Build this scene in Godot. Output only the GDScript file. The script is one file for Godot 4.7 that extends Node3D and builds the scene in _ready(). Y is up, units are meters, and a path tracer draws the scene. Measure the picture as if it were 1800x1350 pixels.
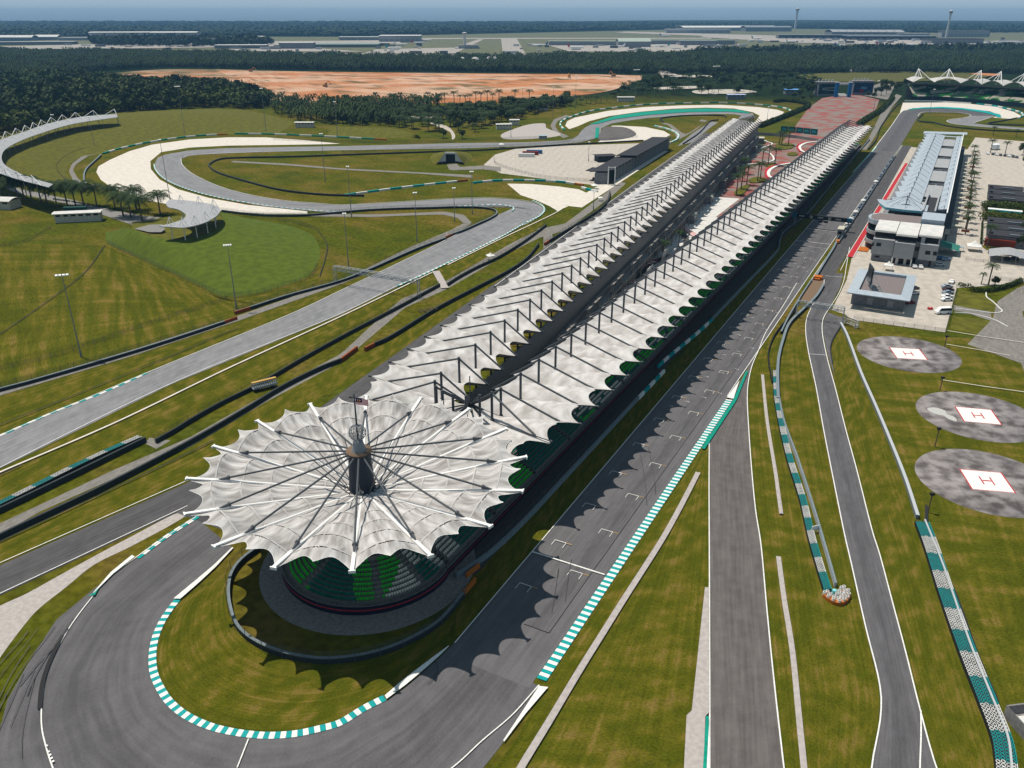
extends Node3D
# A motor-racing circuit seen from about a hundred metres up. Metres, y up. The main straight runs along
# ALONG from START_LINE_CORNER; ACROSS points from the grandstand to the pits.

const CORNER := Vector2(4.02, -136.56)
const ALONG := Vector2(0.4705, -0.8824)
const ACROSS := Vector2(0.8824, 0.4705)
const ORD := ["first", "second", "third", "fourth", "fifth", "sixth", "seventh", "eighth", "ninth", "tenth", "eleventh", "twelfth", "thirteenth", "fourteenth", "fifteenth", "sixteenth", "seventeenth", "eighteenth", "nineteenth", "twentieth"]
var M := {}
var used := {}
var lay := 0.0
var rng := RandomNumberGenerator.new()

func _ready():
	rng.seed = 11
	var cam := Camera3D.new(); cam.name = "camera"
	cam.fov = 50.5; cam.near = 1.0; cam.far = 30000.0
	cam.position = Vector3(0, 99.875, 0)
	cam.rotation = Vector3(-0.428159, 0, 0)
	add_child(cam)
	cam.current = true
	var sky_mat := ProceduralSkyMaterial.new()
	sky_mat.sky_top_color = Color(0.40, 0.48, 0.54)
	sky_mat.sky_horizon_color = Color(0.55, 0.62, 0.67)
	sky_mat.sky_curve = 0.12
	sky_mat.ground_bottom_color = Color(0.12, 0.14, 0.10)
	sky_mat.ground_horizon_color = Color(0.55, 0.62, 0.67)
	sky_mat.sky_energy_multiplier = 1.15
	var sky := Sky.new(); sky.sky_material = sky_mat
	var env := Environment.new()
	env.background_mode = Environment.BG_SKY
	env.sky = sky
	env.tonemap_mode = Environment.TONE_MAPPER_LINEAR
	env.tonemap_exposure = 1.08
	env.sdfgi_enabled = true; env.ssao_enabled = true; env.ssil_enabled = true
	env.fog_enabled = true
	env.fog_density = 0.00006
	env.fog_light_color = Color(0.33, 0.49, 0.63)
	var we := WorldEnvironment.new(); we.name = "environment"; we.environment = env
	add_child(we)
	var sun := DirectionalLight3D.new(); sun.name = "sun"
	sun.light_energy = 1.38
	sun.light_color = Color(1.0, 0.965, 0.91)
	sun.light_angular_distance = 0.5
	sun.shadow_enabled = true
	add_child(sun)
	sun.look_at_from_position(Vector3.ZERO, Vector3(0.316, -1.0, 0.225), Vector3.UP)
	make_materials()
	build_ground()
	build_roads()
	build_hub()
	build_stands()
	build_right_side()
	build_left_side()
	build_background()

# ---------------------------------------------------------------- geometry helpers
func L(a: Array) -> PackedVector2Array:
	var o := PackedVector2Array()
	for i in range(0, a.size(), 2): o.append(Vector2(a[i], a[i + 1]))
	return o

func stw(s: float, t: float) -> Vector2:
	return CORNER + ALONG * s + ACROSS * t

func st3(s: float, t: float, y: float) -> Vector3:
	var p := stw(s, t)
	return Vector3(p.x, y, p.y)

func v3(p: Vector2, y: float) -> Vector3:
	return Vector3(p.x, y, p.y)

func sm(a: PackedVector2Array, closed := false, k := 6) -> PackedVector2Array:
	# a smooth curve through the points
	var n := a.size()
	if n < 3: return a
	var o := PackedVector2Array()
	for i in (n if closed else n - 1):
		var p0: Vector2 = a[(i - 1 + n) % n] if (closed or i > 0) else a[0] * 2.0 - a[1]
		var p1: Vector2 = a[i]
		var p2: Vector2 = a[(i + 1) % n]
		var p3: Vector2 = a[(i + 2) % n] if (closed or i < n - 2) else a[n - 1] * 2.0 - a[n - 2]
		var d1 := maxf(sqrt(p0.distance_to(p1)), 0.001)
		var d2 := maxf(sqrt(p1.distance_to(p2)), 0.001)
		var d3 := maxf(sqrt(p2.distance_to(p3)), 0.001)
		var m1 := (p1 - p0) / d1 - (p2 - p0) / (d1 + d2) + (p2 - p1) / d2
		var m2 := (p2 - p1) / d2 - (p3 - p1) / (d2 + d3) + (p3 - p2) / d3
		m1 *= d2; m2 *= d2
		for j in k:
			var t := float(j) / k
			o.append(p1 * (2 * t * t * t - 3 * t * t + 1) + m1 * (t * t * t - 2 * t * t + t) + p2 * (-2 * t * t * t + 3 * t * t) + m2 * (t * t * t - t * t))
	if not closed: o.append(a[n - 1])
	return o

func length(a: PackedVector2Array) -> float:
	var d := 0.0
	for i in a.size() - 1: d += a[i].distance_to(a[i + 1])
	return d

func rs(a: PackedVector2Array, n: int) -> PackedVector2Array:
	# n + 1 points evenly along a
	var o := PackedVector2Array([a[0]])
	var step := length(a) / n
	var want := step
	var done := 0.0
	for i in a.size() - 1:
		var d := a[i].distance_to(a[i + 1])
		while want <= done + d + 1e-4 and o.size() < n:
			o.append(a[i].lerp(a[i + 1], clampf((want - done) / maxf(d, 1e-6), 0, 1)))
			want += step
		done += d
	while o.size() < n + 1: o.append(a[a.size() - 1])
	return o

func normals(a: PackedVector2Array) -> PackedVector2Array:
	# to the left of the way (seen from above, x right, z towards the viewer)
	var o := PackedVector2Array()
	for i in a.size():
		var d: Vector2 = (a[mini(i + 1, a.size() - 1)] - a[maxi(i - 1, 0)]).normalized()
		o.append(Vector2(d.y, -d.x))
	return o

func off(a: PackedVector2Array, w: float) -> PackedVector2Array:
	var n := normals(a)
	var o := PackedVector2Array()
	for i in a.size(): o.append(a[i] + n[i] * w)
	return o

func part_of(a: PackedVector2Array, f: float, g: float) -> PackedVector2Array:
	var r := rs(a, 200)
	return r.slice(int(f * 200), int(g * 200) + 1)

func up() -> float:
	lay += 0.0025
	return lay

func nst(smooth := false) -> SurfaceTool:
	var st := SurfaceTool.new()
	st.begin(Mesh.PRIMITIVE_TRIANGLES)
	st.set_smooth_group(0 if smooth else -1)
	return st

func tri(st: SurfaceTool, a: Vector3, b: Vector3, c: Vector3):
	st.set_uv(Vector2(0, 0)); st.add_vertex(a)
	st.set_uv(Vector2(1, 0)); st.add_vertex(b)
	st.set_uv(Vector2(0, 1)); st.add_vertex(c)

func quad(st: SurfaceTool, a: Vector3, b: Vector3, c: Vector3, d: Vector3):
	st.set_uv(Vector2(0, 0)); st.add_vertex(a)
	st.set_uv(Vector2(1, 0)); st.add_vertex(b)
	st.set_uv(Vector2(1, 1)); st.add_vertex(c)
	st.set_uv(Vector2(0, 0)); st.add_vertex(a)
	st.set_uv(Vector2(1, 1)); st.add_vertex(c)
	st.set_uv(Vector2(0, 1)); st.add_vertex(d)

func quads(st: SurfaceTool, rows: Array):
	# rows of points with "p" Vector3; closes rows into quads with uv over the whole sheet
	var h := rows.size() - 1
	for i in h:
		var w: int = rows[i].size() - 1
		for j in w:
			for q in [[0, 0], [0, 1], [1, 1], [0, 0], [1, 1], [1, 0]]:
				st.set_uv(Vector2(float(j + q[1]) / w, float(i + q[0]) / h))
				st.add_vertex(rows[i + q[0]][j + q[1]])

func box(st: SurfaceTool, c: Vector3, s: Vector3, turn := 0.0):
	var b := Basis(Vector3.UP, turn)
	boxb(st, c, s, b)

func boxb(st: SurfaceTool, c: Vector3, s: Vector3, b: Basis):
	var h := s * 0.5
	var p := []
	for i in 8: p.append(c + b * Vector3(h.x if i & 1 else -h.x, h.y if i & 2 else -h.y, h.z if i & 4 else -h.z))
	quad(st, p[4], p[6], p[7], p[5]); quad(st, p[1], p[3], p[2], p[0])
	quad(st, p[5], p[7], p[3], p[1]); quad(st, p[0], p[2], p[6], p[4])
	quad(st, p[6], p[2], p[3], p[7]); quad(st, p[4], p[5], p[1], p[0])

func tube(st: SurfaceTool, a: Vector3, b: Vector3, r: float, r2 := -1.0, n := 8, caps := true):
	if r2 < 0: r2 = r
	var d := (b - a).normalized()
	var u := d.cross(Vector3.RIGHT if absf(d.x) < 0.8 else Vector3.UP).normalized()
	var w := d.cross(u)
	st.set_smooth_group(1)
	for i in n:
		var c0 := u * cos(TAU * i / n) + w * sin(TAU * i / n)
		var c1 := u * cos(TAU * (i + 1) / n) + w * sin(TAU * (i + 1) / n)
		quad(st, a + c0 * r, b + c0 * r2, b + c1 * r2, a + c1 * r)
	st.set_smooth_group(-1)
	if caps:
		for i in n:
			var c0 := u * cos(TAU * i / n) + w * sin(TAU * i / n)
			var c1 := u * cos(TAU * (i + 1) / n) + w * sin(TAU * (i + 1) / n)
			if r > 0.001: tri(st, a, a + c0 * r, a + c1 * r)
			if r2 > 0.001: tri(st, b, b + c1 * r2, b + c0 * r2)

func lathe(st: SurfaceTool, c: Vector3, prof: Array, n := 24):
	# prof: [radius, height] pairs
	st.set_smooth_group(1)
	for k in prof.size() - 1:
		for i in n:
			var a0 := TAU * i / n
			var a1 := TAU * (i + 1) / n
			var p = prof[k]; var q = prof[k + 1]
			quad(st, c + Vector3(cos(a0) * p[0], p[1], sin(a0) * p[0]), c + Vector3(cos(a0) * q[0], q[1], sin(a0) * q[0]), c + Vector3(cos(a1) * q[0], q[1], sin(a1) * q[0]), c + Vector3(cos(a1) * p[0], p[1], sin(a1) * p[0]))
	st.set_smooth_group(-1)

func band(st: SurfaceTool, a: PackedVector2Array, b: PackedVector2Array, n: int, y: float, tile := 40.0):
	# a road between two edges; u across, v along in tiles
	var p := rs(a, n)
	var q := rs(b, n)
	var v := 0.0
	for i in n:
		var v2 := v + (p[i].distance_to(p[i + 1]) + q[i].distance_to(q[i + 1])) * 0.5 / tile
		for k in [[p[i], 0.0, v], [p[i + 1], 0.0, v2], [q[i + 1], 1.0, v2], [p[i], 0.0, v], [q[i + 1], 1.0, v2], [q[i], 1.0, v]]:
			st.set_uv(Vector2(k[1], k[2])); st.add_vertex(v3(k[0], y))
		v = v2

func stripe(st: SurfaceTool, a: PackedVector2Array, w: float, y: float, tile := 20.0):
	band(st, off(a, w * 0.5), off(a, -w * 0.5), a.size() - 1, y, tile)

func fill(st: SurfaceTool, p: PackedVector2Array, y: float, scale := 20.0):
	var ix := Geometry2D.triangulate_polygon(p)
	for i in ix:
		st.set_uv(p[i] / scale); st.add_vertex(v3(p[i], y))

func prism(st: SurfaceTool, p: PackedVector2Array, y0: float, y1: float, cap := true):
	for i in p.size():
		var a: Vector2 = p[i]; var b: Vector2 = p[(i + 1) % p.size()]
		quad(st, v3(a, y0), v3(a, y1), v3(b, y1), v3(b, y0))
	if cap:
		fill(st, p, y1)
		fill(st, p, y0)

func wall(st: SurfaceTool, a: PackedVector2Array, h: float, th: float, y0 := 0.0):
	var p := off(a, th * 0.5)
	var q := off(a, -th * 0.5)
	for i in a.size() - 1:
		quad(st, v3(p[i], y0), v3(p[i], y0 + h), v3(p[i + 1], y0 + h), v3(p[i + 1], y0))
		quad(st, v3(q[i + 1], y0), v3(q[i + 1], y0 + h), v3(q[i], y0 + h), v3(q[i], y0))
		quad(st, v3(p[i], y0 + h), v3(q[i], y0 + h), v3(q[i + 1], y0 + h), v3(p[i + 1], y0 + h))
	for i in [0, a.size() - 1]:
		quad(st, v3(p[i], y0), v3(p[i], y0 + h), v3(q[i], y0 + h), v3(q[i], y0))

# ---------------------------------------------------------------- naming
func numbered(called: String) -> String:
	if not used.has(called):
		used[called] = 0
		return called
	used[called] += 1
	return "%s_%03d" % [called, used[called]]

func obj(called: String, st: SurfaceTool, m: Material, parent: Node = null) -> MeshInstance3D:
	st.generate_normals()
	return inst(called, st.commit(), m, parent)

func inst(called: String, mesh: Mesh, m: Material, parent: Node = null) -> MeshInstance3D:
	var o := MeshInstance3D.new()
	o.mesh = mesh
	if m: o.material_override = m
	if parent == null:
		o.name = numbered(called); add_child(o)
	else:
		o.name = called; parent.add_child(o, true)
	return o

func tag(o: Node, label: String, category: String, group := ""):
	o.set_meta("label", label); o.set_meta("category", category)
	if group != "": o.set_meta("group", group)

func thing(called: String, label: String, category: String, at := Vector3.ZERO, turn := 0.0, group := "") -> Node3D:
	var o := Node3D.new(); o.name = numbered(called); add_child(o)
	o.position = at; o.rotation.y = turn
	tag(o, label, category, group)
	return o

func put(called: String, st: SurfaceTool, m: Material, label := "") -> MeshInstance3D:
	var o := obj(called, st, m)
	o.set_meta("kind", "structure")
	if label != "": o.set_meta("label", label)
	return o

func dup(o: Node3D, at: Vector3, turn: float, label: String, size := 1.0) -> Node3D:
	var c: Node3D = o.duplicate()
	c.name = numbered(String(o.name).rstrip("0123456789").rstrip("_"))
	add_child(c)
	c.position = at; c.rotation.y = turn; c.scale = Vector3.ONE * size
	c.set_meta("label", label)
	return c

func multi(called: String, mesh: Mesh, m: Material, places: Array, colors: Array, parent: Node) -> MultiMeshInstance3D:
	var mm := MultiMesh.new()
	mm.transform_format = MultiMesh.TRANSFORM_3D
	mm.use_colors = colors.size() > 0
	mm.mesh = mesh
	mm.instance_count = places.size()
	for i in places.size():
		mm.set_instance_transform(i, places[i])
		if colors.size() > 0: mm.set_instance_color(i, colors[i])
	var o := MultiMeshInstance3D.new()
	o.multimesh = mm
	o.material_override = m
	o.set_meta("kind", "stuff")
	if parent == null:
		o.name = numbered(called); add_child(o)
	else:
		o.name = called; parent.add_child(o, true)
	return o

# ---------------------------------------------------------------- materials
func lin(r: float, g: float, b: float) -> Color:
	return Color(r, g, b).linear_to_srgb()

func mat(r: float, g: float, b: float, rough := 0.85, tex: Texture2D = null, metal := 0.0) -> StandardMaterial3D:
	var m := StandardMaterial3D.new()
	m.albedo_color = lin(r, g, b)
	m.roughness = rough
	m.metallic = metal
	m.metallic_specular = 0.3
	if tex: m.albedo_texture = tex
	return m

func world_tex(m: StandardMaterial3D, size: float) -> StandardMaterial3D:
	m.uv1_triplanar = true; m.uv1_world_triplanar = true
	m.uv1_scale = Vector3.ONE / size
	return m

func noise(s: int, f: float, oct := 4, kind := FastNoiseLite.TYPE_SIMPLEX_SMOOTH) -> FastNoiseLite:
	var n := FastNoiseLite.new()
	n.seed = s; n.frequency = f; n.noise_type = kind; n.fractal_octaves = oct
	return n

func mottle(s: int, size: int, f: float, lo: Color, hi: Color, grain := 0.15, contrast := 1.0) -> ImageTexture:
	# a seamless mottled print: broad patches of lo and hi with fine grain; lo, hi are linear
	var a := noise(s, f, 5).get_seamless_image(size, size)
	var b := noise(s + 7, 0.35, 2).get_seamless_image(size, size)
	var im := Image.create(size, size, false, Image.FORMAT_RGB8)
	for y in size:
		for x in size:
			var t := clampf((a.get_pixel(x, y).r - 0.5) * contrast + 0.5, 0, 1)
			var g := 1.0 + (b.get_pixel(x, y).r - 0.5) * 2.0 * grain
			var c := lo.lerp(hi, t) * g
			im.set_pixel(x, y, Color(minf(c.r, 1), minf(c.g, 1), minf(c.b, 1)).linear_to_srgb())
	im.generate_mipmaps()
	return ImageTexture.create_from_image(im)

func streaks(s: int, lo: float, hi: float, lines := 0.5, dark_mid := 0.0, patchy := 0.42) -> ImageTexture:
	# worn asphalt: streaks along the road, fine grain, darker racing line; a tint between lo and hi
	var w := 128
	var h := 512
	var n1 := noise(s, 1.0, 3)
	var n2 := noise(s + 3, 1.0, 3)
	var im := Image.create(w, h, false, Image.FORMAT_RGB8)
	for y in h:
		var ang := TAU * y / h
		for x in w:
			var u := float(x) / w
			var along := n1.get_noise_3d(u * 14.0, cos(ang) * 0.45, sin(ang) * 0.45)
			var patch := n2.get_noise_3d(u * 3.0, cos(ang) * 2.2, sin(ang) * 2.2)
			var fine := n2.get_noise_3d(u * 60.0, cos(ang) * 25.0, sin(ang) * 25.0)
			var t := 0.5 + along * lines + patch * patchy + fine * 0.3
			t -= dark_mid * exp(-pow((u - 0.5) / 0.2, 2))
			var c := lerpf(lo, hi, clampf(t, 0, 1))
			im.set_pixel(x, y, Color(c, c, c).linear_to_srgb())
	im.generate_mipmaps()
	return ImageTexture.create_from_image(im)

func mown_print(s: int) -> ImageTexture:
	# grass cut in passes along the way: faint lines, dry and lush patches, clumps; albedo itself
	var w := 256
	var h := 512
	var n1 := noise(s, 1.0, 3)
	var n2 := noise(s + 3, 1.0, 4)
	var im := Image.create(w, h, false, Image.FORMAT_RGB8)
	for y in h:
		var c0 := cos(TAU * y / h); var s0 := sin(TAU * y / h)
		for x in w:
			var u := float(x) / w
			var line := n1.get_noise_3d(u * 22.0, c0 * 0.16, s0 * 0.16)
			var patch := n2.get_noise_3d(u * 3.2, c0 * 2.0, s0 * 2.0)
			var fine := n2.get_noise_3d(u * 46.0, c0 * 34.0, s0 * 34.0)
			var c := Color(0.062, 0.070, 0.005).lerp(Color(0.104, 0.094, 0.010), clampf(0.5 + patch * 1.6 + line * 0.35, 0, 1))
			c = c.lerp(Color(0.155, 0.108, 0.03), clampf((patch + line * 0.6 - 0.26) * 2.0, 0, 0.7))
			c *= 1.0 + fine * 0.6 + line * 0.16
			im.set_pixel(x, y, c.linear_to_srgb())
	im.generate_mipmaps()
	return ImageTexture.create_from_image(im)

func make_materials():
	var grain := mottle(31, 512, 0.02, Color(0.55, 0.55, 0.55), Color(1, 1, 1), 0.22)
	M.grain = grain
	var gr := mat(1, 1, 1, 1.0, mottle(3, 1024, 0.016, Color(0.52, 0.52, 0.46), Color(1, 1, 0.98), 0.4, 1.35))
	gr.vertex_color_use_as_albedo = true
	gr.metallic_specular = 0.1
	M.grass = gr
	M.turf = world_tex(mat(0.128, 0.126, 0.012, 1.0, mottle(5, 512, 0.013, Color(0.5, 0.52, 0.45), Color(1, 0.97, 1), 0.4, 1.3)), 40.0)
	M.mown = mat(1, 1, 1, 1.0, mown_print(7))
	M.mown.metallic_specular = 0.1
	M.asphalt = mat(0.138, 0.134, 0.143, 0.8, streaks(1, 0.5, 1.0, 0.45, 0.3, 0.2))
	M.asphalt_dark = mat(0.105, 0.102, 0.107, 0.8, streaks(2, 0.45, 1.0, 0.5, 0.15, 0.25))
	M.asphalt_pale = mat(0.25, 0.25, 0.262, 0.85, streaks(4, 0.62, 1.0, 0.5, 0.1))
	M.asphalt_old = mat(0.155, 0.14, 0.135, 0.85, streaks(6, 0.5, 1.0, 0.4, 0.15, 0.3))
	M.straight = mat(0.145, 0.141, 0.15, 0.8, streaks(8, 0.55, 1.0, 0.4, 0.1, 0.18))
	M.service = mat(0.25, 0.235, 0.215, 0.95, streaks(9, 0.5, 1.0, 0.35, 0.0))
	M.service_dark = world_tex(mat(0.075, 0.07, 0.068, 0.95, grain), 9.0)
	M.paint = world_tex(mat(0.82, 0.82, 0.80, 0.7, mottle(12, 256, 0.03, Color(0.72, 0.72, 0.7), Color(1, 1, 1), 0.1)), 6.0)
	M.paint_worn = world_tex(mat(0.55, 0.55, 0.53, 0.7, grain), 3.0)
	M.teal = world_tex(mat(0.0, 0.33, 0.33, 0.65, mottle(13, 256, 0.03, Color(0.72, 0.75, 0.75), Color(1, 1, 1), 0.1)), 6.0)
	M.teal_green = world_tex(mat(0.0, 0.31, 0.22, 0.7, grain), 8.0)
	M.red_paint = world_tex(mat(0.55, 0.03, 0.04, 0.7, grain), 8.0)
	M.yellow_paint = mat(0.5, 0.3, 0.08, 0.7)
	M.gravel = world_tex(mat(0.66, 0.61, 0.545, 1.0, mottle(14, 512, 0.012, Color(0.78, 0.78, 0.78), Color(1, 1, 1), 0.16)), 30.0)
	M.gravel_grey = world_tex(mat(0.46, 0.42, 0.40, 1.0, mottle(15, 512, 0.02, Color(0.7, 0.7, 0.7), Color(1, 1, 1), 0.3)), 12.0)
	M.concrete = world_tex(mat(0.50, 0.455, 0.40, 0.95, mottle(16, 512, 0.012, Color(0.7, 0.7, 0.7), Color(1, 1, 1), 0.12)), 26.0)
	M.concrete_white = world_tex(mat(0.66, 0.65, 0.63, 0.95, mottle(17, 256, 0.02, Color(0.75, 0.75, 0.75), Color(1, 1, 1), 0.1)), 20.0)
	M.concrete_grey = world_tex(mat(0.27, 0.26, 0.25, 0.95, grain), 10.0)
	M.concrete_dark = world_tex(mat(0.085, 0.083, 0.085, 0.95, grain), 7.0)
	M.plaza = world_tex(mat(0.40, 0.40, 0.40, 0.95, mottle(18, 512, 0.012, Color(0.66, 0.20, 0.17), Color(0.52, 0.45, 0.40), 0.14, 2.6)), 120.0)
	M.helipad = world_tex(mat(0.30, 0.275, 0.275, 0.95, mottle(19, 512, 0.013, Color(0.26, 0.25, 0.25), Color(1, 1, 1), 0.12, 2.2)), 36.0)
	M.soil = mat(1, 1, 1, 1.0, mottle(20, 512, 0.02, Color(0.7, 0.7, 0.7), Color(1, 1, 1), 0.15))
	M.soil.vertex_color_use_as_albedo = true
	M.canvas = mat(0.60, 0.585, 0.58, 0.85, mottle(21, 512, 0.013, Color(0.60, 0.58, 0.56), Color(1, 1, 1), 0.05, 1.3))
	M.canvas_old = mat(0.58, 0.565, 0.56, 0.85, mottle(22, 512, 0.024, Color(0.44, 0.425, 0.41), Color(1, 1, 1), 0.06, 1.5))
	M.canvas_grey = world_tex(mat(0.40, 0.41, 0.43, 0.8, grain), 14.0)
	M.white_steel = mat(0.78, 0.78, 0.77, 0.5)
	M.steel = mat(0.062, 0.072, 0.082, 0.5)
	M.steel_grey = mat(0.20, 0.22, 0.24, 0.55)
	M.galv = mat(0.42, 0.44, 0.46, 0.5)
	M.tower = world_tex(mat(0.035, 0.045, 0.062, 0.6, grain), 5.0)
	M.rust = world_tex(mat(0.22, 0.15, 0.10, 0.9, grain), 3.0)
	M.black = mat(0.02, 0.022, 0.025, 0.7)
	M.barrier = world_tex(mat(0.035, 0.045, 0.05, 0.7, grain), 5.0)
	M.barrier_grey = world_tex(mat(0.22, 0.27, 0.30, 0.6, grain), 6.0)
	M.orange = world_tex(mat(0.55, 0.16, 0.02, 0.7, grain), 4.0)
	M.orange_dull = world_tex(mat(0.32, 0.085, 0.03, 0.8, grain), 4.0)
	M.glass_dark = mat(0.012, 0.016, 0.02, 0.15)
	M.roof_blue = world_tex(mat(0.40, 0.46, 0.52, 0.5, mottle(23, 256, 0.02, Color(0.8, 0.8, 0.8), Color(1, 1, 1), 0.05)), 12.0)
	M.wall_grey = world_tex(mat(0.24, 0.25, 0.27, 0.8, grain), 20.0)
	M.wall_pale = world_tex(mat(0.36, 0.37, 0.385, 0.8, mottle(24, 256, 0.02, Color(0.8, 0.8, 0.8), Color(1, 1, 1), 0.05)), 14.0)
	M.cream = world_tex(mat(0.60, 0.58, 0.48, 0.85, grain), 12.0)
	M.dark_roof = world_tex(mat(0.045, 0.045, 0.053, 0.75, grain), 9.0)
	M.roof_mauve = world_tex(mat(0.235, 0.20, 0.20, 0.95, grain), 8.0)
	M.rubber = mat(0.02, 0.02, 0.022, 0.8)
	M.bark = world_tex(mat(0.16, 0.13, 0.10, 1.0, grain), 3.0)
	M.lush = world_tex(mat(0.092, 0.128, 0.010, 1.0, mottle(6, 512, 0.016, Color(0.55, 0.58, 0.5), Color(1, 1, 1), 0.4, 1.2)), 40.0)
	M.frond = leafy(0.022, 0.046, 0.012)
	M.leaf = leafy(1, 1, 1)
	M.leaf.vertex_color_use_as_albedo = true
	M.tint = mat(1, 1, 1, 0.75)
	M.tint.vertex_color_use_as_albedo = true
	M.mesh_fence = mat(0.1, 0.11, 0.11, 0.4)
	M.mesh_fence.transparency = BaseMaterial3D.TRANSPARENCY_ALPHA
	M.mesh_fence.albedo_color.a = 0.22

func leafy(r: float, g: float, b: float) -> StandardMaterial3D:
	var m := mat(r, g, b, 0.8)
	m.backlight_enabled = true
	m.backlight = Color(0.14, 0.16, 0.06)
	return m

func paint_mat(r: float, g: float, b: float, gloss := 0.35) -> StandardMaterial3D:
	var key := "paint_%.3f_%.3f_%.3f_%.2f" % [r, g, b, gloss]
	if not M.has(key): M[key] = mat(r, g, b, gloss)
	return M[key]

# ---------------------------------------------------------------- ground
func axis_steps(lo: float, hi: float, step: float, far_lo: float, far_hi: float) -> Array:
	var o := []
	var x := lo
	while x <= hi: o.append(x); x += step
	var s := step
	x = o[o.size() - 1]
	while x < far_hi: s *= 1.35; x = minf(x + s, far_hi); o.append(x)
	s = step
	x = o[0]
	while x > far_lo: s *= 1.35; x = maxf(x - s, far_lo); o.push_front(x)
	return o

func build_ground():
	var xs := axis_steps(-420, 420, 5.0, -9000, 9000)
	var zs := axis_steps(-1000, -40, 5.0, -9000, 900)
	var n1 := noise(41, 0.012, 4)
	var n2 := noise(42, 0.045, 4)
	var n3 := noise(43, 0.004, 3)
	var n4 := noise(44, 0.16, 2)
	var lush := Color(0.070, 0.082, 0.008)
	var olive := Color(0.098, 0.088, 0.010)
	var dry := Color(0.135, 0.098, 0.026)
	var deep := Color(0.044, 0.060, 0.008)
	var st := SurfaceTool.new()
	st.begin(Mesh.PRIMITIVE_TRIANGLES)
	for z in zs:
		for x in xs:
			var a := n1.get_noise_2d(x, z)
			var b := n2.get_noise_2d(x, z)
			var c := lush.lerp(olive, clampf(0.5 + a * 1.2 + n3.get_noise_2d(x, z) * 0.6, 0, 1))
			c = c.lerp(dry, clampf((b + a * 0.5 - 0.12) * 1.7, 0, 0.75))
			c = c.lerp(deep, clampf((-b - a * 0.4 - 0.1) * 1.6, 0, 0.8))
			c *= 1.0 + n4.get_noise_2d(x, z) * 0.22
			var far := smoothstep(1000.0, 1200.0, Vector2(x, z).length())
			c = (c * 1.3).lerp(Color(0.016, 0.032, 0.012), far)
			st.set_color(c)
			st.set_uv(Vector2(x, z) / 46.0)
			st.add_vertex(Vector3(x, 0, z))
	var w := xs.size()
	for i in zs.size() - 1:
		for j in w - 1:
			var k := i * w + j
			for q in [k, k + 1, k + w + 1, k, k + w + 1, k + w]: st.add_index(q)
	put("ground", st, M.grass, "mown olive grass ground of the circuit")

func road(called: String, a: PackedVector2Array, b: PackedVector2Array, n: int, m: Material, label: String, tile := 40.0):
	var st := nst()
	band(st, a, b, n, up(), tile)
	put(called, st, m, label)

func sheet(called: String, p: PackedVector2Array, m: Material, label: String, smooth := true, y := -1.0):
	var st := nst()
	fill(st, sm(p, true, 4) if smooth else p, up() if y < 0 else y, 20.0)
	put(called, st, m, label)

func lines(called: String, list: Array, w: float, m: Material, label: String, smooth := true):
	var st := nst()
	for a in list: stripe(st, sm(a) if smooth else a, w, up())
	put(called, st, m, label)

func kerb(label: String, edge: PackedVector2Array, w: float, block: float, first: Material = M.teal, second: Material = M.paint, h := 0.06):
	# raised striped kerb along edge, growing to its right by w (negative: to its left); each painted block is a piece of its own
	var t := thing("kerb", label, "kerb")
	var e := sm(edge)
	var n := int(length(e) / block)
	var p := rs(e, n * 3)
	var q := off(p, -w)
	for i in n:
		var st := nst()
		var g := 0.012
		for k in 3:
			var j := i * 3 + k
			var a := p[j]; var b := p[j + 1]; var c := q[j + 1]; var d := q[j]
			if k == 0: a = a.lerp(b, g * 3); d = d.lerp(c, g * 3)
			quad(st, v3(a, 0.13), v3(b, 0.13), v3(c, 0.13 + h), v3(d, 0.13 + h))
			quad(st, v3(d, 0.13 + h), v3(c, 0.13 + h), v3(c, 0.0), v3(d, 0.0))
		obj("block", st, first if i % 2 == 0 else second, t)

func kerb_far(label: String, edge: PackedVector2Array, w: float, block: float, first: Material = M.teal, second: Material = M.paint):
	# the same too far off to pick out its blocks: all blocks of one colour are one part
	var t := thing("kerb", label, "kerb")
	var e := sm(edge)
	var n := int(length(e) / block)
	var p := rs(e, n)
	var q := off(p, -w)
	var y := up() + 0.04
	for c in 2:
		var st := nst()
		for i in n:
			if i % 2 == c: quad(st, v3(p[i], y), v3(p[i + 1], y), v3(q[i + 1], y + 0.05), v3(q[i], y + 0.05))
		var o := obj("blocks", st, first if c == 0 else second, t)
		o.set_meta("kind", "stuff")

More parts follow.
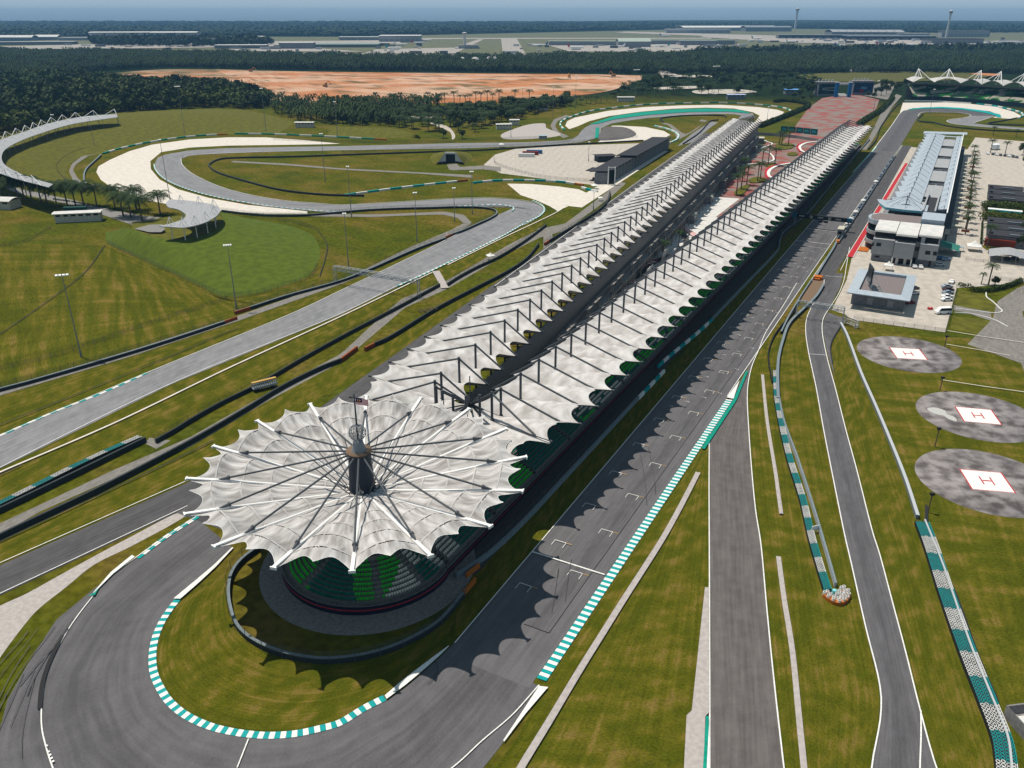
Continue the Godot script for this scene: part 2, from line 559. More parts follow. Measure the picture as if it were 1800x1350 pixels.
func build_roads():
	lay = 0.005
	var lawn := "mown grass verge"
	road("grass_verge", L([86.44, -259.25, 80.02, -244.41, 74.52, -231.84, 69.99, -219.08, 67.03, -208.94, 61.52, -186.16, 57.14, -167.15, 53.62, -150.99, 51.55, -139.67, 46.88, -118.81, 43.43, -103.09, 39.57, -84.6, 38.25, -77.9]), L([99.42, -259.21, 95.01, -242.92, 88.51, -216.63, 81.36, -189.27, 75.21, -165.37, 69.04, -140.78, 67.56, -134.63, 62.54, -113.19, 60.04, -102.09, 58.73, -97.55, 56.64, -92.88, 54.4, -88.88, 52.04, -84.59, 49.32, -77.89]), 60, M.mown, lawn, 70.0)
	road("grass_verge", L([104.83, -247.8, 94.38, -213.97, 88.22, -190.45, 82.86, -168.84, 75.79, -140.77, 75.14, -137.45, 70.92, -120.51, 67.7, -107.96, 64.28, -94.96, 61.84, -84.58, 60.14, -77.87]), L([114.8, -264.65, 105.2, -224.81, 100.51, -202.65, 96.19, -183.02, 87.72, -148.29, 83.82, -132.67, 77.47, -108.77, 72.49, -89.45, 71.27, -84.56, 68.61, -77.87]), 60, M.mown, lawn, 70.0)
	road("grass_verge", PackedVector2Array([stw(57, 18.4), stw(20, 18.4), stw(-30, 18.4)]) + L([-0.05, -88.49, -3.33, -83.48, -6.34, -77.94]), L([50.6, -184.54, 45.83, -162.88, 38.79, -130.92, 34.34, -111.64, 30.41, -96.15, 27.59, -84.61, 26.01, -77.91]), 50, M.mown, lawn, 60.0)
	road("grass_verge", L([-134.1, -183.68, -132.95, -186.76, -111.48, -227.02, -79.86, -282.26, -67.62, -309.15, -43.19, -361.76, -28.08, -397.2]), L([-148.92, -209.03, -147.2, -211.68, -121.33, -240.58, -97.51, -272.07, -69.03, -316.59, -43.6, -365.64, -31.38, -388.31]), 60, M.mown, lawn, 70.0)
	road("grass_verge", L([-124.22, -166.77, -122.87, -169.14, -100.48, -217.85, -61.9, -279.13, -25.13, -350.49, 0.07, -402.26, 15.2, -429.95]), L([-113.86, -149.06, -112.4, -150.82, -93.82, -183.91, -85.9, -194.41, -74.89, -216.2, -57.48, -255.89, -29.01, -314.2, -6.79, -353.17, 17.63, -414.73]), 60, M.mown, lawn, 70.0)
	road("grass_verge", L([-107.22, -137.7, -106.24, -140.06, -94.69, -157.48, -81.54, -180.58, -66.16, -214.6, -53.3, -233.93, -41.56, -251.7, -27.75, -282.12, -1.62, -328.94, 12.25, -371.4]), L([-102.55, -129.7, -101.76, -132.22, -74.85, -164.61, -67.78, -176.49, -55.07, -209.21, -39.08, -233.9, -20.09, -270.7, 0.04, -315.62, 12.02, -346.76]), 60, M.mown, lawn, 70.0)
	road("grass_verge", PackedVector2Array([stw(-14, -8.6), stw(5, -6), stw(78, -5.5), stw(260, -3.6), stw(330, -5), stw(600, -8)]), PackedVector2Array([stw(-30, 0), stw(5, 0), stw(78, 0), stw(260, 0), stw(330, 0), stw(600, 1)]), 60, M.mown, lawn, 50.0)
	road("grass_verge", L([-61.86, -121.5, -62.21, -117.41, -62.04, -113.5, -61.15, -108.95, -59.9, -105.3, -58.34, -102.33, -56.39, -99.72, -53.92, -97.07, -51.07, -94.98, -48.37, -93.62, -44.97, -92.17, -40.62, -91.08, -36.22, -90.86, -32.01, -91.39, -28.75, -92.48, -25.55, -93.7, -20.37, -97.74, -17.31, -100.41, -12.45, -106.84]), L([-53.92, -132.88, -54.34, -129.09, -53.71, -124.3, -51.75, -118.94, -49.02, -113.84, -46.12, -110.63, -42.11, -107.96, -37.55, -106.07, -31.95, -105.01, -26.75, -105.53, -21.65, -107.39, -16.62, -110.57, -12.77, -114.62, -9.45, -120.79]), 60, M.mown, lawn, 60.0)
	road("grass_verge", L([114.78, -263.54, 105.54, -224.81, 100.83, -202.65, 96.48, -183.02, 87.97, -148.29, 84.28, -132.67, 78.46, -108.77, 73.66, -90.51, 71.6, -84.56, 69.01, -77.86]), L([168.78, -252.71, 159.79, -224.68, 152.99, -202.54, 146.84, -183.14, 132.35, -150.86, 122.88, -132.61, 108.85, -108.73, 98.56, -90.49, 95.08, -84.54, 90.96, -77.84]), 60, M.mown, lawn, 70.0)
	road("grass_verge", L([-152.38, -209.42, -148.97, -214.78, -122.96, -244.42, -101.7, -274.43, -78.41, -317.38]), L([-253.35, -378.48, -243.74, -380.53, -191.65, -376.19, -109.18, -294.61, -81.49, -331.65]), 60, M.mown, lawn, 80.0)
	# --- service tracks and gravel (lowest)
	road("service_road", L([-111.95, -143.72, -105.98, -152.84, -95.55, -169.09, -83.28, -185.42, -70.94, -211.51, -54.9, -242.32, -49.62, -266.77, -42.45, -297.11, -26.53, -321.07, 0.06, -380.7, 14.51, -408.68, 27.58, -419.65, 57.73, -500.45, 68.67, -537.28]), L([-108.39, -137.7, -104.54, -150.14, -93.8, -165.16, -81.43, -180.28, -69.49, -206.27, -53.56, -235.3, -47.35, -258.52, -39.75, -287.2, -25.72, -309.75, 0.06, -365.48, 13.96, -391.44, 27.29, -405.08, 59.53, -488.62, 73.24, -529.49]), 120, M.service, "cracked pale service road between the two black barriers", 30.0)
	road("service_road", L([12.49, -408.69, 15.54, -397.04, 14.5, -367.4, 12.64, -350.36]), L([17.59, -413.5, 20.33, -397.02, 18.35, -377.5, 15.51, -359.64]), 8, M.service, "short crossing from the service road to the back straight", 30.0)
	road("service_road", L([-93.49, -182.39, -89.41, -179.42]), L([-93.57, -185.44, -87.54, -183.9]), 4, M.service, "")
	sheet("gravel_strip", L([-95.57, -117.76, -91.5, -123.67, -86.48, -131.7, -79.58, -142.03, -72.58, -151.2, -70.97, -150.53, -78.14, -138.63, -82.99, -132.37, -85.15, -125.34, -87.14, -118.84, -87.37, -114.72, -87.08, -106.53, -86.24, -98.66]), M.gravel_grey, "grey gravel strip beside the hairpin entry")
	sheet("gravel_trap", L([-143.45, -702.55, -179.3, -723.75, -216.31, -740.43, -249.71, -740.65, -278.59, -727.84, -298.82, -697.11, -302.54, -661.64, -299.35, -620.79, -294.98, -592.99, -286.04, -570.23, -269.45, -540.94, -247.42, -510.67, -215.46, -478.51, -186.32, -460, -161.77, -449.76, -134.62, -442.66, -111.63, -442.56, -112.9, -448.14, -127.11, -454.63, -151.51, -465.08, -179.43, -483.96, -207.06, -509.59, -231.76, -542.74, -252.88, -581.21, -266.84, -614.76, -275.7, -657.74, -261.82, -681.29, -234.25, -691.96, -157.67, -699.42]), M.gravel, "long pale gravel trap round the sweeping left-hand bend", false)
	sheet("gravel_trap", L([-3.16, -527.95, 12.13, -526.93, 29.88, -518.43, 41.32, -509.84, 47.95, -492, 25.24, -448.98, 21.07, -462.08, 14.07, -477.49, 5.23, -492.19]), M.gravel, "pale gravel trap at the end of the long infield straight", false)
	sheet("gravel_trap", L([51.49, -821.35, 55.77, -857.61, 65.57, -888.32, 105.91, -951.1, 154.09, -992.67, 201.88, -1011.3, 248.12, -1017.4, 285.78, -991.51, 299.48, -962.86, 299.7, -939.78, 281.37, -895.26, 253.52, -853.74, 241.93, -846.84, 263.36, -905.8, 264.88, -938.38, 253.68, -976.41, 222.58, -985.86, 182.43, -974.01, 140.32, -942.25, 102.66, -901.87, 77.75, -857.44, 63.29, -816.93, 53.72, -795.98]), M.gravel, "wide pale gravel trap outside the far bend", false)
	sheet("gravel_trap", L([96.64, -821.02, 103.24, -822.28, 127.28, -812.18, 140.74, -783.23, 141.92, -756.25, 135.33, -741.66, 106.68, -715.79, 70.14, -704.44, 75.74, -721.07]), M.gravel, "pale gravel trap behind the black support building", false)
	sheet("gravel_trap", L([423.27, -931.48, 475.2, -1042.2, 531.95, -1045.1, 550.38, -1027.9, 562.77, -995.33, 553.8, -941.6, 540.29, -903.56, 515.69, -875.78, 501.98, -888.4, 520.33, -908.99, 530.59, -947.5, 523.28, -965.08, 507.68, -980.29, 488, -989.72, 459.61, -980.71]), M.gravel, "pale gravel trap below the far covered grandstand", false)
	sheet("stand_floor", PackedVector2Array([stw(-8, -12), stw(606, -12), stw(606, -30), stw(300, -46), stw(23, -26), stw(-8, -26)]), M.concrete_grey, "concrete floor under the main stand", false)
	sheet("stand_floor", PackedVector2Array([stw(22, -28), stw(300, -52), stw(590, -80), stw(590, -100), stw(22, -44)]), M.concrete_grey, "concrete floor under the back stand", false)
	# --- asphalt
	road("hairpin_track", L([-56.98, -137.62, -60.68, -127.88, -63.09, -121.67, -63.47, -118.8, -63.62, -115.73, -63.32, -112.24, -62.59, -108.95, -61.29, -105.35, -59.76, -102.33, -57.67, -99.44, -55.2, -96.64, -52.38, -94.33, -49.55, -92.65, -46.13, -91.19, -42.99, -90.33, -39.63, -89.76, -36.71, -89.58, -32.78, -89.92, -29.53, -90.82, -26.3, -92.07, -22.9, -95.06, -19.96, -97.15, -17.26, -100.04, -12.42, -106.57, -9.95, -110.33]), L([-68.6, -148.76, -75.86, -134.59, -79.26, -125.84, -82.32, -116.21, -81.59, -105.33, -80.51, -97.11, -76.47, -86.52, -69.49, -77.13, -57.19, -66.75, -40.29, -59.88, -23.42, -62.5, -9.35, -76.2, -1.33, -88.9, 4.4, -100.25]), 120, M.asphalt, "grey asphalt of the hairpin", 60.0)
	road("escape_road", L([-103.45, -129.34, -101.66, -132.04, -74.76, -164.36, -67.78, -176.49]), L([-98.19, -120.43, -96.41, -122.85, -71.91, -152.78, -62.36, -163.07]), 30, M.asphalt_dark, "dark straight-on escape road left of the hairpin", 50.0)
	road("back_straight", L([stw(-24, -76).x, stw(-24, -76).y, stw(178, -97).x, stw(178, -97).y, stw(640, -146).x, stw(640, -146).y]), L([stw(-24, -60.5).x, stw(-24, -60.5).y, stw(178, -84).x, stw(178, -84).y, stw(640, -130).x, stw(640, -130).y]), 80, M.asphalt_dark, "back straight running behind the stands", 60.0)
	road("main_straight", L([stw(-33, 0).x, stw(-33, 0).y, stw(300, 0).x, stw(300, 0).y, stw(640, 1).x, stw(640, 1).y]), L([stw(-33, 16.2).x, stw(-33, 16.2).y, stw(300, 16.2).x, stw(300, 16.2).y, stw(640, 18.5).x, stw(640, 18.5).y]), 80, M.straight, "main straight with its starting grid", 60.0)
	road("infield_straight", L([-134.84, -182.47, -132.82, -186.54, -111.35, -226.71, -79.71, -281.64, -67.48, -308.42, -43.12, -361.08, -19.55, -415.24, -1.49, -451.94]), L([-125.11, -165.99, -123.18, -169.67, -100.68, -218.37, -62.02, -279.74, -46.18, -312.02, -25.2, -351.67, 0.07, -403.19, 13.76, -432.59]), 60, M.asphalt_pale, "long pale infield straight", 60.0)
	road("infield_bend", L([-1.49, -451.94, 0.73, -457, -2.16, -461.44, -7.43, -462.2, -21.35, -457.82, -43.57, -455.73, -73.53, -450.81, -93.26, -443.87, -115.6, -450.28, -139.32, -460.54, -166.17, -477.5, -187.79, -494.76, -210.78, -519.58, -228.79, -544.73, -243.79, -570.01, -259.63, -604.8, -267.63, -630.24, -267.2, -647.28, -256.43, -666.31, -229.84, -678.05, -185.31, -683.88, -139.89, -688.87, -47.54, -705.19, 16.07, -711.37, 45.59, -722.29, 56.61, -739.68, 64.38, -783.77, 71.15, -812.59, 83.58, -848.04, 108.08, -896.65, 138.73, -931.07, 179.77, -959.18, 219.3, -970.68, 253.52, -958.55, 261.27, -927.3, 254.92, -890.36]), L([13.76, -432.59, 17.88, -448.02, 17.15, -460.61, 10.97, -472.79, 0.1, -479.94, -13.36, -484.03, -33.42, -481.7, -55.21, -475.43, -76.27, -469.31, -97.11, -464.09, -114.51, -469.48, -132.47, -475.77, -152.75, -488.75, -176.31, -509.44, -200.42, -538.61, -221.71, -569.9, -237.83, -599.83, -247.91, -624.89, -247.59, -638.13, -241.26, -644.91, -228.39, -649.83, -193.83, -658.69, -135.74, -667.05, -30.66, -678.35, 31.66, -696.63, 57.91, -711.1, 72.99, -734.95, 80, -764.21, 84.86, -804.04, 97.25, -836.52, 115.33, -859.52, 140.89, -884.7, 179.18, -906.48, 217.45, -922.2, 239.5, -919.31, 244.04, -905.95, 232.14, -875.54]), 220, M.asphalt_pale, "infield track from the left-hand sweep to the far bend", 60.0)
	road("first_corner", PackedVector2Array([stw(600, 1)]) + L([423.89, -931.47, 436.87, -954.07, 455.87, -971.64, 482.21, -977.46, 501.72, -968.24, 515.75, -949.93, 516.59, -922.46, 513.26, -903.78]), PackedVector2Array([stw(600, 18)]) + L([427.82, -897.7, 445.66, -930.18, 456.29, -940.16, 470.47, -936.66, 488.09, -933.16, 490.62, -916.17, 486.82, -903.99]), 60, M.asphalt, "first corner at the end of the main straight")
	road("second_corner", L([513.26, -903.78, 495.75, -883.4, 479.66, -866.29, 456.58, -840.62, 462.36, -827.09, 487.07, -805.33, 498.32, -796.91]), L([486.82, -903.99, 473, -888.63, 452.05, -873.81, 440.48, -860.82, 434.34, -843.54, 434.6, -832.65, 446.22, -816.28, 478.58, -790.49, 491.13, -784.75]), 50, M.asphalt_pale, "second corner doubling back below the covered grandstand")
	sheet("burnt_patch", L([82.82, -783.64, 91.29, -813.72, 105.49, -812.34, 112.8, -771.65, 107.32, -745.46, 89.77, -724.4, 76.57, -721.06]), M.asphalt_old, "dark paved patch in the gravel trap")
	road("old_runway_strip", L([86.45, -259.95, 74.2, -233.63, 67.51, -219.9, 51.39, -187.65, 45.87, -162.88, 38.9, -130.92, 28.75, -84.61, 27.27, -77.91]), L([86.94, -260.33, 79.87, -244.55, 74.46, -232.15, 69.9, -219.37, 66.87, -208.94, 61.38, -186.16, 57.01, -167.15, 53.5, -150.99, 51.43, -139.67, 46.78, -118.81, 43.34, -103.09, 39.49, -84.6, 38.17, -77.9]), 60, M.asphalt_old, "rubber-stained strip forking off the main straight", 45.0)
	road("pit_road", L([50.23, -79.68, 52.2, -84.59, 54.57, -88.88, 56.81, -92.88, 58.92, -97.55, 60.28, -102.09, 62.74, -113.19, 67.86, -134.63, 69.28, -140.78, 75.48, -165.37, 81.61, -189.27, 88.85, -216.63, 95.38, -242.92, 100.34, -260.83, 105.34, -275.06, 115.25, -295.3, 124.76, -313.73, 131.46, -330.97]), L([60.86, -79.67, 61.67, -84.58, 64.15, -94.96, 67.56, -107.96, 70.71, -120.51, 74.9, -137.45, 75.55, -140.77, 82.68, -168.84, 88.02, -190.45, 94.05, -213.97, 100.92, -241.46, 107.26, -263.56, 111.72, -275.04, 121.55, -293.94, 130.78, -311.48, 139.35, -330.94]), 110, M.asphalt, "pit exit road winding between the grass verges", 50.0)
	sheet("pit_road_apron", L([107.32, -263.56, 111.92, -275.04, 115.5, -281.72, 118.88, -276.22, 116.5, -270.33, 106.64, -252.87, 102.71, -242.9, 97.47, -224.83, 100.95, -240.51]), M.asphalt, "asphalt widening under the pit gantry", false)
	road("pit_lane", L([stw(205, 17.5).x, stw(205, 17.5).y, stw(640, 19).x, stw(640, 19).y]), L([stw(205, 25).x, stw(205, 25).y, stw(262, 25.2).x, stw(262, 25.2).y, stw(520, 27.5).x, stw(520, 27.5).y, stw(640, 27).x, stw(640, 27).y]), 60, M.asphalt_dark, "pit lane beside the pit wall", 50.0)
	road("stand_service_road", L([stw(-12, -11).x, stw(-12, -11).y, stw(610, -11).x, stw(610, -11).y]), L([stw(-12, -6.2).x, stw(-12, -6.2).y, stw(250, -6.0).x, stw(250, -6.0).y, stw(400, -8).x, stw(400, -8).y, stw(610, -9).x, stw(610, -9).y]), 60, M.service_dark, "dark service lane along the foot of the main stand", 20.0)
	var ring := PackedVector2Array(); var ring2 := PackedVector2Array()
	for i in 41:
		var a := lerpf(-0.5, 3.9, i / 40.0)
		ring.append(Vector2(-28.5, -134) + Vector2(cos(a), sin(a)) * 16.8)
		ring2.append(Vector2(-28.5, -133.2) + Vector2(cos(a), sin(a)) * 21.2)
	road("hub_service_road", ring, ring2, 60, M.concrete_grey, "curved service road round the foot of the round stand", 20.0)
	# --- paved aprons
	sheet("pit_apron", L([117.85, -284.22, 120.84, -279.85, 121.85, -273.82, 135.32, -267.41, 148.46, -261.25, 176.88, -310.6, 197.18, -315.01, 216.82, -321.09, 432.94, -670.99, 435.55, -715.34, 406.64, -739.85, 364.82, -671.41, 337.55, -671.58, 325.22, -683.8, 157.39, -366.9, 137.19, -321.34, 123.54, -295.28]), M.concrete, "pale concrete apron round the pit building", false)
	sheet("infield_yard", L([-20.33, -598.64, -13, -644.96, 2.46, -673.62, 47.06, -691.77, 105.05, -704.22, 121.72, -704.12, 57.1, -514.63, 50.8, -523.91, 22.59, -543.48, -7.62, -564.44]), M.concrete, "concrete yard with shipping containers", false)
	sheet("support_pit_lane", PackedVector2Array([stw(300, -120), stw(520, -142), stw(520, -149), stw(300, -131)]), M.gravel, "pale apron before the black support building", false)
	sheet("plaza", L([180.04, -597.54, 255.69, -774.54, 338.9, -978.71, 397.58, -1101, 440.55, -1148.3, 462.06, -1164.8, 461, -1077.9, 416.76, -978.03, 351.66, -846.01, 202.32, -532.71, 132.47, -488.29, 124.69, -514.31]), M.plaza, "red and grey paved plaza between the stands", false)
	sheet("plaza", PackedVector2Array([stw(312, -26), stw(604, -26), stw(604, -84), stw(312, -54)]), M.plaza, "red paving of the plaza between the stands", false)
	sheet("plaza_court", PackedVector2Array([stw(58, -26.5), stw(312, -26.5), stw(312, -54), stw(58, -30)]), M.concrete_white, "pale court between the near parts of the stands", false)
	sheet("plaza_court", L([115.51, -488.36, 134.2, -481.75, 100.03, -416.87, 73.53, -367.19, 53.96, -323.16, 44.1, -300.98, 44.11, -319.3, 68.97, -387.95]), M.concrete_white, "pale concrete court between the stands", false)
	sheet("entrance_road", L([462.06, -1164.8, 471.67, -1077.8, 599.3, -1350, 610.74, -1408.9]), M.service, "", false)
	road("perimeter_road", L([150.44, -250.2, 172.17, -274.87, 183.83, -293.76, 201.94, -311.27, 217.75, -322.65]), L([159.64, -233.43, 167.84, -252.71, 178.88, -274.86, 188.6, -284.02, 198.67, -290.41]), 14, M.service, "worn concrete access road at the right edge", 30.0)
	road("perimeter_road", L([183.83, -293.76, 176.02, -271.91, 158.76, -233.43, 150.16, -212.57]), L([193.92, -297.1, 183.35, -274.84, 163.54, -233.42, 153.44, -212.56]), 14, M.service, "worn access road beside the helipads", 30.0)
	road("perimeter_road", L([165.5, -289.85, 175.05, -282.18]), L([162.66, -284.09, 166.09, -280.96, 170.58, -271.93]), 8, M.service, "narrow link road between two lawns", 30.0)
	road("stand_path", PackedVector2Array([stw(600, -9), stw(660, -10)]) + L([439.51, -1009.2, 515.9, -1155.8]), PackedVector2Array([stw(600, -4.5), stw(660, -6)]) + L([442.79, -996.4, 512.8, -1131.2]), 20, M.service, "paved path past the far end of the main stand", 30.0)
	road("mound_path", L([-321.44, -516.44, -294.65, -493.56, -248.98, -463.25, -216.77, -434.86, -192.38, -413.1, -169.02, -397.73]), L([-330.03, -531.46, -303.17, -509.15, -255.76, -477.11, -220.45, -450.01, -199.52, -437.47, -183.32, -432.07]), 30, M.concrete_grey, "dark paved path along the row of palms", 20.0)
	road("bank_path", L([-262.91, -523.55, -272.15, -525.47, -286.35, -545.02, -305.4, -576.98, -314.76, -600.25, -323.86, -638.57, -318.88, -649.53]), L([-259.82, -510.73, -269.36, -514.37, -286.79, -539.04, -305.97, -572.53, -318.83, -602.69, -331.29, -649.6, -325.45, -660.91]), 24, M.service, "pale footpath at the foot of the grass bank", 20.0)
	road("infield_path", L([-205.83, -615.68, -165.1, -604.28, -119.91, -583.92, -62.27, -567.97, -26.73, -558.14]), L([-205.97, -609.42, -163.26, -597.02, -118.83, -578.24, -61.73, -562.57, -26.28, -547.77]), 24, M.service, "narrow concrete path across the infield lawn", 20.0)
	road("tunnel_road", L([-46.96, -598.78, -43.3, -575.59, -19.74, -579.97, -7.7, -570.97]), L([-40.29, -603.59, -36.99, -589.26, -20.25, -596.24, -7.93, -589.1]), 12, M.service, "ramp from the tunnel mouth to the yard", 20.0)
	road("infield_service_road", L([-112.86, -441.19, -74.05, -440.35, -61.95, -442.35, -37.5, -447.12, -26.12, -439.47, -20.63, -419.84, -28.08, -397.2, -44.6, -367.61, -61.89, -329.13, -68.89, -315.83]), L([-111.61, -435.76, -73.13, -434.27, -61.26, -436.9, -38.52, -440.2, -29.41, -432.76, -25.07, -419.86, -31.38, -404.13, -46.69, -374.65, -63.57, -334.91, -70.06, -321.98]), 50, M.service, "pinkish service track behind the infield barrier", 20.0)
	road("infield_service_road", L([-68.89, -315.83, -97.72, -272.07, -121.13, -240.1, -141.54, -216.35, -148.48, -208.28]), L([-70.06, -321.98, -99.36, -277.41, -123.37, -245.4, -144.16, -221.2, -151.15, -212.84]), 40, M.service, "service track behind the long barrier", 20.0)
	road("pit_entry_road", L([199.92, -851.81, 184.28, -816.05, 161.5, -759.87, 135.44, -688.09]), L([205.68, -847.12, 192.48, -815.99, 171.22, -759.8, 152.08, -710.49]), 16, M.asphalt_pale, "pit entry lane of the back straight", 30.0)
	road("bend_path", L([150.7, -847.53, 155.98, -829.37, 154.67, -775.25, 156.39, -759.9, 162.24, -771.31, 194.22, -851.85, 188.36, -856.59]), L([148.04, -838.4, 152.21, -820.61, 148.05, -767.55, 141.45, -720.64, 170.66, -787.02, 200.67, -870.88, 193.69, -870.94]), 20, M.service, "service path inside the far bend", 20.0)
	road("bend_outer_path", L([50.52, -745.84, 43.05, -776.03, 41.36, -817.09, 46.19, -857.68, 60.52, -902.21]), L([44.87, -735.14, 38.16, -772.17, 37.16, -821.46, 42.84, -872.11, 58.15, -912.75]), 20, M.service, "service path outside the far bend", 20.0)
	sheet("lay_by", L([-9.95, -753.57, 0.22, -792.27, 19.83, -834.85, 31.18, -839.28, 32.65, -804.42, 43.37, -753.21, 19.97, -731.79, -4.72, -728.47]), M.gravel_grey, "patch of bare pale ground by the white sheds")
	sheet("lay_by", L([-72.58, -835.54, -62.89, -817.86, -50.15, -746.52, -51.26, -725.32, -57.29, -776.73, -81.82, -844.69]), M.concrete, "")
	# the helipads
	var k := 0
	for c in [Vector2(127.42, -242.27), Vector2(126.8, -198.04), Vector2(111.23, -164.09)]:
		var h := thing("helipad", ["helicopter pad nearest the pit apron, smallest looking of the three", "middle helicopter pad with a chalky white stain on its left side", "nearest helicopter pad, beside the long tyre barrier"][k], "helipad", v3(c, 0), 0.0, "round helipads on the grass")
		var st := nst()
		lathe(st, Vector3(0, 0.0, 0), [[15.45, 0.0], [15.42, 0.06], [0.01, 0.061]], 56)
		obj("pad", st, M.helipad, h)
		var turn: float = [-0.14, -0.20, -0.16][k] - 0.02
		var b := Basis(Vector3.UP, turn)
		st = nst(); boxb(st, Vector3(0, 0.075, 0), Vector3(9.5, 0.02, 9.5), b); obj("square", st, M.paint, h)
		st = nst()
		for sx in [-1, 1]: boxb(st, b * Vector3(4.6 * sx, 0.091, 0), Vector3(0.3, 0.008, 9.5), b)
		for sz in [-1, 1]: boxb(st, b * Vector3(0, 0.09, 4.6 * sz), Vector3(9.5, 0.006, 0.22), b)
		obj("border", st, M.red_paint, h)
		st = nst()
		for sx in [-1, 1]: boxb(st, b * Vector3(1.15 * sx, 0.09, 0), Vector3(0.32, 0.006, 3.6), b)
		boxb(st, b * Vector3(0, 0.09, 0), Vector3(1.9, 0.007, 0.5), b)
		obj("letter", st, M.red_paint, h)
		if k == 1:
			st = nst(); fill(st, sm(L([-12, -4, -9.5, -5, -7.5, -3, -8, -1, -6.8, 1, -7.6, 3.5, -9, 2, -9.4, 0, -11, -1]), true, 4), 0.07, 3.0)
			obj("stain", st, M.paint_worn, h)
		k += 1
	paint_lines()
	kerbs()

func grid_mark(st: SurfaceTool, ys: SurfaceTool, s: float, t: float, y: float, big := true):
	var w := 2.5
	for q in [[s, t, s, t + w, 0.16], [s, t, s - 1.9, t, 0.1], [s, t + w, s - 1.9, t + w, 0.1]]:
		stripe(st, PackedVector2Array([stw(q[0], q[1]), stw(q[2], q[3])]), q[4], y)
	stripe(ys, PackedVector2Array([stw(s, t + w), stw(s, t + w + 1.3)]), 0.14, y)

func paint_lines():
	lay = 0.25
	var w: Material = M.paint
	lines("edge_line", [PackedVector2Array([stw(-30, 0.15), stw(300, 0.15), stw(610, 1.2)]), L([-68.67, -148.98, -75.7, -134.21, -78.65, -126.18, -78.65, -123.04, -78.85, -118.25, -78.82, -113.97, -78.46, -109.9, -77.95, -106.03, -77, -102.35, -75.54, -98.65, -73.74, -94.75, -71.9, -91.41, -69.66, -88.22, -66.91, -84.69, -63.48, -80.71])], 0.2, w, "white edge line of the main straight and the hairpin")
	lines("edge_line", [PackedVector2Array([stw(92, 16.1), stw(300, 16.1), stw(640, 18.4)]), L([4.41, -100.3, -0.05, -93.98, -4.5, -89.15, -8.33, -84.65, -12.89, -80.66])], 0.2, w, "white right-hand edge line of the main straight")
	lines("edge_line", [L([-101.97, -132.59, -75.03, -165.13]), L([-96.6, -123.18, -72.07, -153.24])], 0.2, w, "white edge lines of the escape road", false)
	lines("edge_line", [L([-134.1, -183.68, -132.68, -186.29, -111.21, -226.37, -79.64, -281.33, -67.34, -307.7, -43.04, -360.32, -19.51, -414.26]), L([-124.52, -167.29, -123.33, -169.94, -100.79, -218.66, -62.14, -280.36, -46.28, -312.76, -25.24, -352.31, 0.07, -404.01])], 0.22, w, "white edge lines of the infield straight")
	lines("edge_line", [L([51.39, -187.65, 45.87, -162.88, 38.9, -130.92, 28.75, -84.61, 27.66, -79.7]), L([115.22, -316.78, 100.59, -287.45, 86.45, -259.95, 79.87, -244.55, 74.46, -232.15, 69.9, -219.37, 66.87, -208.94, 61.38, -186.16, 57.01, -167.15, 53.5, -150.99, 51.43, -139.67, 46.78, -118.81, 43.34, -103.09, 39.49, -84.6, 38.17, -77.9])], 0.22, w, "white edge lines of the rubber-stained strip")
	lines("edge_line", [L([50.23, -79.68, 52.29, -84.59, 54.66, -88.88, 56.9, -92.88, 59.01, -97.55, 60.38, -102.09, 62.84, -113.19, 67.97, -134.63, 69.4, -140.78, 75.62, -165.37, 81.76, -189.27, 89.01, -216.63, 95.56, -242.92, 100.53, -260.83, 105.55, -275.06, 115.47, -295.3, 124.72, -312.98, 127.99, -321.36]), L([60.86, -79.67, 61.59, -84.58, 64.06, -94.96, 67.46, -107.96, 70.6, -120.51, 74.79, -137.45, 75.43, -140.77, 82.55, -168.84, 87.87, -190.45, 93.89, -213.97, 100.74, -241.46, 107.07, -263.56, 111.51, -275.04, 118.36, -287.4, 126.7, -302.14, 135.74, -320.56, 143.68, -339.33, 157.44, -371.89]), L([64.15, -94.96, 62.16, -90.53, 59.28, -84.58, 56.96, -79.67])], 0.22, w, "white edge lines of the pit road")
	lines("edge_line", [PackedVector2Array([stw(238, 26.4), stw(264, 25.9)]) , PackedVector2Array([stw(205, 17.7), stw(640, 19.1)])], 0.2, w, "white edge lines of the pit lane")
	lines("start_line", [PackedVector2Array([stw(-0.2, 0.2), stw(-0.2, 16)]), PackedVector2Array([stw(281, 0.2), stw(281, 16)]), PackedVector2Array([stw(308, 0.2), stw(308, 16)])], 0.35, w, "white lines across the main straight", false)
	lines("start_line", [PackedVector2Array([stw(272, 0.2), stw(272, 16)]), L([-39.72, -89.47, -39.85, -84.3]), L([95.09, -241.48, 100.4, -240.51]), L([130.14, -326.5, 140.89, -323.68])], 0.2, w, "thin white lines across the tracks", false)
	lines("edge_line", [PackedVector2Array([stw(-20, -60.9), stw(178, -84.4), stw(620, -130.5)]), PackedVector2Array([stw(150, -92.5), stw(178, -96.5), stw(620, -143)])], 0.22, w, "white edge lines of the back straight", false)
	lines("edge_line", [L([-247.91, -624.89, -237.83, -599.83, -221.71, -569.9, -200.42, -538.61, -176.31, -509.44, -152.75, -488.75, -132.47, -475.77, -114.51, -469.48, -97.11, -464.09, -76.27, -469.31, -55.21, -475.43, -33.42, -481.7, -13.36, -484.03, 0.1, -479.94, 10.97, -472.79, 17.15, -460.61, 17.88, -448.02, 13.76, -432.59, 0.07, -404.01]), L([-241.26, -644.91, -228.39, -649.83, -193.83, -658.69, -135.74, -667.05, -30.66, -678.35, 31.66, -696.63, 57.91, -711.1]), L([141.12, -886.21, 179.47, -908.06, 217.82, -923.83, 239.9, -920.93]), L([-166.42, -478.29, -139.53, -461.28, -115.77, -450.99, -93.36, -444.42, -73.62, -451.38])], 0.3, w, "white edge lines of the infield bends")
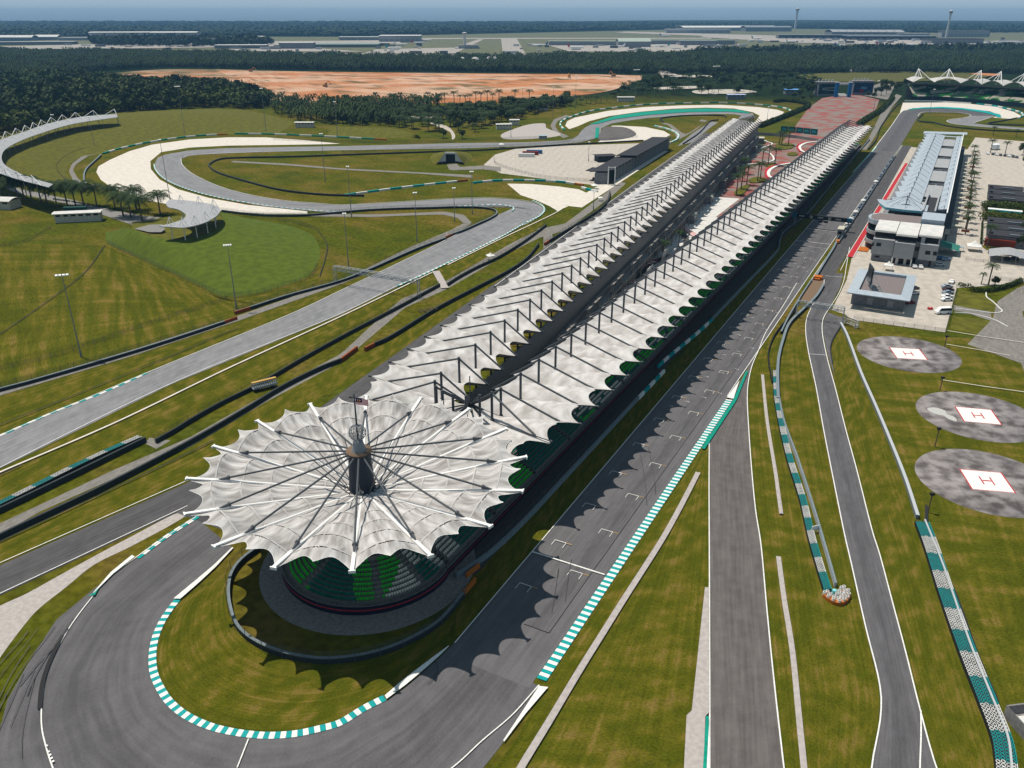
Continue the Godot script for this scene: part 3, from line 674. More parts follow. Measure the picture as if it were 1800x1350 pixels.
	lines("edge_line", [L([427.82, -897.7, 445.66, -930.18, 456.29, -940.16, 470.47, -936.66, 488.09, -933.16, 490.62, -916.17, 486.82, -903.99, 473, -888.63, 452.05, -873.81, 440.48, -860.82, 434.34, -843.54, 434.6, -832.65, 446.22, -816.28, 479.04, -791.31]), L([495.75, -883.4, 479.66, -866.29, 456.58, -840.62]), PackedVector2Array([stw(560, 0.9)]) + L([368.7, -823.38, 422.69, -928.72, 435.61, -951.18])], 0.5, w, "white edge lines of the first two corners")
	# the starting grid
	var st := nst(); var ys := nst()
	var y := up()
	for k in 17:
		grid_mark(st, ys, -10.2 + 15.85 * k, 2.6, y)
		grid_mark(st, ys, -2.0 + 15.85 * k, 9.6, y)
	# smaller motorcycle grid dashes
	for k in 40:
		var s := 78.0 + 4.9 * k
		var t: float = [3.4, 6.6, 10.0, 13.2][k % 4]
		stripe(st, PackedVector2Array([stw(s, t), stw(s, t + 1.1)]), 0.12, y)
		stripe(st, PackedVector2Array([stw(s, t + 1.1), stw(s - 0.6, t + 1.1)]), 0.1, y)
	put("grid_marking", st, w, "white starting-grid boxes painted on the main straight")
	put("grid_marking", ys, M.yellow_paint, "yellow end marks of the starting-grid boxes")
	# a pale resurfaced lane on the straight, rubber marks
	st = nst()
	band(st, PackedVector2Array([stw(-20, 8.4), stw(300, 8.4)]), PackedVector2Array([stw(-20, 13.5), stw(300, 13.5)]), 40, 0.235, 50.0)
	put("resurfaced_lane", st, M.asphalt, "slightly paler resurfaced lane of the main straight")
	st = nst()
	for q in [[L([31.78, -177.73, 31.35, -168.06, 30.75, -160.42, 29.94, -153.3])], [L([34.28, -179.18, 33.81, -170.73, 33.24, -162.9, 32.59, -157.98])], [L([9.17, -130.96, 8.12, -123.2, 7.22, -117.62])], [L([11.93, -133.71, 10.69, -126.56, 9.9, -120.76])], [L([-13.04, -105.91, -12.42, -104.2, -12.64, -102.27, -13.78, -100.4])]]:
		stripe(st, sm(q[0]), 0.11, up())
	put("tyre_mark", st, paint_mat(0.06, 0.058, 0.062, 0.9), "black tyre marks across the starting grid")
	st = nst()
	stripe(st, sm(L([-79.05, -111.93, -78.45, -108.01, -77.8, -104.67, -76.79, -101.1, -75.56, -98.05, -74.22, -95.24])), 0.7, up())
	put("rubber_strip", st, M.rubber, "strip of black rubber outside the hairpin's white line")
	st = nst()
	var edge := sm(L([-79.03, -120.09, -78.85, -113.97, -78.45, -109.95, -77.9, -105.99, -76.97, -102.35, -75.51, -98.65, -73.75, -94.78, -71.91, -91.44, -69.65, -88.25, -66.9, -84.72, -63.32, -80.71]))
	for i in 10:
		var f := rng.randf() * 0.5
		var q := rs(part_of(edge, f, minf(f + 0.25 + rng.randf() * 0.3, 1.0)), 24)
		var nn := normals(q)
		var d0 := -1.0 + rng.randf() * 9.0; var d1 := d0 + rng.randf_range(1.5, 5.0)
		for j in q.size(): q[j] += nn[j] * -lerpf(d0, d1, pow(j / 24.0, 1.5))
		stripe(st, q, 0.08 + 0.10 * rng.randf(), up())
	put("tyre_mark", st, paint_mat(0.07, 0.068, 0.072, 0.9), "curved tyre marks on the run-off beyond the hairpin line")
	st = nst()
	for i in 5: stripe(st, PackedVector2Array([Vector2(-69.56, -88.25), Vector2(-69.32, -87.94)] if i == 0 else [Vector2(-69.21, -87.74).lerp(Vector2(-66.67, -84.91), i / 5.0), Vector2(-69.21, -87.74).lerp(Vector2(-66.67, -84.91), i / 5.0 + 0.1)]), 0.3, up())
	put("dashed_line", st, w, "white dashes beside the hairpin line")
	lines("drain_strip", [L([-123.31, -165.21, -121.96, -167.55, -106.13, -192.89, -87.45, -229.56, -61.5, -277.01, -46.83, -305.48, -33.52, -331.49]), L([-27.92, -342.75, -5.44, -387.13, 25.1, -446.16, 28.8, -456.15])], 0.65, M.gravel, "thin beige drain strip along the infield straight")
	lines("gravel_drain", [L([44.28, -167.51, 42.12, -162.88, 32.25, -142.46, 20.75, -121.22, 16.03, -112.38, 11.56, -104.04, 5.19, -91.68, 1.48, -84.64, -0.85, -79.73])], 1.15, M.gravel_grey, "pale gravel drain right of the main kerb")
	lines("gravel_drain", [L([75.65, -224.88, 68.44, -194.76, 62.61, -167.21, 60.53, -157.93, 58.75, -149.87])], 0.85, M.gravel_grey, "upper gravel drain on the grass beside the tyre wall")
	lines("gravel_drain", [L([53.57, -134.58, 50.8, -121.72, 48.05, -107.98, 44.71, -94.19, 42.82, -86.39, 40.76, -77.89])], 0.95, M.gravel_grey, "lower gravel drain on the grass beside the tyre wall")
	lines("path_line", [L([149.57, -262.35, 162.33, -254.8, 169.8, -251.17]), L([143.24, -249.71, 148.66, -246.69, 158.81, -239.9]), L([128.12, -221, 136.84, -216.92, 147.7, -212.57])], 0.35, M.gravel, "thin beige drain lines running to the helipads", false)
	lines("ditch", [L([-174.16, -258.85, -176.55, -301.63, -179.97, -331.96, -191.65, -376.19]), L([-121.21, -166.24, -118.44, -171.01]), L([-106.62, -138.67, -80.49, -176.51, -76.39, -183.27]), L([-135.87, -191.87, -123.37, -213.17, -108.77, -239.6, -94.99, -265.77]), L([-96.68, -402.05, -87.43, -377.88, -83.15, -353.43, -79.79, -325.96]), L([115.05, -267.47, 104.99, -249.3, 99.92, -233.57])], 0.35, M.black, "narrow dark drain ditches in the grass")
	lines("patch", [L([-32.22, -333.14, -28.68, -318.75, -26.62, -309.75])], 3.0, M.gravel_grey, "bare gravel crossing between infield straight and service road", false)
	# the yellow-white paving at the foot of the strip
	sheet("brick_verge", L([36.69, -124.82, 37.45, -124.82, 30.79, -94.43, 30.04, -93.64, 26.63, -79.7, 23.84, -79.7, 27.17, -93.87, 28.15, -94.77, 32.94, -111.64]), M.gravel_grey, "brick-paved verge beside the dark strip", false)
	# red pit lane stripe
	var rst := nst()
	band(rst, PackedVector2Array([stw(262, 25.9), stw(262.1, 25.9), stw(545, 28.2)]), PackedVector2Array([stw(262, 28.2), stw(262.1, 28.2), stw(545, 30.2)]), 20, up())
	put("red_band", rst, M.red_paint, "red painted band along the pit lane")
	rst = nst()
	fill(rst, PackedVector2Array([stw(275, 28.5), stw(283, 28.5), stw(283, 33), stw(275, 33)]), up())
	put("red_patch", rst, M.orange, "orange-red painted patch before the control building")
	lines("edge_line", [PackedVector2Array([stw(262, 25.7), stw(545, 28.0)]), PackedVector2Array([stw(262, 28.4), stw(545, 30.4)])], 0.25, w, "white borders of the red pit band", false)

func kerbs():
	kerb("turquoise and white kerb round the inside of the hairpin", L([-63.09, -121.67, -63.47, -118.8, -63.62, -115.73, -63.32, -112.24, -62.59, -108.95, -61.29, -105.35, -59.76, -102.33, -57.67, -99.44, -55.2, -96.64, -52.38, -94.33, -49.55, -92.65, -46.13, -91.19, -42.99, -90.33, -39.63, -89.76, -36.71, -89.58, -32.78, -89.92, -29.53, -90.82, -26.3, -92.07, -22.9, -95.06, -20.01, -97.15]), -1.25, 0.86)
	kerb("turquoise and white kerb on the outside of the hairpin entry", L([-68.83, -149.42, -72.78, -142.02, -75.82, -134.5]), -1.15, 1.5)
	kerb("long turquoise and white kerb along the right of the starting grid", PackedVector2Array([stw(-30.5, 16.3), stw(90, 16.3)]), 1.75, 0.78)
	var st := nst()
	band(st, L([-61.86, -121.5, -60.08, -126.15, -58.43, -131.06, -56.92, -137.42]), L([-63.16, -121.59, -60.98, -126.84, -59.06, -131.61, -57.22, -137.62]), 12, up())
	band(st, L([-19.96, -97.15, -17.28, -100.16, -14.73, -103.42, -12.42, -106.57, -10.85, -109.02]), L([-20.38, -97.86, -17.96, -101.15, -15.12, -104.46, -12.67, -107.25, -10.96, -109.16]), 12, up())
	band(st, L([-75.78, -134.4, -77.7, -128.95, -78.77, -123.16]), L([-76.59, -134.97, -78.38, -129.48, -78.92, -123.24]), 12, up())
	fill(st, L([4.39, -99.89, 5.86, -99.64, 2.17, -94.24, -1.16, -88.8, -1.33, -89.01]), up())
	fill(st, PackedVector2Array([stw(90.5, 16.3), stw(90.5, 18.2), stw(104, 16.6)]), up())
	put("kerb_apron", st, M.paint, "white painted run-ups of the kerbs")
	st = nst()
	band(st, PackedVector2Array([stw(58, 18.35), stw(90, 18.3), stw(112, 16.6)]), PackedVector2Array([stw(58, 19.2), stw(90, 19.2), stw(112, 17.2)]), 20, up())
	fill(st, L([49.19, -182.72, 51.44, -187.65, 50.15, -181.82, 49.12, -182.42]), up())
	fill(st, L([-78.77, -123.16, -78.5, -124.65, -78.25, -122.5, -79.46, -122.34]), up())
	put("kerb_apron", st, M.teal_green, "turquoise painted strips behind the kerbs")
	st = nst()
	fill(st, L([30.13, -93.64, 30.57, -93.64, 27.54, -79.7, 26.47, -79.7]), up())
	put("kerb_apron", st, M.teal_green, "turquoise strip beside the brick verge")
	st = nst()
	fill(st, L([29.58, -89.5, 30.71, -93.64, 27.66, -79.7, 27.03, -79.7]), up())
	put("kerb_apron", st, M.paint, "white strip beside the brick verge")
	kerb("turquoise and white kerb at the left end of the infield straight", L([-111.48, -227.02, -118.43, -213.16, -125.59, -201.35, -133.04, -186.92, -134.46, -184.29]), -1.1, 2.1)
	kerb_far("small turquoise kerb along the right of the infield straight", L([5.98, -418.48, -5.49, -391.51, -15.81, -370.49, -25.21, -351.85, -36.87, -329.05, -46.23, -312.39]), -0.9, 1.6)
	kerb_far("turquoise kerb round the tip of the tight infield bend", L([12.03, -475.92, 17.25, -463.6, 18.33, -449.01, 14.71, -433.91, 7.47, -419.73]), 1.0, 1.6)
	kerb_far("turquoise kerb at the inside of the sweeping left-hander", L([-257.56, -599.93, -249.29, -581.19, -236.65, -557.11, -220.14, -531.88, -195.32, -503.36, -166.67, -479.09, -150.12, -468.11]), 1.0, 2.2)
	kerb_far("turquoise kerb in the left sweep before the pale gravel", L([-150.35, -468.87, -127.48, -456.08, -106.77, -448.82, -93.52, -445.26]), 0.8, 1.8)
	kerb_far("turquoise and white kerb on the apex of the infield hairpin", L([-31.96, -458.6, -16.05, -462.24, -4.75, -462.19, 0.41, -456.27, -0.23, -447.67]), -0.8, 1.6)
	st = nst()
	band(st, L([75.38, -829.97, 108.44, -899.74, 139.13, -933.84, 180.3, -962.11, 219.95, -973.68, 254.26, -961.48, 259.54, -930.07]), L([84.15, -834.37, 105.21, -871.63, 144.8, -910.45, 194.09, -937.85, 239.97, -941.41, 257.46, -924.59]), 40, up())
	put("painted_runoff", st, M.teal_green, "green painted run-off outside the far bend")
	st = nst()
	band(st, L([447.11, -965.73, 471.4, -983.67, 497.77, -990.89, 514.55, -978.39, 525.82, -950.42, 523.22, -914.29, 510.84, -888.33]), L([447.69, -959.82, 465.85, -971.55, 490.41, -975.56, 506.74, -962.85, 514.83, -929.61, 513.26, -903.78, 506.11, -888.36]), 40, up())
	put("painted_runoff", st, M.teal, "turquoise painted run-off of the first corner")
	st = nst()
	band(st, L([71.82, -731.45, 75.02, -760.46, 79.63, -804.08]), L([75.12, -734.94, 78.09, -760.44, 82.87, -804.05]), 8, up())
	put("painted_runoff", st, M.teal_green, "small green painted strip in the infield chicane")
	st = nst()
	band(st, PackedVector2Array([stw(486, -0.4), stw(620, 0.6)]), PackedVector2Array([stw(486, 0.1), stw(620, 1.3)]), 20, up())
	put("kerb_apron", st, paint_mat(0.35, 0.68, 0.62, 0.6), "pale turquoise strip along the end of the main straight")

# ---------------------------------------------------------------- the round end canopy and the stands
const HUB := Vector2(-29.0, -135.1)

func rib_dir(k: float) -> Vector2:
	var a := deg_to_rad(7.3 + 22.5 * k)
	return Vector2(sin(a), cos(a))

func hub_point(k: float, r: float, y: float) -> Vector3:
	var d := rib_dir(k)
	return Vector3(d.x * r, y, d.y * r)

func hub_fabric(k: int, u: float, v: float, n: FastNoiseLite) -> Vector3:
	# u 0..1 across the sector from rib k to rib k + 1, v 0..1 from the tower to the scalloped rim
	var x := u * 2.0 - 1.0
	var tip := lerpf(31.9, 30.7, 1.0 - absf(x))
	var rim := tip - 2.7 * pow(sin(PI * absf(x)), 0.8)
	var r := lerpf(3.0, rim, v)
	var base := 15.6 + 4.75 * r / 31.9
	var half := r * 0.195
	var a := 0.5 * half
	var f := fposmod((r - 7.0) / 5.0, 1.0)
	var sag := 1.0 - 0.44 * pow(sin(PI * f), 0.7) * smoothstep(4.0, 8.0, r)
	var e := lerpf(2.0, 1.0, smoothstep(25.0, 30.5, r))
	var b := a * sag * (1.0 - pow(absf(x), e)) * (1.0 - 0.25 * smoothstep(28.0, 31.0, r))
	b += n.get_noise_3d(k * 40.0 + x * 6.0, r, 0.0) * 0.05 * (1.0 - absf(x))
	# rim is drawn by chords, so the fabric leaves the straight line between ribs
	var d := rib_dir(k + u)
	return Vector3(d.x * r, base + b, d.y * r)

func build_hub():
	var n := noise(71, 0.35, 3)
	var t := thing("round_canopy", "huge round white tensile canopy with sixteen ribs and a dark central tower", "canopy", v3(HUB, 0))
	for k in 16:
		var rows := []
		for i in 45:
			var row := []
			for j in 21: row.append(hub_fabric(k, j / 20.0, i / 44.0, n))
			rows.append(row)
		var st := nst(true)
		var h := rows.size() - 1
		for i in h:
			for j in 20:
				for q in [[0, 0], [0, 1], [1, 1], [0, 0], [1, 1], [1, 0]]:
					st.set_uv(Vector2((k + (j + q[1]) / 20.0) * 0.43, (i + q[0]) / 44.0 * 0.3 + k * 0.31))
					st.add_vertex(rows[i + q[0]][j + q[1]])
		var pan := obj("roof_panel", st, M.canvas_old, t)
		for m in 5:
			st = nst()
			var r := 7.0 + 5.0 * m
			for j in 20:
				var pa := []
				for jj in [j, j + 1]:
					var x: float = jj / 20.0 * 2.0 - 1.0
					var tip := lerpf(31.9, 30.7, 1.0 - absf(x)) - 2.7 * pow(sin(PI * absf(x)), 0.8)
					var v := (r - 3.0) / (tip - 3.0)
					pa.append(hub_fabric(k, jj / 20.0, v - 0.006, n) + Vector3(0, 0.05, 0))
					pa.append(hub_fabric(k, jj / 20.0, v + 0.006, n) + Vector3(0, 0.05, 0))
				quad(st, pa[0], pa[1], pa[3], pa[2])
			obj("seam", st, M.canvas, pan)
		# edge cable along the scalloped rim
		st = nst()
		for j in 20:
			tube(st, hub_fabric(k, j / 20.0, 1.0, n), hub_fabric(k, (j + 1) / 20.0, 1.0, n), 0.05, -1, 4, false)
		obj("edge_cable", st, M.white_steel, pan)
		# rib and its stay
		st = nst()
		tube(st, hub_point(k, 2.6, 15.9), hub_point(k, 27.0, 19.95), 0.26, 0.30, 8)
		var d := rib_dir(k)
		var b := Basis(Vector3(d.y, 0, -d.x), Vector3(0, 1, 0), Vector3(d.x, 0, d.y))
		var o := obj("rib", st, M.white_steel, t)
		st = nst()
		var e0 := hub_point(k, 26.6, 19.95)
		var e1 := hub_point(k, 32.1, 20.75)
		var sd := (e1 - e0).normalized()
		boxb(st, (e0 + e1) * 0.5, Vector3(0.6, 0.26, e0.distance_to(e1)), Basis(b.x, sd.cross(b.x).normalized() * 1.0, sd))
		boxb(st, e1 + Vector3(0, -0.15, 0), Vector3(1.1, 0.5, 0.25), b)
		obj("rib_end", st, M.white_steel, o)
		st = nst()
		tube(st, hub_point(k, 1.9, 24.0), hub_point(k, 25.4, 20.15), 0.19, -1, 8)
		var c0 := hub_point(k, 24.3, 20.35)
		var c1 := hub_point(k, 24.7, 20.28)
		tube(st, c0, c1, 0.42, -1, 8)
		tube(st, hub_point(k, 24.7, 20.28), hub_point(k, 26.6, 19.95), 0.3, 0.12, 8)
		obj("stay", st, M.steel, t)
		st = nst()
		tube(st, hub_point(k + 0.03, 2.9, 15.9), hub_point(k, 8.6, 22.85), 0.085, -1, 5)
		obj("tie_rod", st, M.steel, t)
	var st := nst()
	lathe(st, Vector3.ZERO, [[2.75, 0.0], [2.7, 15.2], [2.45, 17.0], [2.05, 24.0], [2.05, 24.3]], 32)
	obj("tower", st, M.tower, t)
	st = nst()
	lathe(st, Vector3.ZERO, [[2.4, 15.1], [4.6, 15.6], [4.6, 15.9], [2.4, 15.95]], 32)
	obj("collar", st, M.rust, t)
	st = nst()
	lathe(st, Vector3.ZERO, [[2.0, 23.9], [2.45, 24.2], [2.45, 24.45], [0.01, 24.5]], 32)
	obj("platform", st, M.rust, t)
	st = nst()
	lathe(st, Vector3.ZERO, [[1.45, 24.5], [1.2, 25.2], [0.95, 26.2], [0.8, 26.75], [0.01, 26.8]], 24)
	obj("cone_cap", st, M.steel_grey, t)
	st = nst()
	for i in 10:
		var a := PI * i / 10.0
		for j in 20:
			var b0 := TAU * j / 20.0
			var b1 := TAU * (j + 1) / 20.0
			tube(st, Vector3(0, 28.25, 0) + Vector3(cos(a) * sin(b0), cos(b0), sin(a) * sin(b0)) * 1.6, Vector3(0, 28.25, 0) + Vector3(cos(a) * sin(b1), cos(b1), sin(a) * sin(b1)) * 1.6, 0.05, -1, 4, false)
	for i in range(1, 8):
		var y := cos(PI * i / 8.0) * 1.6
		var r := sin(PI * i / 8.0) * 1.6
		for j in 20:
			var b0 := TAU * j / 20.0
			var b1 := TAU * (j + 1) / 20.0
			tube(st, Vector3(cos(b0) * r, 28.25 + y, sin(b0) * r), Vector3(cos(b1) * r, 28.25 + y, sin(b1) * r), 0.05, -1, 4, false)
	obj("wire_globe", st, M.steel_grey, t)
	st = nst()
	tube(st, Vector3(0, 26.8, 0), Vector3(0, 36.2, 0), 0.2, 0.13, 10)
	obj("flagpole", st, M.steel, t)
	st = nst()
	for q in [[-0.35, 0.0, 0.5], [0.4, 0.1, 0.55], [0.0, 0.5, 0.45], [0.05, -0.5, 0.4], [-0.25, -0.35, 0.3]]:
		var a: float = 0.05 + q[0] * 0.38
		boxb(st, Vector3(sin(a) * 2.60, 16.6 + q[1], cos(a) * 2.60), Vector3(q[2] * 0.8, q[2], 0.06), Basis(Vector3.UP, a))
	obj("faded_emblem", st, M.canvas, t)
	# the flag is a thing of its own: it hangs from the pole
	st = nst(true)
	for i in 12:
		for q in [[0, 0], [0, 1], [1, 1], [0, 0], [1, 1], [1, 0]]:
			var u: float = (i + q[1]) / 12.0
			st.set_uv(Vector2(u, q[0]))
			st.add_vertex(Vector3(u * 2.3, -q[0] * 1.35 - u * 0.45, sin(u * 9.0) * 0.16 * u))
	var fl := obj("flag", st, mat(1, 1, 1, 0.8, flag_print()))
	fl.position = v3(HUB, 35.4) + Vector3(0.2, 0, 0)
	fl.rotation.y = 0.12
	tag(fl, "small red and white striped flag with a blue canton on the tower pole", "flag")
	hub_seating()

func flag_print() -> ImageTexture:
	var im := Image.create(224, 112, false, Image.FORMAT_RGB8)
	for i in 14: im.fill_rect(Rect2i(0, i * 8, 224, 8), Color(0.8, 0.0, 0.05) if i % 2 == 0 else Color(0.95, 0.95, 0.95))
	im.fill_rect(Rect2i(0, 0, 112, 64), Color(0.03, 0.03, 0.4))
	for y in 64:
		for x in 112:
			var p := Vector2(x, y)
			if p.distance_to(Vector2(46, 32)) < 22 and p.distance_to(Vector2(53, 32)) > 19: im.set_pixel(x, y, Color(1, 0.8, 0))
			var q := p - Vector2(72, 32)
			if q.length() < 9.0 + 7.0 * absf(cos(q.angle() * 7.0)): im.set_pixel(x, y, Color(1, 0.8, 0))
	im.generate_mipmaps()
	return ImageTexture.create_from_image(im)

func seat_mesh() -> ArrayMesh:
	var st := nst()
	box(st, Vector3(0, 0.40, 0.02), Vector3(0.40, 0.06, 0.34))
	box(st, Vector3(0, 0.56, -0.16), Vector3(0.40, 0.34, 0.06))
	box(st, Vector3(0, 0.19, -0.05), Vector3(0.08, 0.38, 0.2))
	st.generate_normals()
	return st.commit()

const SEAT_GREEN := Color(0.03, 0.52, 0.04)
const SEAT_TEAL := Color(0.0, 0.15, 0.11)
const SEAT_WHITE := Color(0.68, 0.65, 0.56)

func hub_seating():
	var t := thing("seating_bowl", "curved terrace of green and white seats under the round canopy", "grandstand", v3(Vector2(-28.5, -134.5), 0))
	var a0 := 0.38
	var a1 := 3.6
	var n := 60
	var st := nst()
	var prof := [[17.2, 0.0], [17.2, 1.9], [16.9, 1.9], [16.9, 1.45], [15.9, 1.45]]
	var r := 15.9
	var y := 1.45
	var steps := []
	for k in 9:
		y += 0.42; prof.append([r, y]); steps.append([r, y])
		r -= 0.86; prof.append([r, y])
	y += 0.9; prof.append([r, y]); r -= 0.2; prof.append([r, y])
	prof.append([r, y - 0.6]); r -= 1.9; prof.append([r, y - 0.6])
	y += 0.3; prof.append([r, y])
	for k in 5:
		y += 0.44; prof.append([r, y]); steps.append([r, y])
		r -= 0.86; prof.append([r, y])
	for k in prof.size() - 1:
		for i in n:
			var b0 := lerpf(a0, a1, float(i) / n)
			var b1 := lerpf(a0, a1, float(i + 1) / n)
			var p = prof[k]; var q = prof[k + 1]
			if k < 1: continue
			quad(st, Vector3(cos(b0) * p[0], p[1], sin(b0) * p[0]), Vector3(cos(b0) * q[0], q[1], sin(b0) * q[0]), Vector3(cos(b1) * q[0], q[1], sin(b1) * q[0]), Vector3(cos(b1) * p[0], p[1], sin(b1) * p[0]))
	obj("terrace", st, M.concrete_grey, t)
	var w0 := nst(); var w1 := nst(); var w2 := nst(); var w3 := nst()
	for i in n:
		var b0 := lerpf(a0, a1, float(i) / n)
		var b1 := lerpf(a0, a1, float(i + 1) / n)
		for q in [[w0, 0.0, 0.95], [w1, 0.95, 1.2], [w0, 1.2, 1.9]]:
			quad(q[0], Vector3(cos(b0) * 17.22, q[1], sin(b0) * 17.22), Vector3(cos(b0) * 17.22, q[2], sin(b0) * 17.22), Vector3(cos(b1) * 17.22, q[2], sin(b1) * 17.22), Vector3(cos(b1) * 17.22, q[1], sin(b1) * 17.22))
		tube(w2, Vector3(cos(b0) * 17.0, 1.9, sin(b0) * 17.0), Vector3(cos(b0) * 17.0, 2.7, sin(b0) * 17.0), 0.03, -1, 4)
		tube(w2, Vector3(cos(b0) * 17.0, 2.7, sin(b0) * 17.0), Vector3(cos(b1) * 17.0, 2.7, sin(b1) * 17.0), 0.035, -1, 4)
		quad(w3, Vector3(cos(b0) * 17.0, 1.9, sin(b0) * 17.0), Vector3(cos(b0) * 17.0, 2.7, sin(b0) * 17.0), Vector3(cos(b1) * 17.0, 2.7, sin(b1) * 17.0), Vector3(cos(b1) * 17.0, 1.9, sin(b1) * 17.0))
	obj("front_wall", w0, paint_mat(0.012, 0.014, 0.03, 0.7), t)
	obj("red_band", w1, M.red_paint, t)
	obj("railing", w2, M.steel, t)
	obj("railing_mesh", w3, M.mesh_fence, t)
	# stair aisles
	var aisles := [1.30, 2.32, 0.72]
	for a in aisles:
		st = nst()
		for k in 9:
			var s = steps[k]
			var c: float = s[0] - 0.22
			boxb(st, Vector3(cos(a) * c, s[1] - 0.2, sin(a) * c), Vector3(0.5, 0.44, 0.9), Basis(Vector3.UP, -a))
		obj("aisle_stair", st, M.concrete_grey, t)
	var places := []; var colors := []
	for k in steps.size():
		var s = steps[k]
		var rr: float = s[0] - 0.42
		var m := int((a1 - a0) * rr / 0.52)
		for i in m:
			var a := lerpf(a0, a1, (i + 0.5) / m)
			var skip := false
			for q in aisles: skip = skip or absf(a - q) * rr < 0.75
			if skip: continue
			var deg := rad_to_deg(a)
			var c := SEAT_TEAL
			if deg > 74:
				if deg > 127 + k * 2.5 or deg < 90 + k * 1.2: c = SEAT_GREEN
			elif deg > 41:
				c = SEAT_GREEN if deg > 70 - k * 4.0 else SEAT_WHITE
			elif deg > 27: c = SEAT_WHITE if k > 3 else SEAT_TEAL
			places.append(Transform3D(Basis(Vector3.UP, PI / 2 - a), Vector3(cos(a) * rr, s[1], sin(a) * rr)))
			colors.append(c * rng.randf_range(0.85, 1.15))
	multi("seats", seat_mesh(), M.tint, places, colors, t)

# ---- one fabric panel between two beams (each: foot of its mast and the way it points), in the plane
func fabric(a: Vector2, da: Vector2, b: Vector2, db: Vector2, u: float, v: float, n: FastNoiseLite, off_: float, sa := 0.155, sb := 0.155) -> Vector3:
	var x := u * 2.0 - 1.0
	var w := 1.0 - absf(x)
	var outer := lerpf(19.4, 17.0, w) - 1.9 * pow(sin(PI * w), 0.8)
	var inner := -7.6 + 3.8 * (1.0 - x * x)
	var z := lerpf(inner, outer, v)
	var h := 16.0 + (lerpf(sa, sb, u) * z if z > 0.0 else -0.18 * z)
	var f := fposmod((z + 4.0) / 4.5, 1.0)
	var sag := 1.0 - 0.22 * pow(sin(PI * f), 0.7)
	var e := lerpf(2.0, 1.25, smoothstep(12.0, 18.0, z))
	var p := a + da * z
	var q := b + db * z
	var gap := p.distance_to(q)
	var bulge := 0.25 * minf(gap, 10.5) * sag * (1.0 - pow(absf(x), e))
	bulge += n.get_noise_3d(x * 5.0 + off_, z, off_) * 0.05 * w
	var c := p.lerp(q, u)
	return Vector3(c.x, h + bulge, c.y)

func fabric_mesh(a: Vector2, da: Vector2, b: Vector2, db: Vector2, n: FastNoiseLite, k: int, sa := 0.155, sb := 0.155) -> ArrayMesh:
	var st := nst(true)
	var g := []
	for i in 29:
		var row := []
		for j in 15: row.append(fabric(a, da, b, db, j / 14.0, i / 28.0, n, k * 17.0, sa, sb))
		g.append(row)
	for i in 28:
		for j in 14:
			for q in [[0, 0], [0, 1], [1, 1], [0, 0], [1, 1], [1, 0]]:
				st.set_uv(Vector2((j + q[1]) / 14.0 * 0.3 + k * 0.37, (i + q[0]) / 28.0 * 0.8 + k * 0.23))
				st.add_vertex(g[i + q[0]][j + q[1]])
	st.generate_normals()
	return st.commit()

func mast_parts() -> Array:
	# mast, beam, outer stay, inner stay as shared meshes; the mast foot at the origin, +z outwards
	var st := nst(); tube(st, Vector3(0, 8.5, 0), Vector3(0, 23.2, 0), 0.31, -1, 8); tube(st, Vector3(0, 16.05, 0), Vector3(0, 16.8, 0), 0.62, 0.3, 8); tube(st, Vector3(0, 22.8, 0), Vector3(0, 23.4, 0), 0.32, -1, 8)
	st.generate_normals(); var mast := st.commit()
	st = nst()
	tube(st, Vector3(0, 17.35, -7.9), Vector3(0, 16.02, 0), 0.13, -1, 6); tube(st, Vector3(0, 16.02, 0), Vector3(0, 19.03, 19.5), 0.13, -1, 6); tube(st, Vector3(0, 19.0, 19.3), Vector3(0, 19.05, 19.9), 0.3, -1, 6)
	st.generate_normals(); var beam := st.commit()
	st = nst(); tube(st, Vector3(0, 23.0, 0), Vector3(0, 18.4, 14.6), 0.24, -1, 8); tube(st, Vector3(0, 18.75, 13.6), Vector3(0, 18.4, 14.6), 0.26, -1, 8)
	st.generate_normals(); var outer := st.commit()
	st = nst(); tube(st, Vector3(0, 23.0, 0), Vector3(0, 17.45, -7.6), 0.24, -1, 8)
	st.generate_normals(); var inner := st.commit()
	return [mast, beam, outer, inner]

func add_mast(t: Node3D, shared: Array, at: Transform3D, full := true):
	var kinds := ["mast", "beam", "outer_stay", "inner_stay"]
	for i in 4:
		if not full and (i == 1 or i == 2): continue
		var o := inst(kinds[i], shared[i], M.steel, t)
		o.transform = at

func row_frame(o: Vector2, d: Vector2) -> Transform3D:
	# x along d, z to the right of d seen from above
	var x := Vector3(d.x, 0, d.y)
	return Transform3D(Basis(x, Vector3.UP, x.cross(Vector3.UP)), v3(o, 0))

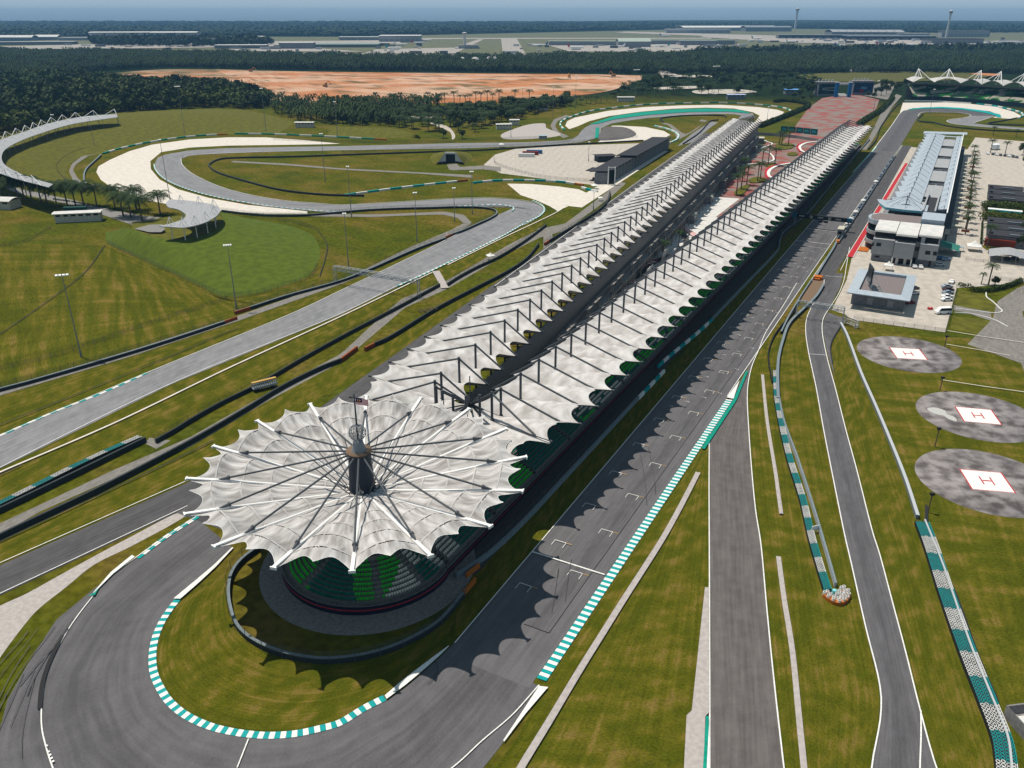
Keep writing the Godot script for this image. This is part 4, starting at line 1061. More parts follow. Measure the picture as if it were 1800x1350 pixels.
func build_stands():
	var n := noise(81, 0.3, 3)
	var shared := mast_parts()
	var meshes := []
	for k in 7: meshes.append(fabric_mesh(Vector2(0, 0), Vector2(0, 1), Vector2(9.63, 0), Vector2(0, 1), n, k))
	var right := row_frame(stw(22.6, -19.45), ALONG)
	var ld := (ALONG * 9.6 - ACROSS * 0.97).normalized()
	var outl := Vector2(ld.y, -ld.x)
	var lo := stw(33.3, -37.0) - ld * 9.65
	var left := row_frame(lo + ld * 9.63 * 59, -ld)
	var c := 0
	for f in [[right, "main_stand_canopy", "long white fabric roof of the stand beside the main straight"], [left, "back_stand_canopy", "long white fabric roof of the stand beside the back straight"]]:
		var t := thing(f[1], f[2], "canopy", Vector3.ZERO, 0.0, "fabric roofs of the double grandstand")
		t.transform = f[0]
		for k in 60:
			var at := Transform3D(Basis(), Vector3(k * 9.63, 0, 0))
			if k < 59:
				var p := inst("roof_panel", meshes[(k * 3 + c * 2) % 7], M.canvas, t)
				p.transform = at
			add_mast(t, shared, at)
		c += 1
	# the fan of canopies closing the near end, under the round canopy
	var fan := thing("fan_canopy", "fan-shaped fabric roof joining the two stands beside the round canopy", "canopy")
	var cf := stw(22.7, -27.6)
	var ang0 := ACROSS.angle()
	var ang1 := outl.angle()
	while ang1 < ang0: ang1 += TAU
	var slopes := [0.155, 0.12, -0.02, -0.12, -0.14, -0.12, -0.02, 0.12, 0.155]
	for k in 8:
		var a := lerpf(ang0, ang1, k / 8.0)
		var b := lerpf(ang0, ang1, (k + 1) / 8.0)
		var da := Vector2(cos(a), sin(a)); var db := Vector2(cos(b), sin(b))
		var fa := stw(22.6, -19.45) if k == 0 else cf + da * 8.0
		var fb := lo if k == 7 else cf + db * 8.0
		inst("roof_panel", fabric_mesh(fa, da, fb, db, n, k, slopes[k], slopes[k + 1]), M.canvas, fan)
		if k > 0:
			var z := Vector3(da.x, 0, da.y)
			add_mast(fan, shared, Transform3D(Basis(Vector3.UP.cross(z), Vector3.UP, z), v3(cf + da * 8.0, 0)), k == 1 or k == 7)
	var st := nst()
	tube(st, v3(cf, 9), v3(cf, 24.5), 0.12, -1, 8); tube(st, v3(cf, 16.6), v3(cf, 17.4), 1.0, -1, 12)
	for k in 8: tube(st, v3(cf, 20.5), v3(cf + Vector2(cos(k * 0.8), sin(k * 0.8)), 17.3), 0.05, -1, 4)
	obj("ring_post", st, M.steel, fan)
	terrace("main_stand", "terrace of green and white seats along the main straight", right, 598.0, true, -39.8)
	terrace("back_stand", "seating terrace along the back straight, hidden under its fabric roof", left, 570.0, false, 0.0)
	spine(left)

func terrace(called: String, label: String, f: Transform3D, len: float, seats: bool, from: float):
	# rising rows, first row at z = 8.2 and the back at z = -7
	var t := thing(called, label, "grandstand", Vector3.ZERO, 0.0, "the double grandstand")
	t.transform = f
	var prof := [[8.55, 0.0], [8.55, 1.7], [8.25, 1.7], [8.25, 1.35], [7.3, 1.35]]
	var z := 7.3
	var y := 1.35
	var steps := []
	for k in 15:
		y += 0.43; prof.append([z, y]); steps.append([z, y])
		z -= 0.86; prof.append([z, y])
	prof.append([z, y + 1.0]); prof.append([z - 0.3, y + 1.0]); prof.append([z - 0.3, 0.0])
	var st := nst()
	for k in range(1, prof.size() - 1):
		var p = prof[k]; var q = prof[k + 1]
		quad(st, Vector3(from, p[1], p[0]), Vector3(from, q[1], q[0]), Vector3(len, q[1], q[0]), Vector3(len, p[1], p[0]))
	obj("terrace_steps", st, M.concrete_grey, t)
	st = nst()
	for q in [[0.0, 0.9], [1.08, 1.7]]: quad(st, Vector3(from, q[0], 8.57), Vector3(from, q[1], 8.57), Vector3(len, q[1], 8.57), Vector3(len, q[0], 8.57))
	obj("front_wall", st, paint_mat(0.014, 0.016, 0.024, 0.7), t)
	st = nst()
	quad(st, Vector3(from, 0.9, 8.58), Vector3(from, 1.08, 8.58), Vector3(len, 1.08, 8.58), Vector3(len, 0.9, 8.58))
	obj("red_band", st, M.red_paint, t)
	st = nst()
	for k in int((len - from) / 2.4):
		tube(st, Vector3(from + k * 2.4, 1.7, 8.4), Vector3(from + k * 2.4, 2.5, 8.4), 0.03, -1, 4, false)
	tube(st, Vector3(from, 2.5, 8.4), Vector3(len, 2.5, 8.4), 0.04, -1, 4, false)
	obj("railing", st, M.steel, t)
	st = nst()
	quad(st, Vector3(from, 1.7, 8.4), Vector3(from, 2.5, 8.4), Vector3(len, 2.5, 8.4), Vector3(len, 1.7, 8.4))
	obj("railing_mesh", st, M.mesh_fence, t)
	st = nst(); box(st, Vector3((from + len) * 0.5, 12.0, -4.4), Vector3(len - from, 7.0, 0.3)); obj("rear_wall", st, M.barrier if seats else M.concrete_grey, t)
	if not seats: return
	var k := -2
	while 3.0 + k * 19.26 < len:
		st = nst()
		for s in steps: box(st, Vector3(3.0 + k * 19.26, s[1] - 0.2, s[0] - 0.22), Vector3(1.15, 0.44, 0.5))
		obj("aisle_stair", st, M.concrete_dark, t)
		k += 1
	var sn := noise(91, 0.05, 2)
	var places := []; var colors := []
	for i in 12:
		var s = steps[i]
		var x := from + 0.5
		while x < len:
			var ph := fposmod(x - 3.0, 19.26)
			if ph > 0.8 and ph < 18.46:
				var g := sn.get_noise_2d(x * 0.9 + i * 6.0, 0.0)
				var c := SEAT_TEAL if absf(g) < 0.13 else (SEAT_GREEN if g > 0 else SEAT_WHITE)
				if x < -30.0: c = SEAT_WHITE
				elif x < -18.0: c = SEAT_TEAL if i < 5 else SEAT_WHITE
				elif x < 12.0: c = SEAT_GREEN if x < 3.0 and i < 7 and x > -8.0 else SEAT_TEAL
				elif x < 32.0: c = SEAT_TEAL if i < 8 or x > 24.0 else SEAT_WHITE
				places.append(Transform3D(Basis(), Vector3(x, s[1], s[0] - 0.42)))
				colors.append(c * rng.randf_range(0.85, 1.15))
			x += 0.56
	multi("seats", seat_mesh(), M.tint, places, colors, t)

func spine(left: Transform3D):
	# concourse between the two rows: deck, roof planks and stair cores behind the back stand
	var t := thing("concourse", "dark raised concourse with sloping roof planks between the two stands", "walkway")
	t.transform = left
	var st := nst()
	box(st, Vector3(292, 6.6, -7.4), Vector3(560, 0.4, 2.2))
	for k in 56: box(st, Vector3(16 + k * 10.0, 3.2, -8.3), Vector3(0.4, 6.4, 0.4))
	obj("deck", st, M.concrete_grey, t)
	for k in 19:
		st = nst()
		var x := 565.0 - k * 28.9
		boxb(st, Vector3(x - 8, 10.6, -8.2), Vector3(16, 0.25, 1.1), Basis(Vector3(1, 0, 0), 0.35))
		box(st, Vector3(x - 14.0, 8.6, -7.9), Vector3(0.4, 3.6, 0.4))
		box(st, Vector3(x - 2.0, 8.6, -7.9), Vector3(0.4, 3.6, 0.4))
		obj("roof_plank", st, M.concrete_grey, t)
		st = nst()
		box(st, Vector3(x - 21, 2.0, -10.4), Vector3(11, 4.0, 0.35))
		box(st, Vector3(x - 24, 1.3, -10.62), Vector3(1.2, 2.2, 0.1))
		if k < 7: obj("screen_wall", st, M.wall_pale, t)
		st = nst()
		tube(st, Vector3(x - 1, 12.0, -8.0), Vector3(x + 2, 6.7, -8.4), 0.16, -1, 6)
		obj("raking_strut", st, M.steel, t)
		st = nst()
		tube(st, Vector3(x - 11, 12.0, -8.0), Vector3(x - 8, 6.7, -8.4), 0.16, -1, 6)
		obj("raking_strut", st, M.steel, t)

# ---------------------------------------------------------------- plants
var palms := []
var trees := []

func palm_proto(called: String, h: float, reach: float, droop: float, fronds: int, sd: int) -> Node3D:
	var r := RandomNumberGenerator.new(); r.seed = sd
	var t := Node3D.new(); t.name = called
	var st := nst()
	tube(st, Vector3.ZERO, Vector3(0.1, h * 0.5, 0.05), 0.30, 0.22, 6, false)
	tube(st, Vector3(0.1, h * 0.5, 0.05), Vector3(0.05, h, 0), 0.22, 0.26, 6, false)
	obj("trunk", st, M.bark, t)
	st = nst()
	for i in fronds:
		var a := TAU * i / fronds + r.randf_range(-0.2, 0.2)
		var rise: float = [0.95, 0.45, 0.05][i % 3] + r.randf_range(-0.15, 0.15)
		var d := Vector3(cos(a), 0, sin(a))
		var side := Vector3(-d.z, 0, d.x)
		var len := reach * r.randf_range(0.85, 1.1)
		var pts := []
		for k in 7:
			var u := k / 6.0
			pts.append(Vector3(0.05, h, 0) + d * len * (u - 0.12 * u * u) + Vector3.UP * len * (rise * u - droop * (0.55 + rise) * u * u))
		for k in 6:
			var w0 := 0.30 * reach / 3.0 * sin(PI * (0.15 + 0.8 * k / 6.0))
			var p: Vector3 = pts[k]; var q: Vector3 = pts[k + 1]
			for s: float in [-1.0, 1.0]:
				for m in 2:
					var b := p.lerp(q, m * 0.5)
					var c := p.lerp(q, m * 0.5 + 0.42)
					var tip := b.lerp(c, 0.7) + side * s * (w0 * 2.6 + 0.06) + (q - p) * 0.45 - Vector3.UP * (0.16 + w0 * 0.9)
					tri(st, b, c, tip)
	obj("crown", st, M.frond, t)
	return t

func clump(st: SurfaceTool, c: Vector3, rad: Vector3, count: int, leaf: float, r: RandomNumberGenerator, base: Color):
	for i in count:
		var d := Vector3(r.randfn(), r.randfn(), r.randfn()).normalized()
		var p := c + d * rad * pow(r.randf(), 0.35)
		var n := (d + Vector3(r.randfn(), r.randfn(), r.randfn()) * 0.5).normalized()
		var u := n.cross(Vector3.UP if absf(n.y) < 0.9 else Vector3.RIGHT).normalized().rotated(n, r.randf() * TAU)
		var w := n.cross(u)
		var s := leaf * r.randf_range(0.7, 1.4)
		st.set_color(base * r.randf_range(0.7, 1.35))
		tri(st, p + u * s, p - u * s * 0.6 + w * s * 0.8, p - u * s * 0.5 - w * s * 0.8)

func tree_proto(called: String, h: float, wide: float, lobes: int, count: int, leaf: float, sd: int, base: Color) -> Node3D:
	var r := RandomNumberGenerator.new(); r.seed = sd
	var t := Node3D.new(); t.name = called
	var st := nst()
	tube(st, Vector3.ZERO, Vector3(0.1, h * 0.45, 0), 0.28, 0.18, 6, false)
	for k in 4:
		var a := TAU * k / 4.0 + r.randf()
		tube(st, Vector3(0.1, h * 0.4, 0), Vector3(cos(a) * wide * 0.45, h * 0.7, sin(a) * wide * 0.45), 0.14, 0.05, 5, false)
	obj("trunk", st, M.bark, t)
	st = nst()
	for k in lobes:
		var a := TAU * k / lobes + r.randf()
		var q := Vector3(cos(a), 0, sin(a)) * wide * r.randf_range(0.25, 0.62)
		q.y = h * r.randf_range(0.5, 0.88)
		clump(st, q, Vector3(wide * 0.45, h * 0.2, wide * 0.45), int(count / lobes), leaf, r, base * r.randf_range(0.8, 1.25))
	obj("crown", st, M.leaf, t)
	return t

func plant_kit():
	palms = [palm_proto("coconut_palm", 8.2, 3.6, 0.55, 15, 1), palm_proto("coconut_palm", 7.4, 3.2, 0.62, 14, 2), palm_proto("oil_palm", 7.0, 5.2, 0.62, 24, 3), palm_proto("oil_palm", 6.4, 4.8, 0.66, 22, 4), palm_proto("royal_palm", 6.0, 2.6, 0.7, 13, 5)]
	trees = [tree_proto("broadleaf_tree", 9.0, 4.2, 9, 620, 0.5, 11, Color(0.030, 0.050, 0.012)), tree_proto("broadleaf_tree", 7.5, 3.6, 7, 520, 0.5, 12, Color(0.040, 0.062, 0.012)), tree_proto("broadleaf_tree", 6.0, 3.4, 6, 420, 0.46, 13, Color(0.055, 0.075, 0.012))]

func plant(proto: Node3D, p: Vector2, size: float, turn: float, label: String, category: String, group: String, y := 0.0) -> Node3D:
	var c: Node3D = proto.duplicate()
	c.name = numbered(String(proto.name)); add_child(c)
	c.position = v3(p, y); c.rotation.y = turn; c.scale = Vector3.ONE * size
	tag(c, label, category, group)
	return c

func hedge(label: String, line: PackedVector2Array, h: float, w: float, base := Color(0.028, 0.055, 0.010), leaf := 0.32, dens := 34.0, called := "hedge", y := 0.0):
	var r := RandomNumberGenerator.new(); r.seed = used.size() + 5
	var t := thing(called, label, "hedge")
	var p := rs(line, maxi(2, int(length(line) / 1.2)))
	var st := nst()
	for i in p.size():
		clump(st, v3(p[i], y + h * 0.5), Vector3(w * 0.55, h * 0.55, w * 0.55) * r.randf_range(0.85, 1.15), int(dens * w * h / 3.0) + 6, leaf, r, base)
	obj("foliage", st, M.leaf, t)

# ---------------------------------------------------------------- barriers, masts, vehicles
func barrier(label: String, line: PackedVector2Array, h: float, th: float, m: Material, cap: Material = null, smooth := true, called := "barrier", category := "barrier", posts := 0.0, y0 := 0.0):
	var a := sm(line) if smooth else line
	var t := thing(called, label, category)
	var st := nst()
	wall(st, a, h, th, y0)
	obj("wall", st, m, t)
	if cap:
		st = nst()
		wall(st, a, 0.12, th + 0.12, y0 + h)
		obj("top_rail", st, cap, t)
	if posts > 0.0:
		st = nst()
		var p := rs(a, maxi(1, int(length(a) / 4.0)))
		var o := off(p, th)
		for i in p.size(): tube(st, v3(o[i], y0), v3(o[i], y0 + posts), 0.05, -1, 5, false)
		obj("posts", st, M.steel, t).set_meta("kind", "stuff")
		st = nst()
		for i in p.size() - 1: quad(st, v3(o[i], y0 + h), v3(o[i], y0 + posts), v3(o[i + 1], y0 + posts), v3(o[i + 1], y0 + h))
		obj("wire_mesh", st, M.mesh_fence, t)
	return t

func fence(label: String, line: PackedVector2Array, h := 2.5, step := 3.5, y0 := 0.0):
	var a := sm(line)
	var t := thing("fence", label, "fence")
	var p := rs(a, maxi(1, int(length(a) / step)))
	var st := nst()
	for q in p: tube(st, v3(q, y0), v3(q, y0 + h), 0.06, -1, 5, false)
	obj("posts", st, M.steel_grey, t).set_meta("kind", "stuff")
	st = nst()
	for i in p.size() - 1: quad(st, v3(p[i], y0), v3(p[i], y0 + h), v3(p[i + 1], y0 + h), v3(p[i + 1], y0))
	obj("wire_mesh", st, M.mesh_fence, t)
	return t

func tyre_ring() -> ArrayMesh:
	var st := nst()
	lathe(st, Vector3.ZERO, [[0.32, 0.0], [0.32, 0.9], [0.30, 0.97], [0.235, 0.97], [0.225, 0.9]], 10)
	st.generate_normals()
	return st.commit()

func tyre_wall(label: String, line: PackedVector2Array, rows: int, seg: float, pitch := 0.68, first := 0, belt := true):
	# tied stacks of painted tyres in turquoise and white lengths, faced with a belt on the left of the way
	var t := thing("tyre_wall", label, "tyre barrier")
	var a := sm(line)
	var n := maxi(1, int(length(a) / seg))
	var ring := tyre_ring()
	for k in n:
		var p := part_of(a, float(k) / n, float(k + 1) / n)
		var m: Material = M.teal if (k + first) % 2 == 0 else M.paint
		var holder := Node3D.new(); holder.name = "length"; t.add_child(holder, true)
		if belt:
			var st := nst()
			wall(st, off(p, rows * pitch * 0.5 + 0.1), 1.0, 0.08)
			obj("belt", st, m, holder)
		var places := []
		var along := maxi(1, int(round(length(p) / pitch)))
		for j in rows:
			var q := rs(off(p, (rows - 1) * pitch * 0.5 - j * pitch), along)
			for i in along: places.append(Transform3D(Basis(Vector3.UP, rng.randf() * 6.0), v3(q[i].lerp(q[i + 1], 0.5 if j % 2 == 0 else 0.9), rng.randf_range(-0.03, 0.03))))
		multi("tyres", ring, m, places, [], holder)
		var st2 := nst()
		wall(st2, p, 0.92, rows * pitch)
		obj("core", st2, M.black, holder)
	return t

func block_wall(label: String, line: PackedVector2Array, h: float, w: float, seg: float, first := 0, m1: Material = M.teal, m2: Material = M.paint, last: Material = null):
	# row of alternating painted blocks, one part each
	var t := thing("striped_barrier", label, "barrier")
	var a := sm(line)
	var n := maxi(1, int(length(a) / seg))
	var p := rs(a, n)
	for k in n:
		var st := nst()
		wall(st, PackedVector2Array([p[k].lerp(p[k + 1], 0.02), p[k].lerp(p[k + 1], 0.98)]), h, w)
		obj("block", st, last if (last and k == n - 1) else (m1 if (k + first) % 2 == 0 else m2), t)

func light_mast(label: String, x: float, z: float, h: float, lamps := 4, wide := 3.2, turn := 0.3):
	var t := thing("floodlight_mast", label, "light mast", Vector3(x, 0, z), turn, "floodlight masts round the circuit")
	var st := nst()
	tube(st, Vector3(0, 0, 0), Vector3(0, h, 0), 0.22, 0.10, 8)
	tube(st, Vector3(0, 0, 0), Vector3(0, 2.2, 0), 0.32, 0.30, 8)
	obj("pole", st, M.steel_grey, t)
	st = nst()
	box(st, Vector3(0, h, 0), Vector3(wide, 0.18, 0.25))
	var bar := obj("lamp_bar", st, M.galv, t)
	for i in lamps:
		st = nst()
		boxb(st, Vector3((i + 0.5) / lamps * wide - wide * 0.5, h + 0.3, 0.25), Vector3(wide / lamps * 0.72, 0.35, 0.75), Basis(Vector3.RIGHT, 0.35))
		obj("lamp", st, M.white_steel, bar)

func car_proto(called: String, van: bool) -> Node3D:
	# +x is the front
	var t := Node3D.new(); t.name = called
	var prof := [[-2.2, 0.35], [-2.25, 0.85], [-2.0, 1.0], [-1.6, 1.02], [-1.0, 1.45], [0.35, 1.47], [1.05, 1.0], [1.9, 0.88], [2.2, 0.7], [2.25, 0.35]]
	var cab := [[-1.5, 1.03], [-0.98, 1.42], [0.33, 1.43], [0.98, 1.02]]
	var w := 0.86
	if van:
		prof = [[-2.6, 0.35], [-2.62, 1.2], [-2.55, 2.1], [-2.3, 2.22], [1.2, 2.2], [1.5, 2.1], [2.05, 1.25], [2.55, 1.05], [2.62, 0.35]]
		cab = [[-2.4, 1.3], [-2.35, 2.0], [1.3, 2.02], [1.9, 1.28]]
		w = 0.95
	var st := nst()
	for s in [-1.0, 1.0]:
		for i in prof.size() - 2: tri(st, Vector3(prof[0][0], prof[0][1], w * s), Vector3(prof[i + 1][0], prof[i + 1][1], w * s * (0.86 if prof[i + 1][1] > 1.2 else 1.0)), Vector3(prof[i + 2][0], prof[i + 2][1], w * s * (0.86 if prof[i + 2][1] > 1.2 else 1.0)))
	for i in prof.size() - 1:
		var w0 := w * (0.86 if prof[i][1] > 1.2 else 1.0); var w1 := w * (0.86 if prof[i + 1][1] > 1.2 else 1.0)
		quad(st, Vector3(prof[i][0], prof[i][1], -w0), Vector3(prof[i + 1][0], prof[i + 1][1], -w1), Vector3(prof[i + 1][0], prof[i + 1][1], w1), Vector3(prof[i][0], prof[i][1], w0))
	obj("body", st, null, t)
	st = nst()
	for s in [-1.0, 1.0]:
		quad(st, Vector3(cab[0][0], cab[0][1], (w + 0.012) * s), Vector3(cab[1][0], cab[1][1], (w * 0.87 + 0.012) * s), Vector3(cab[2][0], cab[2][1], (w * 0.87 + 0.012) * s), Vector3(cab[3][0], cab[3][1], (w + 0.012) * s))
	var n := Vector3(0.0, 0.012, 0)
	quad(st, Vector3(cab[3][0] + 0.05, cab[3][1] + 0.03, -w * 0.84) + n, Vector3(cab[2][0] + 0.06, cab[2][1], -w * 0.76) + n, Vector3(cab[2][0] + 0.06, cab[2][1], w * 0.76) + n, Vector3(cab[3][0] + 0.05, cab[3][1] + 0.03, w * 0.84) + n)
	quad(st, Vector3(cab[0][0] - 0.06, cab[0][1], -w * 0.84) + n, Vector3(cab[1][0] - 0.05, cab[1][1], -w * 0.76) + n, Vector3(cab[1][0] - 0.05, cab[1][1], w * 0.76) + n, Vector3(cab[0][0] - 0.06, cab[0][1], w * 0.84) + n)
	obj("windows", st, M.glass_dark, t)
	for x in [-1.35, 1.4]:
		for s in [-1.0, 1.0]:
			st = nst()
			tube(st, Vector3(x, 0.32, (w - 0.12) * s), Vector3(x, 0.32, (w + 0.04) * s), 0.33, -1, 10)
			obj("wheel", st, M.rubber, t)
	for s in [-1.0, 1.0]:
		st = nst(); box(st, Vector3(prof[prof.size() - 2][0] - 0.02, 0.72, 0.6 * s), Vector3(0.12, 0.14, 0.32)); obj("headlight", st, M.white_steel, t)
	return t

var car_kit := []
func car(label: String, p: Vector2, turn: float, col: Array, kind := 0, size := 1.0, category := "car", group := ""):
	if car_kit.is_empty(): car_kit = [car_proto("parked_car", false), car_proto("parked_van", true)]
	var c: Node3D = car_kit[kind].duplicate()
	c.name = numbered(String(car_kit[kind].name)); add_child(c)
	c.position = v3(p, 0.12); c.rotation.y = turn; c.scale = Vector3.ONE * size
	(c.get_node("body") as MeshInstance3D).material_override = paint_mat(col[0], col[1], col[2], 0.3)
	tag(c, label, category, group)

func gantry(label: String, a: Vector2, b: Vector2, h: float, deep: float, m: Material) -> Node3D:
	# open truss bridge over a track on two lattice legs
	var t := thing("truss_gantry", label, "gantry")
	var d := (b - a).normalized()
	var n := Vector2(d.y, -d.x) * deep * 0.5
	var r := 0.12
	var st := nst()
	for s in [-1.0, 1.0]:
		for y in [h - deep, h]: tube(st, v3(a + n * s, y), v3(b + n * s, y), r, -1, 6)
	var k := int(a.distance_to(b) / (deep * 1.4))
	for i in k + 1:
		var p := a.lerp(b, float(i) / k)
		for s in [-1.0, 1.0]: tube(st, v3(p + n * s, h - deep), v3(p + n * s, h), r * 0.6, -1, 5)
		for y in [h - deep, h]: tube(st, v3(p - n, y), v3(p + n, y), r * 0.6, -1, 5)
		if i < k:
			var q := a.lerp(b, float(i + 1) / k)
			for s in [-1.0, 1.0]: tube(st, v3(p + n * s, h - deep if i % 2 == 0 else h), v3(q + n * s, h if i % 2 == 0 else h - deep), r * 0.6, -1, 5)
	obj("truss", st, m, t)
	for e in [a, b]:
		st = nst()
		for s in [-1.0, 1.0]: tube(st, v3(e + n * s, 0), v3(e + n * s, h), r * 1.15, -1, 6)
		for i in 3: tube(st, v3(e - n, h * i / 3.0), v3(e + n, h * (i + 1) / 3.0), r * 0.6, -1, 5)
		obj("leg", st, m, t)
	return t

func shed(label: String, c: Vector2, turn: float, l: float, w: float, h: float, wallm: Material, roofm: Material, over := 0.5, bays := 5, y0 := 0.0, curve := 0.4, called := "shed", category := "building"):
	var t := thing(called, label, category, v3(c, y0), turn)
	var st := nst()
	box(st, Vector3(0, h * 0.5, 0), Vector3(l, h, w))
	var wl := obj("wall", st, wallm, t)
	st = nst()
	var nn := 8
	for i in nn:
		var u0 := (float(i) / nn - 0.5) * 2.0; var u1 := (float(i + 1) / nn - 0.5) * 2.0
		var y0_ := h + 0.05 + curve * (1.0 - u0 * u0); var y1 := h + 0.05 + curve * (1.0 - u1 * u1)
		var z0 := u0 * (w * 0.5 + over); var z1 := u1 * (w * 0.5 + over)
		var e := l * 0.5 + over
		quad(st, Vector3(-e, y0_ + 0.12, z0), Vector3(-e, y1 + 0.12, z1), Vector3(e, y1 + 0.12, z1), Vector3(e, y0_ + 0.12, z0))
		quad(st, Vector3(-e, y0_, z0), Vector3(e, y0_, z0), Vector3(e, y1, z1), Vector3(-e, y1, z1))
		for s in [-1.0, 1.0]: quad(st, Vector3(e * s, y0_, z0), Vector3(e * s, y0_ + 0.12, z0), Vector3(e * s, y1 + 0.12, z1), Vector3(e * s, y1, z1))
	for s in [-1.0, 1.0]: quad(st, Vector3(-l * 0.5 - over, h + 0.05, (w * 0.5 + over) * s), Vector3(-l * 0.5 - over, h + 0.17, (w * 0.5 + over) * s), Vector3(l * 0.5 + over, h + 0.17, (w * 0.5 + over) * s), Vector3(l * 0.5 + over, h + 0.05, (w * 0.5 + over) * s))
	obj("roof", st, roofm, t)
	for i in bays:
		for s in [-1.0, 1.0]:
			st = nst()
			box(st, Vector3((i + 0.5) / bays * l - l * 0.5, h * 0.78, w * 0.5 * s), Vector3(l / bays * 0.6, h * 0.2, 0.06))
			obj("window", st, M.glass_dark, wl)
	return t

func tent(label: String, c: Vector2, turn: float, w: float, h: float, m: Material, peak := 1.6, lift := 0.0):
	var t := thing("canopy_tent", label, "tent", v3(c, lift), turn)
	var st := nst(true)
	var nn := 6
	for s in 4:
		var a := Basis(Vector3.UP, s * PI / 2)
		for i in nn:
			for j in nn:
				var g := []
				for q in [[i, j], [i + 1, j], [i + 1, j + 1], [i, j + 1]]:
					var v: float = q[0] / float(nn)
					var u: float = (q[1] / float(nn) * 2.0 - 1.0) * v
					g.append(a * Vector3(u * w * 0.5, h + peak * pow(1.0 - v, 1.8), v * w * 0.5))
				quad(st, g[0], g[3], g[2], g[1])
		var e0 := a * Vector3(-w * 0.5, h, w * 0.5); var e1 := a * Vector3(w * 0.5, h, w * 0.5)
		quad(st, e0, e1, e1 - Vector3(0, 0.3, 0), e0 - Vector3(0, 0.3, 0))
	obj("roof", st, m, t)
	for s in 4:
		st = nst()
		var p := Basis(Vector3.UP, s * PI / 2) * Vector3(w * 0.48, 0, w * 0.48)
		tube(st, p, p + Vector3(0, h, 0), 0.05, -1, 6)
		obj("pole", st, M.white_steel, t)

func container(label: String, c: Vector2, turn: float, l: float, m: Material, w := 2.5, h := 2.6):
	var t := thing("shipping_container", label, "container", v3(c, 0.13), turn)
	var st := nst()
	box(st, Vector3(0, h * 0.5, 0), Vector3(l, h, w))
	for i in int(l / 0.6):
		for s in [-1.0, 1.0]: box(st, Vector3(-l * 0.5 + 0.35 + i * 0.6, h * 0.5, s * (w * 0.5 + 0.02)), Vector3(0.3, h * 0.86, 0.07))
	obj("body", st, m, t)
	st = nst()
	for s in [-1.0, 1.0]: box(st, Vector3(l * 0.5 + 0.03, h * 0.5, s * w * 0.24), Vector3(0.05, h * 0.9, w * 0.44))
	obj("door", st, m, t)

